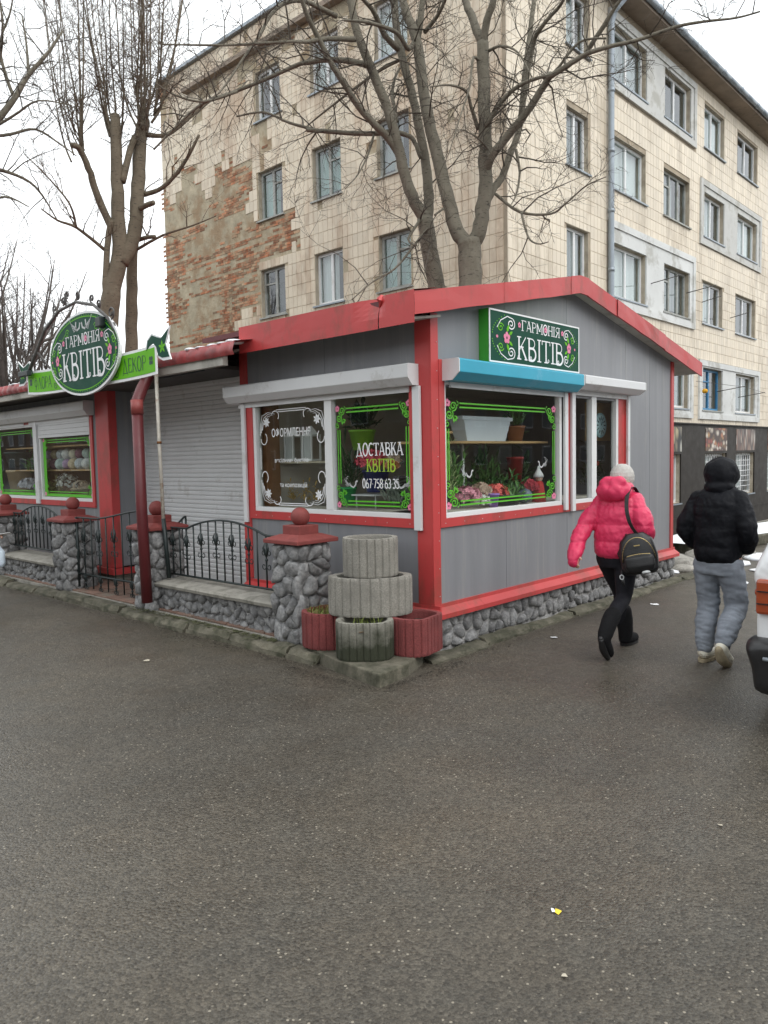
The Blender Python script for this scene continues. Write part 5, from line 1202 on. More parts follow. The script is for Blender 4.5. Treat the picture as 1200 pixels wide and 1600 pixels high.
T1=[
 [(6.97,13.53,3.0,0.203),(7.1,13.54,4.38,0.184),(7.19,13.5,4.95,0.165),(7.32,13.42,5.57,0.146),(7.35,13.47,6.29,0.127),(7.38,13.53,7.18,0.108),(7.43,13.57,8.16,0.089)],
 [(7.26,13.54,6.02,0.071),(7.01,13.62,6.68,0.065),(6.86,13.56,7.05,0.058),(6.68,13.52,7.33,0.052),(6.51,13.45,7.33,0.045)],
 [(7.04,13.49,4.71,0.059),(7.07,13.51,5.15,0.057),(7.14,13.5,5.82,0.055),(7.21,13.46,6.17,0.053)],
 [(7.33,13.4,5.4,0.131),(7.58,13.33,5.95,0.128),(7.71,13.41,6.57,0.126),(7.84,13.49,7.29,0.123),(7.94,13.59,7.87,0.12),(8.07,13.64,8.28,0.117)],
 [(7.44,13.43,6.91,0.066),(7.62,13.45,7.48,0.06),(7.76,13.49,7.84,0.054)],
 [(7.71,13.92,3.06,0.132),(7.73,13.88,3.85,0.121),(7.75,13.84,4.86,0.109),(7.78,13.79,5.63,0.098),(7.79,13.7,5.98,0.086)],
 [(7.7,13.41,6.44,0.054),(7.69,13.12,6.46,0.051),(7.7,12.81,6.45,0.047)],
 [(7.73,13.46,5.92,0.043),(7.76,13.21,5.92,0.039),(7.79,12.96,5.89,0.036)],
 [(7.08,13.54,5.64,0.035),(6.59,13.57,5.94,0.027),(6.19,13.45,5.96,0.019),(5.84,13.3,6.05,0.011)],
 [(6.47,13.34,5.86,0.023),(6.27,13.14,6.19,0.018),(5.91,13.13,6.54,0.013),(5.53,13.13,6.83,0.008)],
 [(7.87,13.41,6.78,0.049),(8.01,12.97,6.84,0.04),(8.17,12.54,7.16,0.032),(8.3,12.16,7.64,0.023)],
 [(7.76,13.57,5.77,0.031),(8.04,13.09,5.99,0.023),(8.35,12.58,6.12,0.016),(8.59,12.14,6.25,0.009)],
 [(8.03,13.51,7.96,0.049),(8.42,13.39,8.04,0.041),(8.88,13.23,8.49,0.034),(9.35,13.07,8.96,0.026)],
 [(6.95,14.03,7.54,0.028),(6.9,13.89,7.82,0.023),(6.87,13.77,8.36,0.018),(6.84,13.67,9.18,0.012),(6.84,13.6,10.57,0.007)],
 [(6.97,14.02,7.62,0.027),(6.92,13.85,7.94,0.022),(6.89,13.69,8.55,0.017),(6.88,13.55,9.49,0.012),(6.89,13.45,11.09,0.007)],
 [(6.98,13.98,7.42,0.027),(7.09,14.21,7.82,0.023),(7.21,14.44,8.5,0.018),(7.34,14.7,9.48,0.013),(7.53,14.97,11.1,0.008)],
 [(6.82,14.14,7.31,0.018),(6.85,14.46,7.75,0.016),(6.9,14.8,8.5,0.013),(6.97,15.14,9.59,0.011),(7.04,15.55,11.39,0.008)],
 [(6.86,14.11,7.43,0.016),(6.81,14.19,7.77,0.014),(6.74,14.31,8.38,0.012),(6.68,14.46,9.3,0.01),(6.65,14.64,10.83,0.008)],
 [(6.98,13.99,7.47,0.013),(6.85,14.08,7.77,0.011),(6.74,14.18,8.34,0.01),(6.72,14.21,9.18,0.009),(6.73,14.27,10.59,0.008)],
 [(7.0,13.97,7.52,0.016),(6.93,14.16,7.86,0.014),(6.89,14.34,8.44,0.012),(6.93,14.48,9.31,0.01),(6.97,14.66,10.75,0.008)],
 [(6.97,14.01,7.57,0.019),(6.95,14.08,7.95,0.016),(6.95,14.15,8.62,0.014),(6.89,14.33,9.64,0.011),(6.85,14.56,11.32,0.008)],
 [(7.39,13.58,7.82,0.018),(7.42,13.84,8.27,0.015),(7.49,14.08,9.04,0.013),(7.52,14.41,10.17,0.011),(7.62,14.73,12.03,0.008)],
 [(7.39,13.6,8.02,0.02),(7.5,13.91,8.39,0.017),(7.63,14.2,8.97,0.014),(7.8,14.48,9.8,0.011),(7.94,14.84,11.13,0.008)],
 [(7.38,13.6,7.81,0.017),(7.33,13.65,8.08,0.015),(7.32,13.7,8.57,0.012),(7.32,13.75,9.3,0.01),(7.32,13.87,10.52,0.008)],
 [(7.36,13.61,7.76,0.024),(7.45,13.97,8.22,0.02),(7.54,14.35,8.97,0.017),(7.63,14.77,10.06,0.013),(7.67,15.32,11.83,0.008)],
 [(7.36,13.62,7.84,0.021),(7.31,13.69,8.2,0.017),(7.27,13.78,8.85,0.014),(7.19,13.95,9.84,0.011),(7.19,14.1,11.48,0.008)],
 [(7.34,13.64,7.77,0.023),(7.41,13.91,8.14,0.019),(7.48,14.2,8.75,0.016),(7.55,14.53,9.63,0.012),(7.58,14.95,11.07,0.008)],
 [(7.46,13.47,7.39,0.025),(7.55,13.62,7.77,0.021),(7.7,13.75,8.42,0.017),(7.84,13.91,9.37,0.012),(8.0,14.12,10.95,0.008)],
 [(7.46,13.47,7.38,0.025),(7.49,13.62,7.8,0.021),(7.55,13.77,8.51,0.017),(7.61,13.96,9.58,0.012),(7.75,14.13,11.35,0.008)],
 [(7.69,13.26,7.76,0.036),(7.87,13.48,8.15,0.029),(8.03,13.76,8.78,0.022),(8.28,13.96,9.69,0.015),(8.49,14.26,11.15,0.008)],
 [(7.71,13.25,7.88,0.022),(7.65,13.45,8.28,0.018),(7.61,13.65,8.97,0.015),(7.67,13.78,10.01,0.011),(7.71,14.0,11.72,0.008)],
 [(7.7,13.26,7.82,0.028),(7.82,13.41,8.22,0.023),(7.93,13.61,8.9,0.018),(8.11,13.77,9.9,0.013),(8.29,13.99,11.55,0.008)],
 [(7.76,13.2,7.94,0.034),(7.8,13.25,8.21,0.028),(7.84,13.31,8.69,0.021),(7.91,13.36,9.41,0.014),(7.98,13.47,10.6,0.008)],
 [(7.77,13.19,7.88,0.023),(7.82,13.23,8.25,0.019),(7.84,13.32,8.91,0.015),(7.94,13.37,9.9,0.012),(8.06,13.48,11.54,0.008)],
 [(7.78,13.2,8.07,0.025),(7.88,13.14,8.32,0.021),(8.02,13.07,8.78,0.016),(8.15,13.03,9.47,0.012),(8.25,13.06,10.61,0.008)],
 [(7.81,13.14,7.87,0.029),(7.74,12.96,8.07,0.024),(7.7,12.75,8.47,0.018),(7.64,12.61,9.11,0.013),(7.62,12.46,10.2,0.007)],
 [(7.83,13.15,8.09,0.016),(7.75,13.03,8.29,0.014),(7.7,12.9,8.71,0.012),(7.64,12.81,9.36,0.01),(7.61,12.74,10.47,0.007)],
 [(7.93,13.05,8.15,0.023),(8.04,13.15,8.45,0.019),(8.2,13.22,8.95,0.016),(8.33,13.36,9.68,0.012),(8.53,13.46,10.88,0.008)],
 [(7.93,13.04,8.08,0.024),(8.1,13.01,8.46,0.02),(8.3,12.98,9.12,0.016),(8.52,12.97,10.1,0.012),(8.84,12.91,11.72,0.008)],
 [(7.93,13.04,8.17,0.015),(7.98,12.78,8.36,0.013),(8.0,12.58,8.76,0.011),(8.04,12.37,9.39,0.009),(8.13,12.16,10.47,0.007)],
 [(7.88,13.08,8.0,0.025),(8.0,12.92,8.27,0.021),(8.08,12.83,8.76,0.016),(8.24,12.68,9.5,0.012),(8.42,12.56,10.76,0.008)],
 [(7.94,13.04,8.21,0.024),(7.93,12.95,8.4,0.02),(7.93,12.88,8.77,0.016),(7.95,12.82,9.34,0.012),(7.98,12.78,10.3,0.008)],
 [(7.76,13.21,7.99,0.019),(7.83,13.2,8.35,0.016),(7.93,13.2,9.01,0.013),(7.99,13.27,9.99,0.011),(8.16,13.29,11.61,0.008)],
 [(7.81,13.15,7.97,0.02),(7.92,13.36,8.42,0.017),(8.07,13.56,9.17,0.014),(8.24,13.78,10.27,0.011),(8.41,14.06,12.07,0.008)],
 [(7.77,13.2,8.08,0.015),(7.78,13.37,8.46,0.013),(7.81,13.54,9.13,0.011),(7.9,13.67,10.12,0.01),(8.01,13.86,11.76,0.008)],
 [(7.76,13.23,8.13,0.013),(7.76,13.32,8.46,0.012),(7.82,13.38,9.03,0.011),(7.85,13.5,9.89,0.009),(7.94,13.63,11.3,0.008)],
]
T0=[
 [(3.82,14.38,2.67,0.105),(3.99,14.44,4.25,0.095),(4.28,14.34,5.44,0.086),(4.71,14.05,6.4,0.076),(5.17,13.73,7.21,0.066),(5.37,13.63,7.51,0.057),(5.58,13.52,7.85,0.047),(5.8,13.41,8.28,0.037),(6.07,13.24,8.67,0.027),(6.29,13.13,9.06,0.016)],
 [(5.2,13.82,7.25,0.038),(5.23,13.62,7.81,0.031),(5.32,13.36,8.37,0.025),(5.32,13.19,8.83,0.019),(5.24,13.11,9.36,0.013)],
 [(5.61,13.59,7.89,0.032),(5.49,13.62,8.28,0.027),(5.42,13.58,8.71,0.021),(5.52,13.38,9.13,0.016),(5.55,13.23,9.46,0.01)],
 [(5.8,13.42,8.29,0.027),(5.9,13.68,8.92,0.019),(5.97,13.97,9.54,0.011)],
 [(4.69,13.98,6.38,0.048),(5.13,13.91,6.7,0.039),(5.56,13.82,6.71,0.03),(5.96,13.73,6.54,0.021),(6.3,13.69,6.03,0.011)],
 [(5.16,13.71,7.16,0.032),(5.51,13.6,7.27,0.026),(5.89,13.46,7.42,0.021),(6.24,13.33,7.24,0.015),(6.51,13.28,7.09,0.008)],
 [(4.5,14.14,5.99,0.042),(4.88,13.53,5.93,0.031),(5.15,13.05,6.03,0.019),(5.35,12.63,5.82,0.008)],
 [(5.22,13.65,7.28,0.027),(5.4,13.12,7.4,0.02),(5.58,12.6,7.52,0.014),(5.83,11.97,7.32,0.008)],
]
tree('maple_tree', 'olive barked tree with slim twin trunks, left of the two behind the kiosk', T2, BARK, TWIG, 1, 3.8, 1.05, 2, -.03, kids=(3, 6))
tree('maple_tree', 'thick forked tree right of the two rising behind the kiosk', T3, BARK, TWIG, 2, 3.8, 1.05, 2, -.03, kids=(3, 6))
tree('pollarded_tree', 'pollarded tree with upright shoots behind the oval sign', T1, BARK2, TWIG2, 3, 3.8, .9, 2, .08, rmax=.05, upward=.9)
tree('leaning_tree', 'bare tree whose branches reach in from the upper left edge', T0, BARK, TWIG, 4, 3.5, 1.1, 2, 0., kids=(3, 5))
def far_tree(x, y, h, w, label, seed, nsh):
    rng = random.Random(seed); L = [[(x, y, 0, .22), (x + rng.uniform(-.1, .1), y, h * .2, .2), (x + rng.uniform(-.2, .2), y, h * .42, .17)]]; top = L[0][-1]
    for i in range(nsh):
        a = rng.uniform(0, 2 * PI); d = w * math.sqrt(rng.random()); z0 = h * rng.uniform(.2, .45); s = rng.uniform(.75, 1)
        L.append([(x, y, z0, .06), (x + d * .45 * math.cos(a), y + d * .45 * math.sin(a), z0 + (h - z0) * .35, .045), (x + d * .8 * math.cos(a), y + d * .8 * math.sin(a), z0 + (h * s - z0) * .7, .03), (x + d * math.cos(a), y + d * math.sin(a), h * s, .012)])
    tree('far_tree', label, L, FARB, FARB, seed, 2.2, 1.3, 1, .1, kids=(3, 6), group='bare trees beyond the annex', upward=.6)
far_tree(9.6, 25.0, 8.4, 2.6, 'bushy bare tree beyond the annex, cut by the left edge', 31, 30)
far_tree(11.4, 27.2, 7.4, 2.4, 'bare pollarded tree beyond the annex, just left of the oval sign', 32, 26)
far_tree(13.8, 29.5, 6.0, 1.9, 'short bare tree seen right behind the oval sign bracket', 33, 18)
far_tree(8.2, 27.5, 9.6, 2.8, 'tallest bare tree of the far group, at the left edge', 34, 26)

# ------------------------------------------------------------------ goods behind the kiosk windows
def shelf(x0, x1, y0, y1, z, parent=kiosk, mat=WOOD, t=.022):
    q = MB(); q.box(x0, x1, y0, y1, z - t, z); q.build('shelf', mat, parent)
shelf(5.15, 7.2, 4.3, 4.62, 1.84); shelf(5.12, 8.6, 4.2, 4.75, 1.2, mat=LINING)
shelf(5.16, 5.5, 4.3, 6.5, 1.2, mat=LINING); shelf(5.35, 5.6, 5.75, 6.54, 1.68, mat=M('pale_shelf', (.45, .4, .3), .6)); shelf(5.3, 5.55, 4.3, 4.62, 1.93)
q = MB(); q.tube([(5.9, 4.45, 1.2), (5.9, 4.45, 1.82)], .012, 6); q.build('shelf_post', SHUT, kiosk)
q = MB(); q.box(5.12, 5.3, 6.47, 6.54, 1.2, 2.45); q.build('cabinet', BROWNWOOD, kiosk)
lm = thing('ceiling_lamp', 'lit yellowish tube lamp on the kiosk ceiling behind the left window', 'lamp', (5.9, 5.0, 2.45))
q = MB(); q.box(5.6, 6.3, 4.98, 5.06, 2.46, 2.5); q.build('housing', SHUT, lm)
q = MB(); q.tube([(5.62, 5.02, 2.445), (6.28, 5.02, 2.445)], .013, 8); q.build('tube', M('lamp_tube', (1, .8, .35), .5, 0, 1, emit=3.), lm)
def pot(name, label, cat, x, y, z, r, h, col, rough=.45, sx=1., sy=1.):
    q = MB(); q.lathe([(r * .72, 0), (r, h * .9), (r * 1.06, h * .9), (r * 1.06, h), (r * .94, h), (r * .9, h * .85)], (x, y, z), 18, True, sx, sy)
    return tag(q.build(name, M('glaze_%02d%02d%02d' % tuple(int(c * 99) for c in col), col, rough, .08)), label, cat)
def leaves(name, label, x, y, z, r, h, n, col, seed, l=.1, cat='plant', wid=.3):
    rng = random.Random(seed); q = MB()
    for i in range(n):
        a = rng.uniform(0, 2 * PI); e = rng.uniform(.1, 1.3); d = Vector((math.cos(a) * math.cos(e), math.sin(a) * math.cos(e), math.sin(e))); p = Vector((x, y, z)) + Vector((rng.gauss(0, r * .35), rng.gauss(0, r * .35), abs(rng.gauss(0, h * .4))))
        s = d.cross(Vector((0, 0, 1))).normalized(); k = l * rng.uniform(.6, 1.3); m_ = p + d * k * .55 + Vector((0, 0, k * .12))
        q.add([p, m_ + s * k * wid * .5, p + d * k, m_ - s * k * wid * .5], [(0, 1, 2, 3)])
    return tag(q.build(name, M('leaf_%02d%02d%02d' % tuple(int(c * 99) for c in col), col, .5, .35, 20), recalc=False), label, cat)
def blooms(name, label, x, y, z, r, n, col, seed, s=.03, fl=.7):
    rng = random.Random(seed); q = MB()
    for i in range(n):
        a = rng.uniform(0, 2 * PI); e = math.asin(rng.uniform(-.2, 1)); R = r * rng.uniform(.75, 1.05); c = Vector((x + R * math.cos(a) * math.cos(e), y + R * math.sin(a) * math.cos(e), z + R * math.sin(e) * fl)); nn = (c - Vector((x, y, z))).normalized(); u = nn.orthogonal().normalized(); w = nn.cross(u)
        for k in range(5):
            t = 2 * PI * k / 5 + i; d = u * math.cos(t) + w * math.sin(t); f = u * math.cos(t + .5) + w * math.sin(t + .5); g_ = u * math.cos(t - .5) + w * math.sin(t - .5)
            q.add([c, c + f * s * .7 + nn * s * .25, c + d * s + nn * s * .35, c + g_ * s * .7 + nn * s * .25], [(0, 1, 2, 3)])
    return tag(q.build(name, M('petal_%02d%02d%02d' % tuple(int(c * 99) for c in col), col, .7, .25, 25), recalc=False), label, 'flowers')
_before = set(o.name for o in bpy.data.objects)
# front window
q = MB(); vs = []
for s, z in ((.8, 0), (.97, .2), (1.05, .2), (1.05, .235), (.95, .235), (.9, .1)): vs += [(5.98 - .4 * s, 4.44 - .09 * s, 1.842 + z), (5.98 + .4 * s, 4.44 - .09 * s, 1.842 + z), (5.98 + .4 * s, 4.44 + .09 * s, 1.842 + z), (5.98 - .4 * s, 4.44 + .09 * s, 1.842 + z)]
q.add(vs, [(0, 3, 2, 1), (20, 21, 22, 23)] + [(r * 4 + i, r * 4 + (i + 1) % 4, r * 4 + 4 + (i + 1) % 4, r * 4 + 4 + i) for r in range(5) for i in range(4)]); tag(q.build('planter_trough', M('pale_blue_plastic', (.62, .68, .75), .4, .03)), 'white plastic trough on the shelf in the front window', 'planter')
pot('flower_pot', 'red tapered pot standing mid height in the front window', 'pot', 6.75, 4.55, 1.42, .09, .26, (.35, .02, .02))
leaves('potted_plant', 'spiky green plant at the back of the front window', 6.25, 4.6, 1.3, .2, .4, 120, (.05, .13, .03), 1, .22, wid=.14)
leaves('potted_plant', 'broad leaved green plant in the middle of the front window', 6.5, 4.45, 1.25, .2, .22, 130, (.05, .14, .03), 2, .12)
leaves('potted_plant', 'dark green foliage on the right of the front window', 6.95, 4.6, 1.25, .16, .5, 110, (.03, .08, .025), 3, .14)
blooms('flower_bunch', 'coral red flowers in the middle of the front window', 6.1, 4.36, 1.32, .13, 80, (.75, .14, .12), 4)
blooms('flower_bunch', 'pale pink flowers low in the front window', 5.62, 4.36, 1.31, .14, 80, (.7, .3, .38), 5)
blooms('flower_bunch', 'dusty beige dried flowers in the front window', 5.86, 4.36, 1.36, .1, 60, (.5, .36, .28), 6)
leaves('hanging_grass', 'pale green feathery grass at the left end of the front window', 5.28, 4.32, 1.3, .08, .7, 160, (.35, .42, .2), 7, .14, wid=.08)
pot('wrapped_pot', 'small lilac wrapped pot in the front window', 'pot', 5.95, 4.28, 1.2, .06, .13, (.35, .2, .6))
pot('dark_trough', 'black trough under the coral flowers', 'pot', 6.22, 4.3, 1.2, .13, .11, (.03, .03, .035), sx=1.4)
gn = thing('doll', 'small red dressed doll with white hat in the front window', 'doll', (6.82, 4.3, 1.2))
q = MB(); q.lathe([(.075, 0), (.06, .12), (.045, .2), (.02, .23)], (6.82, 4.3, 1.2), 14); q.build('dress', M('doll_red', (.5, .03, .03), .8), gn)
q = MB(); q.ball((6.82, 4.3, 1.45), .04, 12, 8); q.build('head', M('doll_skin', (.6, .42, .32), .7), gn)
q = MB(); q.lathe([(.055, 0), (.05, .03), (.02, .08), (.008, .12)], (6.82, 4.305, 1.46), 12); q.build('hat', DWHITE, gn)
q = MB(); q.ball((6.5, 4.28, 1.28), .085, 14, 10, 1, 1, .9); tag(q.build('wrapped_ball', M('slate_foil', (.1, .13, .18), .35)), 'slate blue wrapped bundle low in the front window', 'bundle')
blooms('flower_bunch', 'deep red roses at right of the front window', 6.72, 4.36, 1.36, .1, 50, (.4, .03, .05), 41, .035); blooms('flower_bunch', 'white daisies between the pink and coral flowers', 5.78, 4.3, 1.26, .09, 50, (.7, .7, .64), 42, .025)
leaves('potted_plant', 'tall pale green plant beside the shelf post of the front window', 5.62, 4.5, 1.3, .14, .45, 110, (.12, .26, .07), 43, .2, wid=.16); leaves('potted_plant', 'bushy bright green plant low in the front window', 6.3, 4.3, 1.22, .14, .14, 120, (.1, .24, .05), 44, .09)
pot('flower_pot', 'terracotta pot on the right of the shelf in the front window', 'pot', 6.62, 4.46, 1.842, .1, .16, (.36, .15, .07)); leaves('potted_plant', 'small fern in the terracotta pot on the shelf', 6.62, 4.46, 2.0, .1, .12, 90, (.08, .2, .05), 45, .13, wid=.18)
for _o in [o for o in bpy.data.objects if o.name not in _before and o.parent is None]: _o.location.x += .2
# casement window
ck = thing('wall_clock', 'round pale blue clock behind the narrow front casement', 'clock', (8.42, 4.33, 2.0))
CK = Pl((8.42, 4.33, 2.03), (1, 0, 0), (0, -1, 0)); q = MB(); CK.poly(q, E(.145, .145, 32), 0, .02); q.build('rim', M('clock_blue', (.35, .6, .66), .4), ck); q = MB(); CK.poly(q, E(.118, .118, 32), .0201, .024); q.build('dial', M('clock_dial', (.5, .72, .76), .4), ck)
q = MB()
for k in range(12): a = 2 * PI * k / 12; stroke(q, CK, [(.065 * math.cos(a), .065 * math.sin(a)), (.108 * math.cos(a), .108 * math.sin(a))], .014, .0255)
stroke(q, CK, [(0, 0), (.04, .05)], .009, .027); stroke(q, CK, [(0, 0), (-.02, .085)], .007, .0272); q.build('hands', M('clock_ink', (.02, .03, .04), .5), ck, recalc=False)
q = MB(); q.box(8.2, 8.75, 4.355, 4.4, 1.85, 2.3); q.build('clock_backboard', WOOD, kiosk)
leaves('hanging_garland', 'dark garland with red apples behind the narrow casement', 8.55, 4.5, 1.3, .2, .5, 150, (.05, .07, .02), 9, .1)
for k, (x, z, r) in enumerate(((8.35, 1.42, .055), (8.5, 1.58, .03), (8.3, 1.62, .03))):
    q = MB(); q.ball((x, 4.4, z), r, 12, 8); tag(q.build('apple', M('apple_red', (.5, .07, .04), .4)), ('largest red apple low in the garland', 'small red apple high right in the garland', 'small red apple high left in the garland')[k], 'apple', 'apples in the garland')
_before = set(o.name for o in bpy.data.objects)
# left window
GP = pot('flower_pot', 'lime green pot high in the left window', 'pot', 5.45, 4.98, 1.78, .13, .2, (.22, .5, .04))
leaves('potted_plant', 'dark trailing plant in the lime green pot', 5.45, 4.98, 1.98, .15, .2, 90, (.02, .05, .02), 11, .16)
pot('flower_pot', 'deep blue pot under the pink blossoms', 'pot', 5.5, 4.85, 1.36, .13, .22, (.02, .03, .16)); blooms('flower_bunch', 'pink red blossoms above the blue pot', 5.46, 4.86, 1.66, .16, 90, (.7, .1, .14), 12, .04)
pot('flower_pot', 'bright green pot low in the left window', 'pot', 5.4, 5.14, 1.25, .08, .16, (.03, .42, .12)); leaves('potted_plant', 'grassy plant behind the green pot', 5.5, 5.2, 1.4, .1, .35, 90, (.04, .1, .04), 13, .25, wid=.1)
pot('flower_vase', 'dark glass vase with magnolia at right of the left window', 'vase', 5.5, 4.52, 1.22, .07, .3, (.08, .07, .08)); blooms('flower_bunch', 'cream magnolia blossom at right of the left window', 5.4, 4.53, 1.66, .06, 14, (.6, .45, .35), 14, .06)
leaves('potted_plant', 'pale foliage low right of the left window', 5.4, 4.5, 1.25, .12, .25, 80, (.25, .3, .25), 15, .14)
blooms('flower_bunch', 'small bunch of yellow and magenta blossom by the corner', 5.2, 4.36, 1.62, .06, 40, (.6, .25, .1), 16, .03)
q = MB(); q.box(5.3, 5.5, 4.7, 5.0, 1.33, 1.345); q.tube([(5.35, 4.72, 1.2), (5.35, 4.72, 1.33)], .008, 6); q.tube([(5.35, 4.98, 1.2), (5.35, 4.98, 1.33)], .008, 6); tag(q.build('plant_stand', SHUT), 'small white metal stand under the blue pot', 'stand')
for _o in [o for o in bpy.data.objects if o.name not in _before and o.parent is None]: _o.location.y += .38
def lantern(y, z, label):
    t = thing('lantern', label, 'lantern', (5.45, y, z), 'white lanterns'); q = MB(); q.box(5.38, 5.52, y - .075, y + .075, z, z + .02); q.box(5.38, 5.52, y - .075, y + .075, z + .26, z + .28)
    for a in (5.38, 5.505):
        for b in (y - .075, y + .06): q.box(a, a + .015, b, b + .015, z + .02, z + .26)
    q.build('frame', DWHITE, t); q = MB(); q.box(5.384, 5.39, y - .05, y + .05, z + .02, z + .26); q.build('fretwork', DGREY, t); q = MB(); q.lathe([(.11, 0), (.03, .07), (.01, .09)], (5.45, y, z + .28), 4, False); q.build('roof', DWHITE, t)
lantern(6.42, 1.682, 'white fretwork lantern on the left of the pale shelf'); lantern(6.12, 1.682, 'white fretwork lantern on the right of the pale shelf')
for k, (y, lab) in enumerate(((6.4, 'gold ornament left of the bottom shelf'), (6.2, 'gold ornament in the middle of the bottom shelf'), (6.0, 'gold ornament right of the bottom shelf'))):
    leaves('gold_ornament', lab, 5.4, y, 1.25, .06, .2, 50, (.45, .3, .08), 20 + k, .06, 'ornament')
_before = set(o.name for o in bpy.data.objects)
# annex window: yarn balls, baskets, dried bouquets
shelf(5.12, 5.6, 10.0, 13.5, 1.62, annex); shelf(5.12, 5.6, 10.0, 13.5, 1.98, annex); shelf(5.1, 5.6, 10.0, 13.5, 1.2, annex, LINING)
q = MB(); q.box(5.62, 5.66, 9.85, 13.9, .3, 2.58); q.build('backboard', BROWNWOOD, annex)
rb = random.Random(17); cols = [('cream', (.6, .56, .45)), ('pale grey', (.5, .53, .56)), ('lilac', (.42, .3, .45)), ('plum', (.2, .09, .12)), ('white', (.66, .67, .66)), ('sand', (.55, .45, .3)), ('mint', (.42, .5, .47))]
k = 0
for row, z in enumerate((1.7, 1.85)):
    for i in range(7):
        c = cols[(i * 3 + row * 2) % 7]; r = rb.uniform(.07, .095); y = 11.62 - i * .215 + .09 * row
        q = MB(); q.ball((5.45 + .05 * row, y, z), r, 14, 10); o = q.build('yarn_ball', M('yarn_' + c[0].replace(' ', '_'), c[1], .9, .25, 30, 1., 60)); ordn = ('first', 'second', 'third', 'fourth', 'fifth', 'sixth', 'seventh')[i]
        tag(o, '%s decorative ball, %s from left in the %s row of the annex window' % (c[0], ordn, ('lower', 'upper')[row]), 'ball', 'decorative balls in the annex window')
leaves('dried_bouquet', 'yellowish dried bouquet left below the decorative balls', 5.45, 11.45, 1.25, .15, .25, 110, (.4, .36, .15), 30, .1, 'flowers'); blooms('dried_bouquet', 'white speckled dried bouquet below the decorative balls', 5.45, 11.0, 1.38, .17, 120, (.6, .6, .56), 31, .022, 1.1)
pot('basket', 'straw basket right below the decorative balls', 'basket', 5.42, 10.5, 1.2, .14, .14, (.5, .42, .28), .9); blooms('dried_bouquet', 'tan roses in the straw basket', 5.42, 10.5, 1.36, .12, 40, (.5, .4, .3), 32, .035)
pot('basket', 'tall beige basket in the leftmost annex window', 'basket', 5.5, 12.9, 1.2, .2, .42, (.5, .38, .24), .9); pot('bucket', 'dark green bucket above the beige basket', 'bucket', 5.5, 12.95, 1.66, .2, .26, (.03, .06, .06))
leaves('potted_plant', 'green plant on the right of the leftmost annex window', 5.5, 12.35, 1.55, .15, .3, 100, (.08, .2, .04), 33, .12); blooms('flower_bunch', 'pale blue and blush flowers low in the leftmost annex window', 5.45, 12.4, 1.36, .17, 90, (.5, .5, .55), 34, .035)
for _o in [o for o in bpy.data.objects if o.name not in _before and o.parent is None]: _o.location.x -= .24; _o.location.y += .42

# ------------------------------------------------------------------ people
def stack(q, rings, n=28, ex=2.3):   # closed tube of super-ellipses (cx, cy, z, rx, ry)
    vs = []
    for cx, cy, z, rx, ry in rings:
        for j in range(n):
            w = 2 * PI * j / n; c, s = math.cos(w), math.sin(w); k = (abs(c) ** ex + abs(s) ** ex) ** (-1 / ex); vs.append((cx + rx * k * c, cy + ry * k * s, z))
    k = len(rings); q.add(vs, [(i * n + j, i * n + (j + 1) % n, (i + 1) * n + (j + 1) % n, (i + 1) * n + j) for i in range(k - 1) for j in range(n)] + [tuple(range(n - 1, -1, -1)), tuple((k - 1) * n + j for j in range(n))])
def limbt(q, pts, n=14):
    P = smooth_limb([Vector(p) for p in pts], 4); q.tube([v.to_3d() for v in (Vector((p[0], p[1], p[2])) for p in P)], [p[3] for p in P], n)
    for e in (pts[0], pts[-1]): q.ball(e[:3], e[3] * .99, 12, 8)
def blob(name, q, mat, parent, voxel=.011, smooth=8, post=None, sub=0):
    me = bpy.data.meshes.new(name); me.from_pydata(q.v, [], q.f); bm = bmesh.new(); bm.from_mesh(me); bmesh.ops.recalc_face_normals(bm, faces=bm.faces); bm.to_mesh(me); bm.free()
    o = bpy.data.objects.new('tmp', me); COL.objects.link(o)
    r = o.modifiers.new('r', 'REMESH'); r.mode = 'VOXEL'; r.voxel_size = voxel
    s = o.modifiers.new('s', 'SMOOTH'); s.factor = .5; s.iterations = smooth
    dg = bpy.context.evaluated_depsgraph_get(); m2 = bpy.data.meshes.new_from_object(o.evaluated_get(dg)); bpy.data.objects.remove(o); bpy.data.meshes.remove(me)
    if post:
        nr = [v.normal.copy() for v in m2.vertices]
        for v, n_ in zip(m2.vertices, nr): v.co += n_ * post(v.co, n_)
    m2.polygons.foreach_set('use_smooth', [True] * len(m2.polygons)); m2.materials.clear(); m2.materials.append(mat); m2.name = name
    return link(name, m2, parent)
def nz(p, s, o=0.): return noise.noise((p.x * s + o, p.y * s, p.z * s))
SKIN = M('skin', (.55, .33, .24), .5, .08, 8)
PINK = M('pink_nylon', (.64, .035, .105), .42, .08, 5, .35, 26, bdist=.012, spec=.4); BLK = M('black_nylon', (.006, .0065, .009), .6, .2, 6, .35, 26, bdist=.012, spec=.15)
LEG = M('black_leggings', (.01, .01, .014), .75, .2, 8, .2, 30, spec=.25); BOOT = M('black_suede', (.008, .008, .009), .9, .2, 20, .3, 120, spec=.2)
KNIT = M('grey_knit', (.52, .5, .47), .95, .1, 30, .8, 160); JOG = M('grey_blue_jersey', (.25, .275, .315), .9, .14, 12, .35, 18, bdist=.015, spec=.2)
SHOE = M('cream_trainer', (.72, .69, .58), .6, .12, 12, dirt=(.36, .31, .22), dirt_amt=.3, dscale=12); SOLE = M('trainer_sole', (.36, .3, .2), .8, .2, 20)
LEATH = M('black_leather', (.01, .01, .011), .38, .2, 10, .3, 90); GOLD = M('brass', (.55, .42, .2), .3, .1, metal=1.); HAIR = M('ash_hair', (.3, .22, .14), .6, .3, 40, stretch=(6, 6, 1))
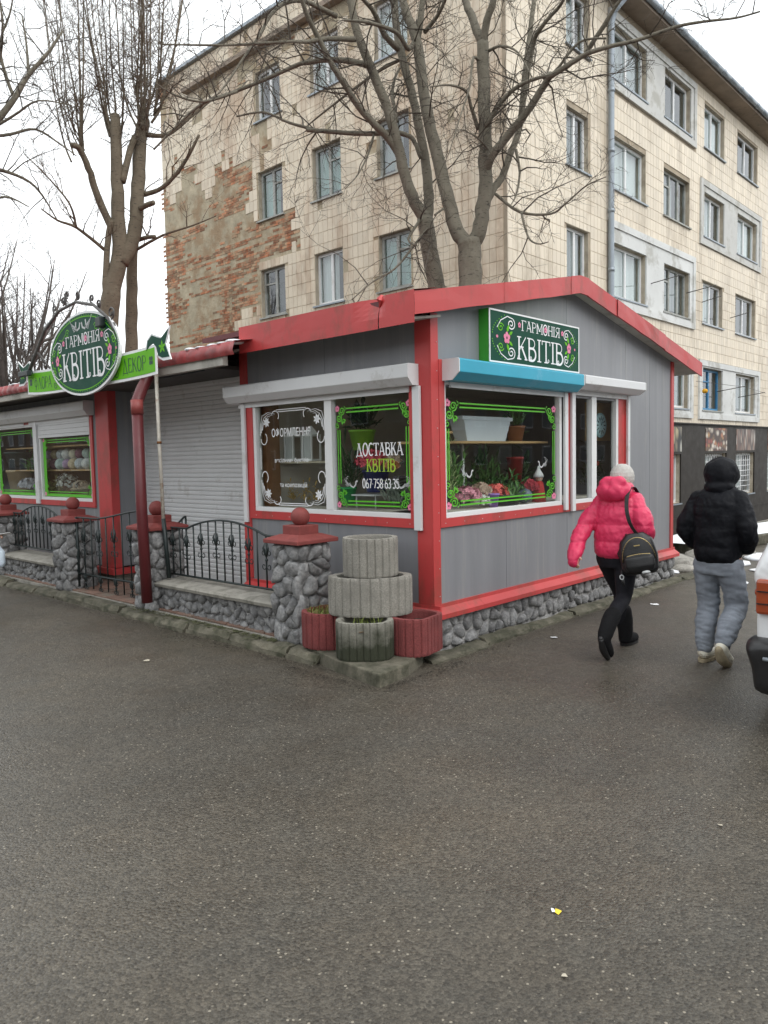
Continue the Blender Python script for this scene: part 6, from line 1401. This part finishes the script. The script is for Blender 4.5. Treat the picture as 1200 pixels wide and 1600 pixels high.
def head(q, c, s=1., fwd=0.):   # skull, jaw, nose, ears, brow, lips; faces +X
    x, y, z = c; q.ball((x, y, z + .02 * s), .088 * s, 16, 12, 1.1, .9, 1.15); q.ball((x + .03 * s, y, z - .055 * s), .058 * s, 12, 10, 1, .9, 1)
    q.tube([(x + .085 * s, y, z + .02 * s), (x + .115 * s, y, z - .02 * s)], [.012 * s, .017 * s], 8); q.ball((x + .085 * s, y, z - .062 * s), .02 * s, 8, 6, .7, 1.4, .5)
    for f in (-1, 1): q.ball((x - .005, y + f * .08 * s, z), .024 * s, 8, 6, .7, .4, 1.2)
def eyes(parent, c, s=1.):
    q = MB(); w = MB()
    for f in (-1, 1): w.ball((c[0] + .078 * s, c[1] + f * .033 * s, c[2] + .015 * s), .015 * s, 8, 6); q.ball((c[0] + .089 * s, c[1] + f * .033 * s, c[2] + .015 * s), .0075 * s, 8, 6)
    w.build('eyes', DWHITE, parent); q.build('pupils', LEATH, parent)
def hand(q, w, d, up, s=1., curl=.7, thumb=1):
    """palm with five fingers: w wrist, d direction, up = back of hand"""
    d = Vector(d).normalized(); up = Vector(up).normalized(); sd = d.cross(up).normalized(); w = Vector(w)
    for k in (-1.2, -.4, .4, 1.2): q.tube([w + sd * k * .011 * s, w + d * .085 * s + sd * k * .019 * s], [.014 * s, .012 * s], 8); q.ball(w + d * .085 * s + sd * k * .019 * s, .0125 * s, 8, 6)
    for k, ln in ((-1.5, .062), (-.5, .075), (.5, .08), (1.5, .07)):
        p = w + d * .085 * s + sd * k * .018 * s; a = d
        for j in range(3):
            ang = curl * (.5 + .35 * j); a = (d * math.cos(ang * (j + 1) * .6) - up * math.sin(ang * (j + 1) * .6)).normalized(); n_ = p + a * ln * s * (.45, .32, .23)[j]; q.tube([p, n_], [.0095 * s, .0085 * s], 8); q.ball(n_, .0085 * s, 8, 6); p = n_
    p = w + d * .025 * s + sd * thumb * .02 * s
    for j, a in enumerate(((d * .6 + sd * thumb * .8), (d * .85 + sd * thumb * .35 - up * .4))): n_ = p + a.normalized() * .036 * s; q.tube([p, n_], [.0125 * s, .0095 * s], 8); q.ball(n_, .0095 * s, 8, 6); p = n_
# --- woman in the pink jacket, walking along the kiosk
wo = thing('person', 'person in pink puffer jacket, grey beanie and black boots walking past', 'person')
hc = (.1, 0, 1.455)
HL, KNL, AL_ = (.0, .085, .84), (.16, .05, .47), (.2, .02, .1); HR_, KNR, AR_ = (.0, -.085, .84), (-.06, -.085, .47), (-.40, -.1, .26)
q = MB(); head(q, hc, .98); limbt(q, [(.05, 0, 1.25, .06), (.085, 0, 1.4, .05)]); stack(q, [(0, 0, .78, .1, .13), (0, 0, .9, .11, .14), (.02, 0, 1.05, .09, .12), (.04, 0, 1.2, .1, .15), (.05, 0, 1.32, .06, .11)])
for h, k, a in ((HL, KNL, AL_), (HR_, KNR, AR_)): limbt(q, [(*h, .075), (*k, .05), (*a, .035)])
limbt(q, [(.05, .15, 1.29, .045), (-.14, .24, 1.07, .036), (-.3, .22, .84, .028)]); limbt(q, [(.05, -.14, 1.29, .045), (-.01, -.235, 1.06, .036), (.17, -.18, 1.0, .028)])
hand(q, (-.29, .22, .85), (-.45, -.1, -.85), (-.8, .3, .4), .85, .7, -1); hand(q, (.17, -.18, 1.0), (.9, .3, .1), (0, -.6, .8), .85, 1., 1)
blob('body', q, SKIN, wo, .012, 4); eyes(wo, hc, .98)
puff = lambda amp, per, z0: (lambda p, n_: amp * (abs(math.sin(PI * ((p.z - z0) / per + .12 * nz(p, 5)))) ** .55 - .6) + .007 * nz(p, 12) + .006 * (1 - abs(noise.noise((p.x * 24 + 3, p.y * 24, p.z * 9))) * 3) * .5 + .003 * nz(p, 45))
q = MB(); stack(q, [(.0, 0, .80, .135, .155), (-.005, 0, .85, .155, .18), (.0, 0, .95, .16, .19), (.015, 0, 1.08, .165, .197), (.025, 0, 1.2, .16, .2), (.04, 0, 1.3, .135, .175), (.06, 0, 1.37, .09, .115)])
limbt(q, [(.04, .14, 1.28, .08), (-.07, .22, 1.13, .078), (-.18, .25, .99, .07), (-.29, .24, .85, .062), (-.33, .235, .79, .05)])
limbt(q, [(.04, -.14, 1.28, .08), (-.01, -.23, 1.13, .08), (.0, -.25, 1.03, .076), (.12, -.19, .99, .065), (.18, -.16, .99, .055)])
blob('jacket', q, PINK, wo, .008, 5, lambda p, n_: puff(.011, .15, .8)(p, n_) + .005 * noise.noise((p.x * 10, p.y * 10, p.z * 22)))
q = MB(); q.ball((-.06, 0, 1.375), .125, 18, 12, .95, 1.25, .8); q.ball((-.09, 0, 1.44), .09, 16, 10, .75, 1.35, .8); q.ball((.02, .09, 1.39), .07, 12, 8, 1.3, .7, .9); q.ball((.02, -.09, 1.39), .07, 12, 8, 1.3, .7, .9)
blob('hood', q, PINK, wo, .01, 6, lambda p, n_: .012 * nz(p, 9) + .008 * nz(p, 20) - .005 * math.exp(-(p.y / .006) ** 2))
q = MB(); q.ball((hc[0] - .012, 0, hc[2] + .035), .108, 24, 16, 1.02, .94, 1.08); blob('beanie', q, KNIT, wo, .009, 3, lambda p, n_: .0022 * math.sin(p.z * 500) + .003 * nz(p, 12))
q = MB(); limbt(q, [(.02, -.075, 1.44, .03), (.02, -.08, 1.36, .025), (.04, -.09, 1.28, .012)]); limbt(q, [(.02, .075, 1.44, .03), (.02, .08, 1.36, .025), (.04, .09, 1.3, .012)]); blob('hair', q, HAIR, wo, .008, 3)
q = MB(); stack(q, [(0, 0, .72, .12, .15), (-.005, 0, .82, .13, .168), (0, 0, .92, .12, .155)])
for h, k, a in ((HL, KNL, AL_), (HR_, KNR, AR_)): m_ = Vector(k).lerp(Vector(a), .35); limbt(q, [(h[0], h[1], .8, .105), ((h[0] + k[0]) / 2, (h[1] + k[1]) / 2, .64, .088), (*k, .066), (m_.x - .02, m_.y, m_.z, .062), (*a, .045)])
blob('leggings', q, LEG, wo, .01, 5, lambda p, n_: .003 * nz(p, 16))
q = MB(); limbt(q, [(.19, .03, .3, .072), (.2, .02, .14, .068), (.2, .02, .07, .06)]); limbt(q, [(.19, .02, .055, .052), (.28, .015, .05, .052), (.36, .01, .042, .042)])
bt = blob('boot', q, BOOT, wo, .009, 4, lambda p, n_: .004 * nz(p, 12)); q = MB(); stack(q, [(.27, .015, .0, .135, .052), (.27, .015, .022, .137, .054)]); q.build('sole', LEATH, bt)
d = Vector((.34, 0, -.5)).normalized()
q = MB(); a = Vector(AR_); limbt(q, [(-.27, -.092, .36, .07), (-.36, -.098, .29, .068), (-.42, -.1, .22, .06)]); limbt(q, [(-.445, -.1, .2, .05), (-.4, -.1, .12, .052), (-.345, -.1, .055, .042)])
bt = blob('boot', q, BOOT, wo, .009, 4, lambda p, n_: .004 * nz(p, 12)); q = MB(); limbt(q, [(-.492, -.1, .2, .022), (-.45, -.1, .1, .03), (-.375, -.1, .022, .024)]); q.build('sole', LEATH, bt)
wo.location = (6.12, 2.98, .002); wo.rotation_euler = (0, 0, 0)
# backpack
bp = thing('backpack', 'small black leather backpack hanging from the shoulder of the pink jacket', 'backpack')
q = MB(); stack(q, [(0, 0, 0, .055, .1), (0, 0, .03, .075, .125), (0, 0, .14, .075, .13), (-.0, 0, .24, .06, .11), (0, 0, .29, .04, .06)], 24, 3); blob('bag', q, LEATH, bp, .008, 5, lambda p, n_: .004 * nz(p, 12))
q = MB(); stack(q, [(-.075, 0, .025, .022, .085), (-.082, 0, .06, .03, .1), (-.082, 0, .12, .026, .098), (-.075, 0, .145, .012, .08)], 20, 3); blob('front_pocket', q, LEATH, bp, .007, 4)
q = MB(); q.tube([(-.105, y / 100, .135 + .01 * math.cos(y / 6)) for y in range(-8, 9)], .003, 5); q.tube([(-.06 - .03 * math.sin(PI * i / 20), -.11 * math.cos(PI * i / 20), .1 + .16 * math.sin(PI * i / 20)) for i in range(21)], .003, 5); q.build('zip', GOLD, bp)
q = MB(); q.box(-.082, -.077, -.02, .02, .2, .208); q.build('badge', GOLD, bp); q = MB(); q.lathe([(.028, 0), (.028, .004)], (0, 0, 0), 18); o = q.build('tag', DGREY, bp); o.rotation_euler = (0, -PI / 2, 0); o.location = (-.1, -.03, .015); o.scale = (.45, 1, 1)
q = MB(); q.tube([(.03, .1, .05), (.01, .13, .16), (.0, .05, .29)], .011, 5); q.tube([(-.02, .13, .05), (-.05, .135, -.03), (-.05, .13, -.06)], [.01, .012, .006], 5); q.build('strap', LEATH, bp)
q = MB(); q.tube([(-.055, .135 + .013 * math.cos(t * PI / 4), -.0 + .016 * math.sin(t * PI / 4)) for t in range(8)], .004, 5, closed=True); q.build('buckle', DGREY, bp)
bp.location = (6.01, 2.71, .7); bp.rotation_euler = (math.radians(-10), math.radians(4), math.radians(25)); bp.scale = (1.18, 1.18, 1.18)
q = MB(); sp = smooth_limb([Vector(p) for p in ((5.995, 2.72, 1.0), (5.965, 2.79, 1.12), (5.985, 2.83, 1.26), (6.06, 2.845, 1.375), (6.16, 2.845, 1.395), (6.26, 2.84, 1.3), (6.29, 2.8, 1.15))], 4); vs = []
for i, p_ in enumerate(sp):
    for dy, dx in ((-.016, 0), (.016, 0), (.016, .008), (-.016, .008)): vs.append((p_.x - .012 + dx, p_.y + dy, p_.z + (.012 if 8 < i < 20 else 0)))
q.add(vs, [(i * 4 + j, i * 4 + (j + 1) % 4, i * 4 + 4 + (j + 1) % 4, i * 4 + 4 + j) for i in range(len(sp) - 1) for j in range(4)]); o = q.build('shoulder_strap', LEATH, bp); o.matrix_parent_inverse = bp.matrix_basis.inverted()
# --- man in black
mn = thing('person', 'person in black hooded puffer, grey joggers and cream trainers', 'person')
hc = (.06, 0, 1.505)
HL, KNL, AL_ = (0, .1, .84), (.06, .1, .47), (-.03, .095, .11); HR_, KNR, AR_ = (0, -.1, .84), (.09, -.105, .46), (-.13, -.1, .19)
q = MB(); head(q, hc); limbt(q, [(.02, 0, 1.3, .06), (.05, 0, 1.44, .055)]); stack(q, [(0, 0, .78, .11, .14), (0, 0, .95, .11, .15), (0, 0, 1.15, .11, .17), (.0, 0, 1.3, .09, .17), (.01, 0, 1.38, .06, .1)])
for h, k, a in ((HL, KNL, AL_), (HR_, KNR, AR_)): limbt(q, [(*h, .08), (*k, .055), (*a, .04)])
for f in (-1, 1): limbt(q, [(0, f * .15, 1.32, .05), (-.05, f * .24, 1.07, .04), (.11, f * .14, .94, .03)]); hand(q, (.1, f * .14, .945), (.8, -f * .5, -.3), (0, f * .8, .5), .95, .6, -f)
blob('body', q, SKIN, mn, .012, 4); eyes(mn, hc)
q = MB(); stack(q, [(-.01, 0, .82, .135, .16), (-.015, 0, .87, .15, .172), (-.01, 0, 1.0, .155, .18), (-.0, 0, 1.15, .16, .192), (-.005, 0, 1.28, .15, .19), (.0, 0, 1.36, .115, .155), (.02, 0, 1.42, .085, .11)])
for f in (-1, 1): limbt(q, [(0, f * .15, 1.31, .078), (-.045, f * .215, 1.17, .078), (-.05, f * .24, 1.06, .076), (.05, f * .2, .96, .068), (.12, f * .15, .93, .05)])
blob('jacket', q, BLK, mn, .009, 5, lambda p, n_: puff(.005, .15, .8)(p, n_) + .006 * noise.noise((p.x * 9, p.y * 9, p.z * 16)))
q = MB(); q.ball((.035, 0, 1.515), .138, 22, 16, 1.05, .95, 1.03); q.ball((.0, 0, 1.41), .11, 18, 12, 1, 1.1, .75); blob('hood', q, BLK, mn, .01, 5, lambda p, n_: .01 * nz(p, 9) + .007 * nz(p, 22))
q = MB(); stack(q, [(0, 0, .72, .12, .15), (-.01, 0, .82, .132, .165), (0, 0, .92, .12, .15)])
for h, k, a in ((HL, KNL, AL_), (HR_, KNR, AR_)): m_ = Vector(k).lerp(Vector(a), .5); limbt(q, [(h[0] - .01, h[1] * .85, .8, .105), ((h[0] + k[0]) / 2, h[1], .64, .095), (*k, .084), (m_.x - .015, m_.y, m_.z, .08), (a[0], a[1], a[2] + .03, .066), (*a, .055)])
blob('joggers', q, JOG, mn, .01, 5, lambda p, n_: .008 * noise.noise((p.x * 9, p.y * 9, p.z * 26)) + .005 * (1 - 2 * abs(noise.noise((p.x * 12 + 4, p.y * 12, p.z * 34 + p.x * 20)))) * (1.4 if p.z < .55 else .5))
q = MB(); limbt(q, [(-.04, .095, .075, .05), (.04, .1, .06, .047), (.15, .105, .045, .042), (.18, .105, .04, .034)]); s_ = blob('shoe', q, SHOE, mn, .008, 3); q = MB(); stack(q, [(.065, .1, 0, .15, .05), (.065, .1, .026, .152, .053)]); q.build('sole', SOLE, s_)
q = MB(); limbt(q, [(-.175, -.1, .17, .05), (-.13, -.1, .11, .05), (-.06, -.1, .06, .046), (-.02, -.1, .05, .036)]); s_ = blob('shoe', q, SHOE, mn, .008, 3); q = MB(); limbt(q, [(-.225, -.1, .165, .03), (-.17, -.1, .085, .042), (-.06, -.1, .02, .034), (-.02, -.1, .018, .026)]); blob('sole', q, SOLE, s_, .008, 2)
mn.location = (6.22, 2.17, .002); mn.rotation_euler = (0, 0, math.radians(-3))
# --- passer-by cut off by the left edge: only the hand shows
pb = thing('person', 'passer-by holding white paper, only a hand showing at the left edge', 'person')
JKT = M('navy_coat', (.02, .022, .03), .8, .2, 8); JN = M('dark_jeans', (.03, .04, .07), .85, .2, 8); hc = (.03, 0, 1.58)
q = MB(); head(q, hc); limbt(q, [(.0, 0, 1.36, .06), (.02, 0, 1.5, .055)]); stack(q, [(0, 0, .82, .11, .15), (0, 0, 1.0, .11, .15), (0, 0, 1.2, .11, .17), (0, 0, 1.42, .06, .1)])
for f in (-1, 1): limbt(q, [(0, f * .09, .88, .08), (.03 * f, f * .1, .48, .055), (0, f * .1, .09, .04)])
limbt(q, [(0, -.18, 1.38, .05), (.02, -.22, 1.1, .04), (.26, -.16, .92, .03)]); limbt(q, [(0, .18, 1.38, .05), (-.03, .24, 1.1, .04), (.03, .24, .88, .03)])
hand(q, (.27, -.155, .91), (.95, .25, -.15), (0, 0, 1), 1., .9, -1); hand(q, (.03, .24, .87), (.1, 0, -1), (0, 1, 0), 1., .4, 1); blob('body', q, SKIN, pb, .009, 2); eyes(pb, hc)
q = MB(); stack(q, [(0, 0, .7, .15, .19), (0, 0, .95, .16, .2), (0, 0, 1.2, .16, .21), (0, 0, 1.38, .12, .18), (0, 0, 1.46, .07, .09)]); limbt(q, [(0, -.17, 1.37, .08), (.02, -.23, 1.1, .07), (.21, -.17, .94, .055)]); limbt(q, [(0, .17, 1.37, .08), (-.03, .25, 1.1, .07), (.02, .25, .93, .055)]); blob('coat', q, JKT, pb, .013, 5)
q = MB()
for f in (-1, 1): limbt(q, [(0, f * .09, .88, .1), (.03 * f, f * .1, .48, .08), (0, f * .1, .12, .07)])
blob('trousers', q, JN, pb, .013, 4)
for f in (-1, 1): q = MB(); limbt(q, [(-.03, f * .1, .05, .05), (.16, f * .1, .045, .042)]); blob('shoe', q, BOOT, pb, .01, 3)
q = MB(); q.ball((hc[0] - .02, 0, hc[2] + .03), .1, 16, 12, 1.05, .95, 1.05); blob('hair', q, HAIR, pb, .011, 3)
pb.location = (3.24, 9.68, 0); pb.rotation_euler = (0, 0, math.radians(-43))
_R = Matrix.Rotation(math.radians(-43), 4, 'Z'); W_ = lambda p: Vector(pb.location) + _R @ Vector(p)
q = MB(); q.add([W_((.33, -.2, .90)), W_((.5, -.17, .925)), W_((.49, -.1, .9)), W_((.33, -.1, .885)), W_((.33, -.2, .895)), W_((.5, -.17, .92)), W_((.49, -.1, .895)), W_((.33, -.1, .88))], [(0, 1, 2, 3), (7, 6, 5, 4), (0, 1, 5, 4), (1, 2, 6, 5), (2, 3, 7, 6), (3, 0, 4, 7)]); tag(q.build('folded_paper', DWHITE), 'folded white paper in the hand at the left edge', 'paper')
q = MB(); vs = []
for z, rx, ry in ((.86, .01, .015), (.8, .05, .02), (.7, .11, .05), (.56, .12, .06), (.52, .1, .04)):
    for j in range(16): a = 2 * PI * j / 16; k = 1 + .12 * math.sin(j * 4.1 + z * 20); vs.append(W_((.31 + rx * k * math.cos(a), -.17 + ry * k * math.sin(a), z)))
q.add(vs, [(i * 16 + j, i * 16 + (j + 1) % 16, (i + 1) * 16 + (j + 1) % 16, (i + 1) * 16 + j) for i in range(4) for j in range(16)] + [tuple(range(64, 80))], True); tag(q.build('plastic_bag', M('pale_bag', (.5, .58, .66), .35, .3, 9)), 'pale printed plastic bag hanging at the left edge', 'bag')
# ------------------------------------------------------------------ white hatchback, rear corner in view
car = thing('parked_car', 'white hatchback with orange corner lamp and black bumper at the right edge', 'car')
CARW = M('white_car_paint', (.74, .75, .76), .22, .02, 3, coat=.6); BPL = M('black_bumper_plastic', (.012, .012, .013), .35, .2, 12, .15, 60); AMB = M('amber_lens', (.3, .05, .012), .15, .08, 20, coat=.5); SMK = M('smoked_lens', (.09, .07, .06), .15, .1, 20, coat=.5); TYRE = M('tyre_rubber', (.012, .012, .013), .8, .2, 20); DGL = M('car_glass', (.02, .025, .028), .06, .1, 3, coat=1.)
def loft(q, st, hw, n=20):
    """st: list of (x, z0, z1, w0, w1): rounded box sections along x; closed"""
    vs = []
    for x, z0, z1, w0, w1 in st:
        sec = [(-w0 * .96, z0), (w0 * .96, z0), (w0, z0 + .05), (w0 * 1.005, z0 + (z1 - z0) * .5), (w1, z1 - .06), (w1 - .03, z1 - .015), (w1 - .1, z1), (-w1 + .1, z1), (-w1 + .03, z1 - .015), (-w1, z1 - .06), (-w0 * 1.005, z0 + (z1 - z0) * .5), (-w0, z0 + .05)]
        vs += [(x, y, z) for y, z in sec]
    k = len(st); m_ = 12; q.add(vs, [(i * m_ + j, i * m_ + (j + 1) % m_, (i + 1) * m_ + (j + 1) % m_, (i + 1) * m_ + j) for i in range(k - 1) for j in range(m_)] + [tuple(range(m_ - 1, -1, -1)), tuple((k - 1) * m_ + j for j in range(m_))], True)
def subd(o, l=2): s = o.modifiers.new('s', 'SUBSURF'); s.levels = l; s.render_levels = l
q = MB(); loft(q, [(.04, .5, .9, .76, .74), (.06, .47, .95, .785, .77), (.3, .3, .96, .8, .775), (1.2, .25, .95, .805, .78), (2.4, .25, .93, .805, .78), (3.3, .28, .86, .79, .75), (3.65, .35, .74, .74, .7), (3.68, .38, .7, .7, .66)], 0); bd = q.build('body', CARW, car); 
q = MB(); loft(q, [(.03, .84, .97, .8, .795), (.06, .84, 1.12, .8, .76), (.34, .86, 1.4, .79, .68), (.6, .9, 1.41, .765, .6), (1.6, .9, 1.43, .765, .6), (2.1, .9, 1.36, .765, .61), (2.75, .9, .99, .75, .7), (2.8, .9, .95, .75, .72)], 0); cb = q.build('cabin', CARW, car)
q = MB(); q.add([(.155, -.56, 1.04), (.155, .56, 1.04), (.365, .5, 1.33), (.365, -.5, 1.33)], [(0, 1, 2, 3)]); q.build('rear_window', DGL, cb)
for f in (-1, 1):
    for xs in ((.55, 1.2), (1.3, 2.25)):
        q = MB(); q.add([(xs[0], f * .768, .99), (xs[1] + .1, f * .768, .99), (xs[1] - .12, f * .64, 1.34), (xs[0], f * .64, 1.34)], [(0, 1, 2, 3)]); q.build('side_window', DGL, cb)
    q = MB(); q.box(.012, .1, f * .775 - (.115 if f > 0 else -.0), f * .775 + (0 if f > 0 else .115), .71, .925); tl = q.build('tail_lamp', AMB, car, bevel=.02)
    q = MB(); q.box(.016, .09, f * .655 - (.17 if f > 0 else 0), f * .655 + (0 if f > 0 else .17), .715, .92); q.build('lens', SMK, tl, bevel=.012); q = MB(); q.ball((.06, f * .772, .84), .028, 10, 8, 1, .6, 1); q.build('lamp_bulge', AMB, tl)
    for x in (.72, 3.02):
        q = MB(); q.tube([(x, f * .74 - .09, .29), (x, f * .74 + .09, .29)], .29, 28); w = q.build('wheel', TYRE, car, bevel=.03); q = MB(); q.tube([(x, f * .74 - .02, .29), (x, f * .74 + f * .095, .29)], .18, 20); q.build('rim', ZINC, w)
pr = []
for x, z0, z1, w in ((-.07, .32, .5, .7), (-.085, .26, .545, .79), (-.01, .2, .575, .84), (.12, .2, .58, .85), (.42, .22, .54, .83)):
    pr.append((x, z0, z1, w * .93, w))
q = MB(); loft(q, pr, 0); o = q.build('rear_bumper', BPL, car); subd(o, 2)
q = MB(); loft(q, [(3.5, .24, .52, .8, .8), (3.7, .24, .53, .78, .78), (3.76, .28, .5, .68, .68)], 0); subd(q.build('front_bumper', BPL, car))
q = MB(); q.box(.0, .045, -.3, .3, .58, .7); q.build('number_plate', DWHITE, car)
for f in (-1, 1):
    for zz in (.775, .85): q = MB(); q.box(.004, .03, min(f * .49, f * .765), max(f * .49, f * .765), zz, zz + .006); q.build('lamp_rib', BPL, car)
q = MB(); q.tube([(-.088, -.7 + 1.4 * i / 12, .47) for i in range(13)], .012, 6); q.build('bumper_strip', ZINC, car)
for f in (-1, 1): q = MB(); q.tube([(.72 + .34 * math.cos(PI * i / 14), f * .81, .3 + .34 * math.sin(PI * i / 14)) for i in range(15)], .018, 6); q.build('wheel_arch', BPL, car)
q = MB(); q.box(.0385, .06, .66, .663, .56, .7); q.build('panel_seam', BPL, car)
for o in (bd, cb): subd(o, 2)
car.location = (4.86, .70, 0); car.rotation_euler = (0, 0, math.radians(2))
# litter on the asphalt
q = MB(); q.add([(2.395, 1.395, .004), (2.415, 1.392, .01), (2.425, 1.405, .004), (2.412, 1.418, .012), (2.398, 1.412, .005)], [(0, 1, 3, 4), (1, 2, 3)]); tag(q.build('wrapper', M('yellow_wrapper', (.75, .55, .03), .35, .3, 60)), 'crumpled yellow sweet wrapper on the asphalt', 'wrapper')
q = MB(); q.add([(2.402, 1.41, .005), (2.412, 1.425, .008), (2.4, 1.43, .014), (2.392, 1.42, .006)], [(0, 1, 2, 3)]); tag(q.build('wrapper_corner', DWHITE), 'white torn corner of the yellow wrapper on the asphalt', 'wrapper')
for x, y, s, lab in ((2.11, 1.21, .012, 'pale dry leaf flat on the asphalt below the yellow wrapper'), (3.3, 5.9, .04, 'pale squashed leaf near the left kerb'), (3.47, 1.19, .012, 'pale leaf on the right of the asphalt'), (8.2, 3.55, .05, 'white paper scrap on the asphalt between the two walkers'), (6.15, 3.62, .035, 'white scrap by the kerb under the front wall')):
    q = MB(); rr = random.Random(x); q.add([(x + s * rr.uniform(.5, 1.2) * math.cos(a * PI / 4), y + s * rr.uniform(.5, 1.2) * math.sin(a * PI / 4), .005 + rr.uniform(0, .006)) for a in range(8)], [tuple(range(8))]); tag(q.build('scrap', M('pale_scrap', (.42, .38, .3), .8, .2) if 'leaf' in lab else DWHITE), lab, 'litter')

# ------------------------------------------------------------------ two unseen low blocks, added out of view to darken the kiosk pane reflections
def reflection_block(label, pl, a0, a1, h, dep, mat):
    o = pl.p((a0 + a1) / 2, 0); t = thing('reflection_block', label, 'building', (o.x, o.y, 0), 'unseen low blocks added for reflections')
    q = MB(); pl.box(q, a0, a1, -.2, h, -dep, 0); q.build('wall', mat, t)
    q = MB(); pl.box(q, a0 - .3, a1 + .3, h, h + .3, -dep - .3, .3); q.build('roof', ZINC, t)
    f = MB(); pl.frame(f, 0, 1.5, 0, 1.4, .08, 0, .06); w0 = None
    z = 1.
    while z + 1.5 < h:
        x = a0 + 1.
        while x + 1.6 < a1:
            q = MB(); pl.frame(q, x, x + 1.5, z, z + 1.4, .08, 0, .05); w = q.build('window', WHITE, t)
            q = MB(); pl.box(q, x + .08, x + 1.42, z + .08, z + 1.32, .004, .02); q.build('pane', DGLASS, w); x += 3.2
        z += 2.9
DGLASS = M('dark_glass', (.03, .035, .04), .1, .1, 2)
GB = M('grey_brick_wall', (.17, .13, .1), .9, .2, 2, .4, 20)
reflection_block('unseen low brick block added for reflections in the kiosk front window', Pl((0, -26, 0), (-1, 0, 0), (0, 1, 0)), -75, 12, 9.2, 10, GB)
reflection_block('unseen low brick block added for reflections in the fence side windows', Pl((-26, 0, 0), (0, 1, 0), (1, 0, 0)), -14, 150, 9.2, 10, GB)
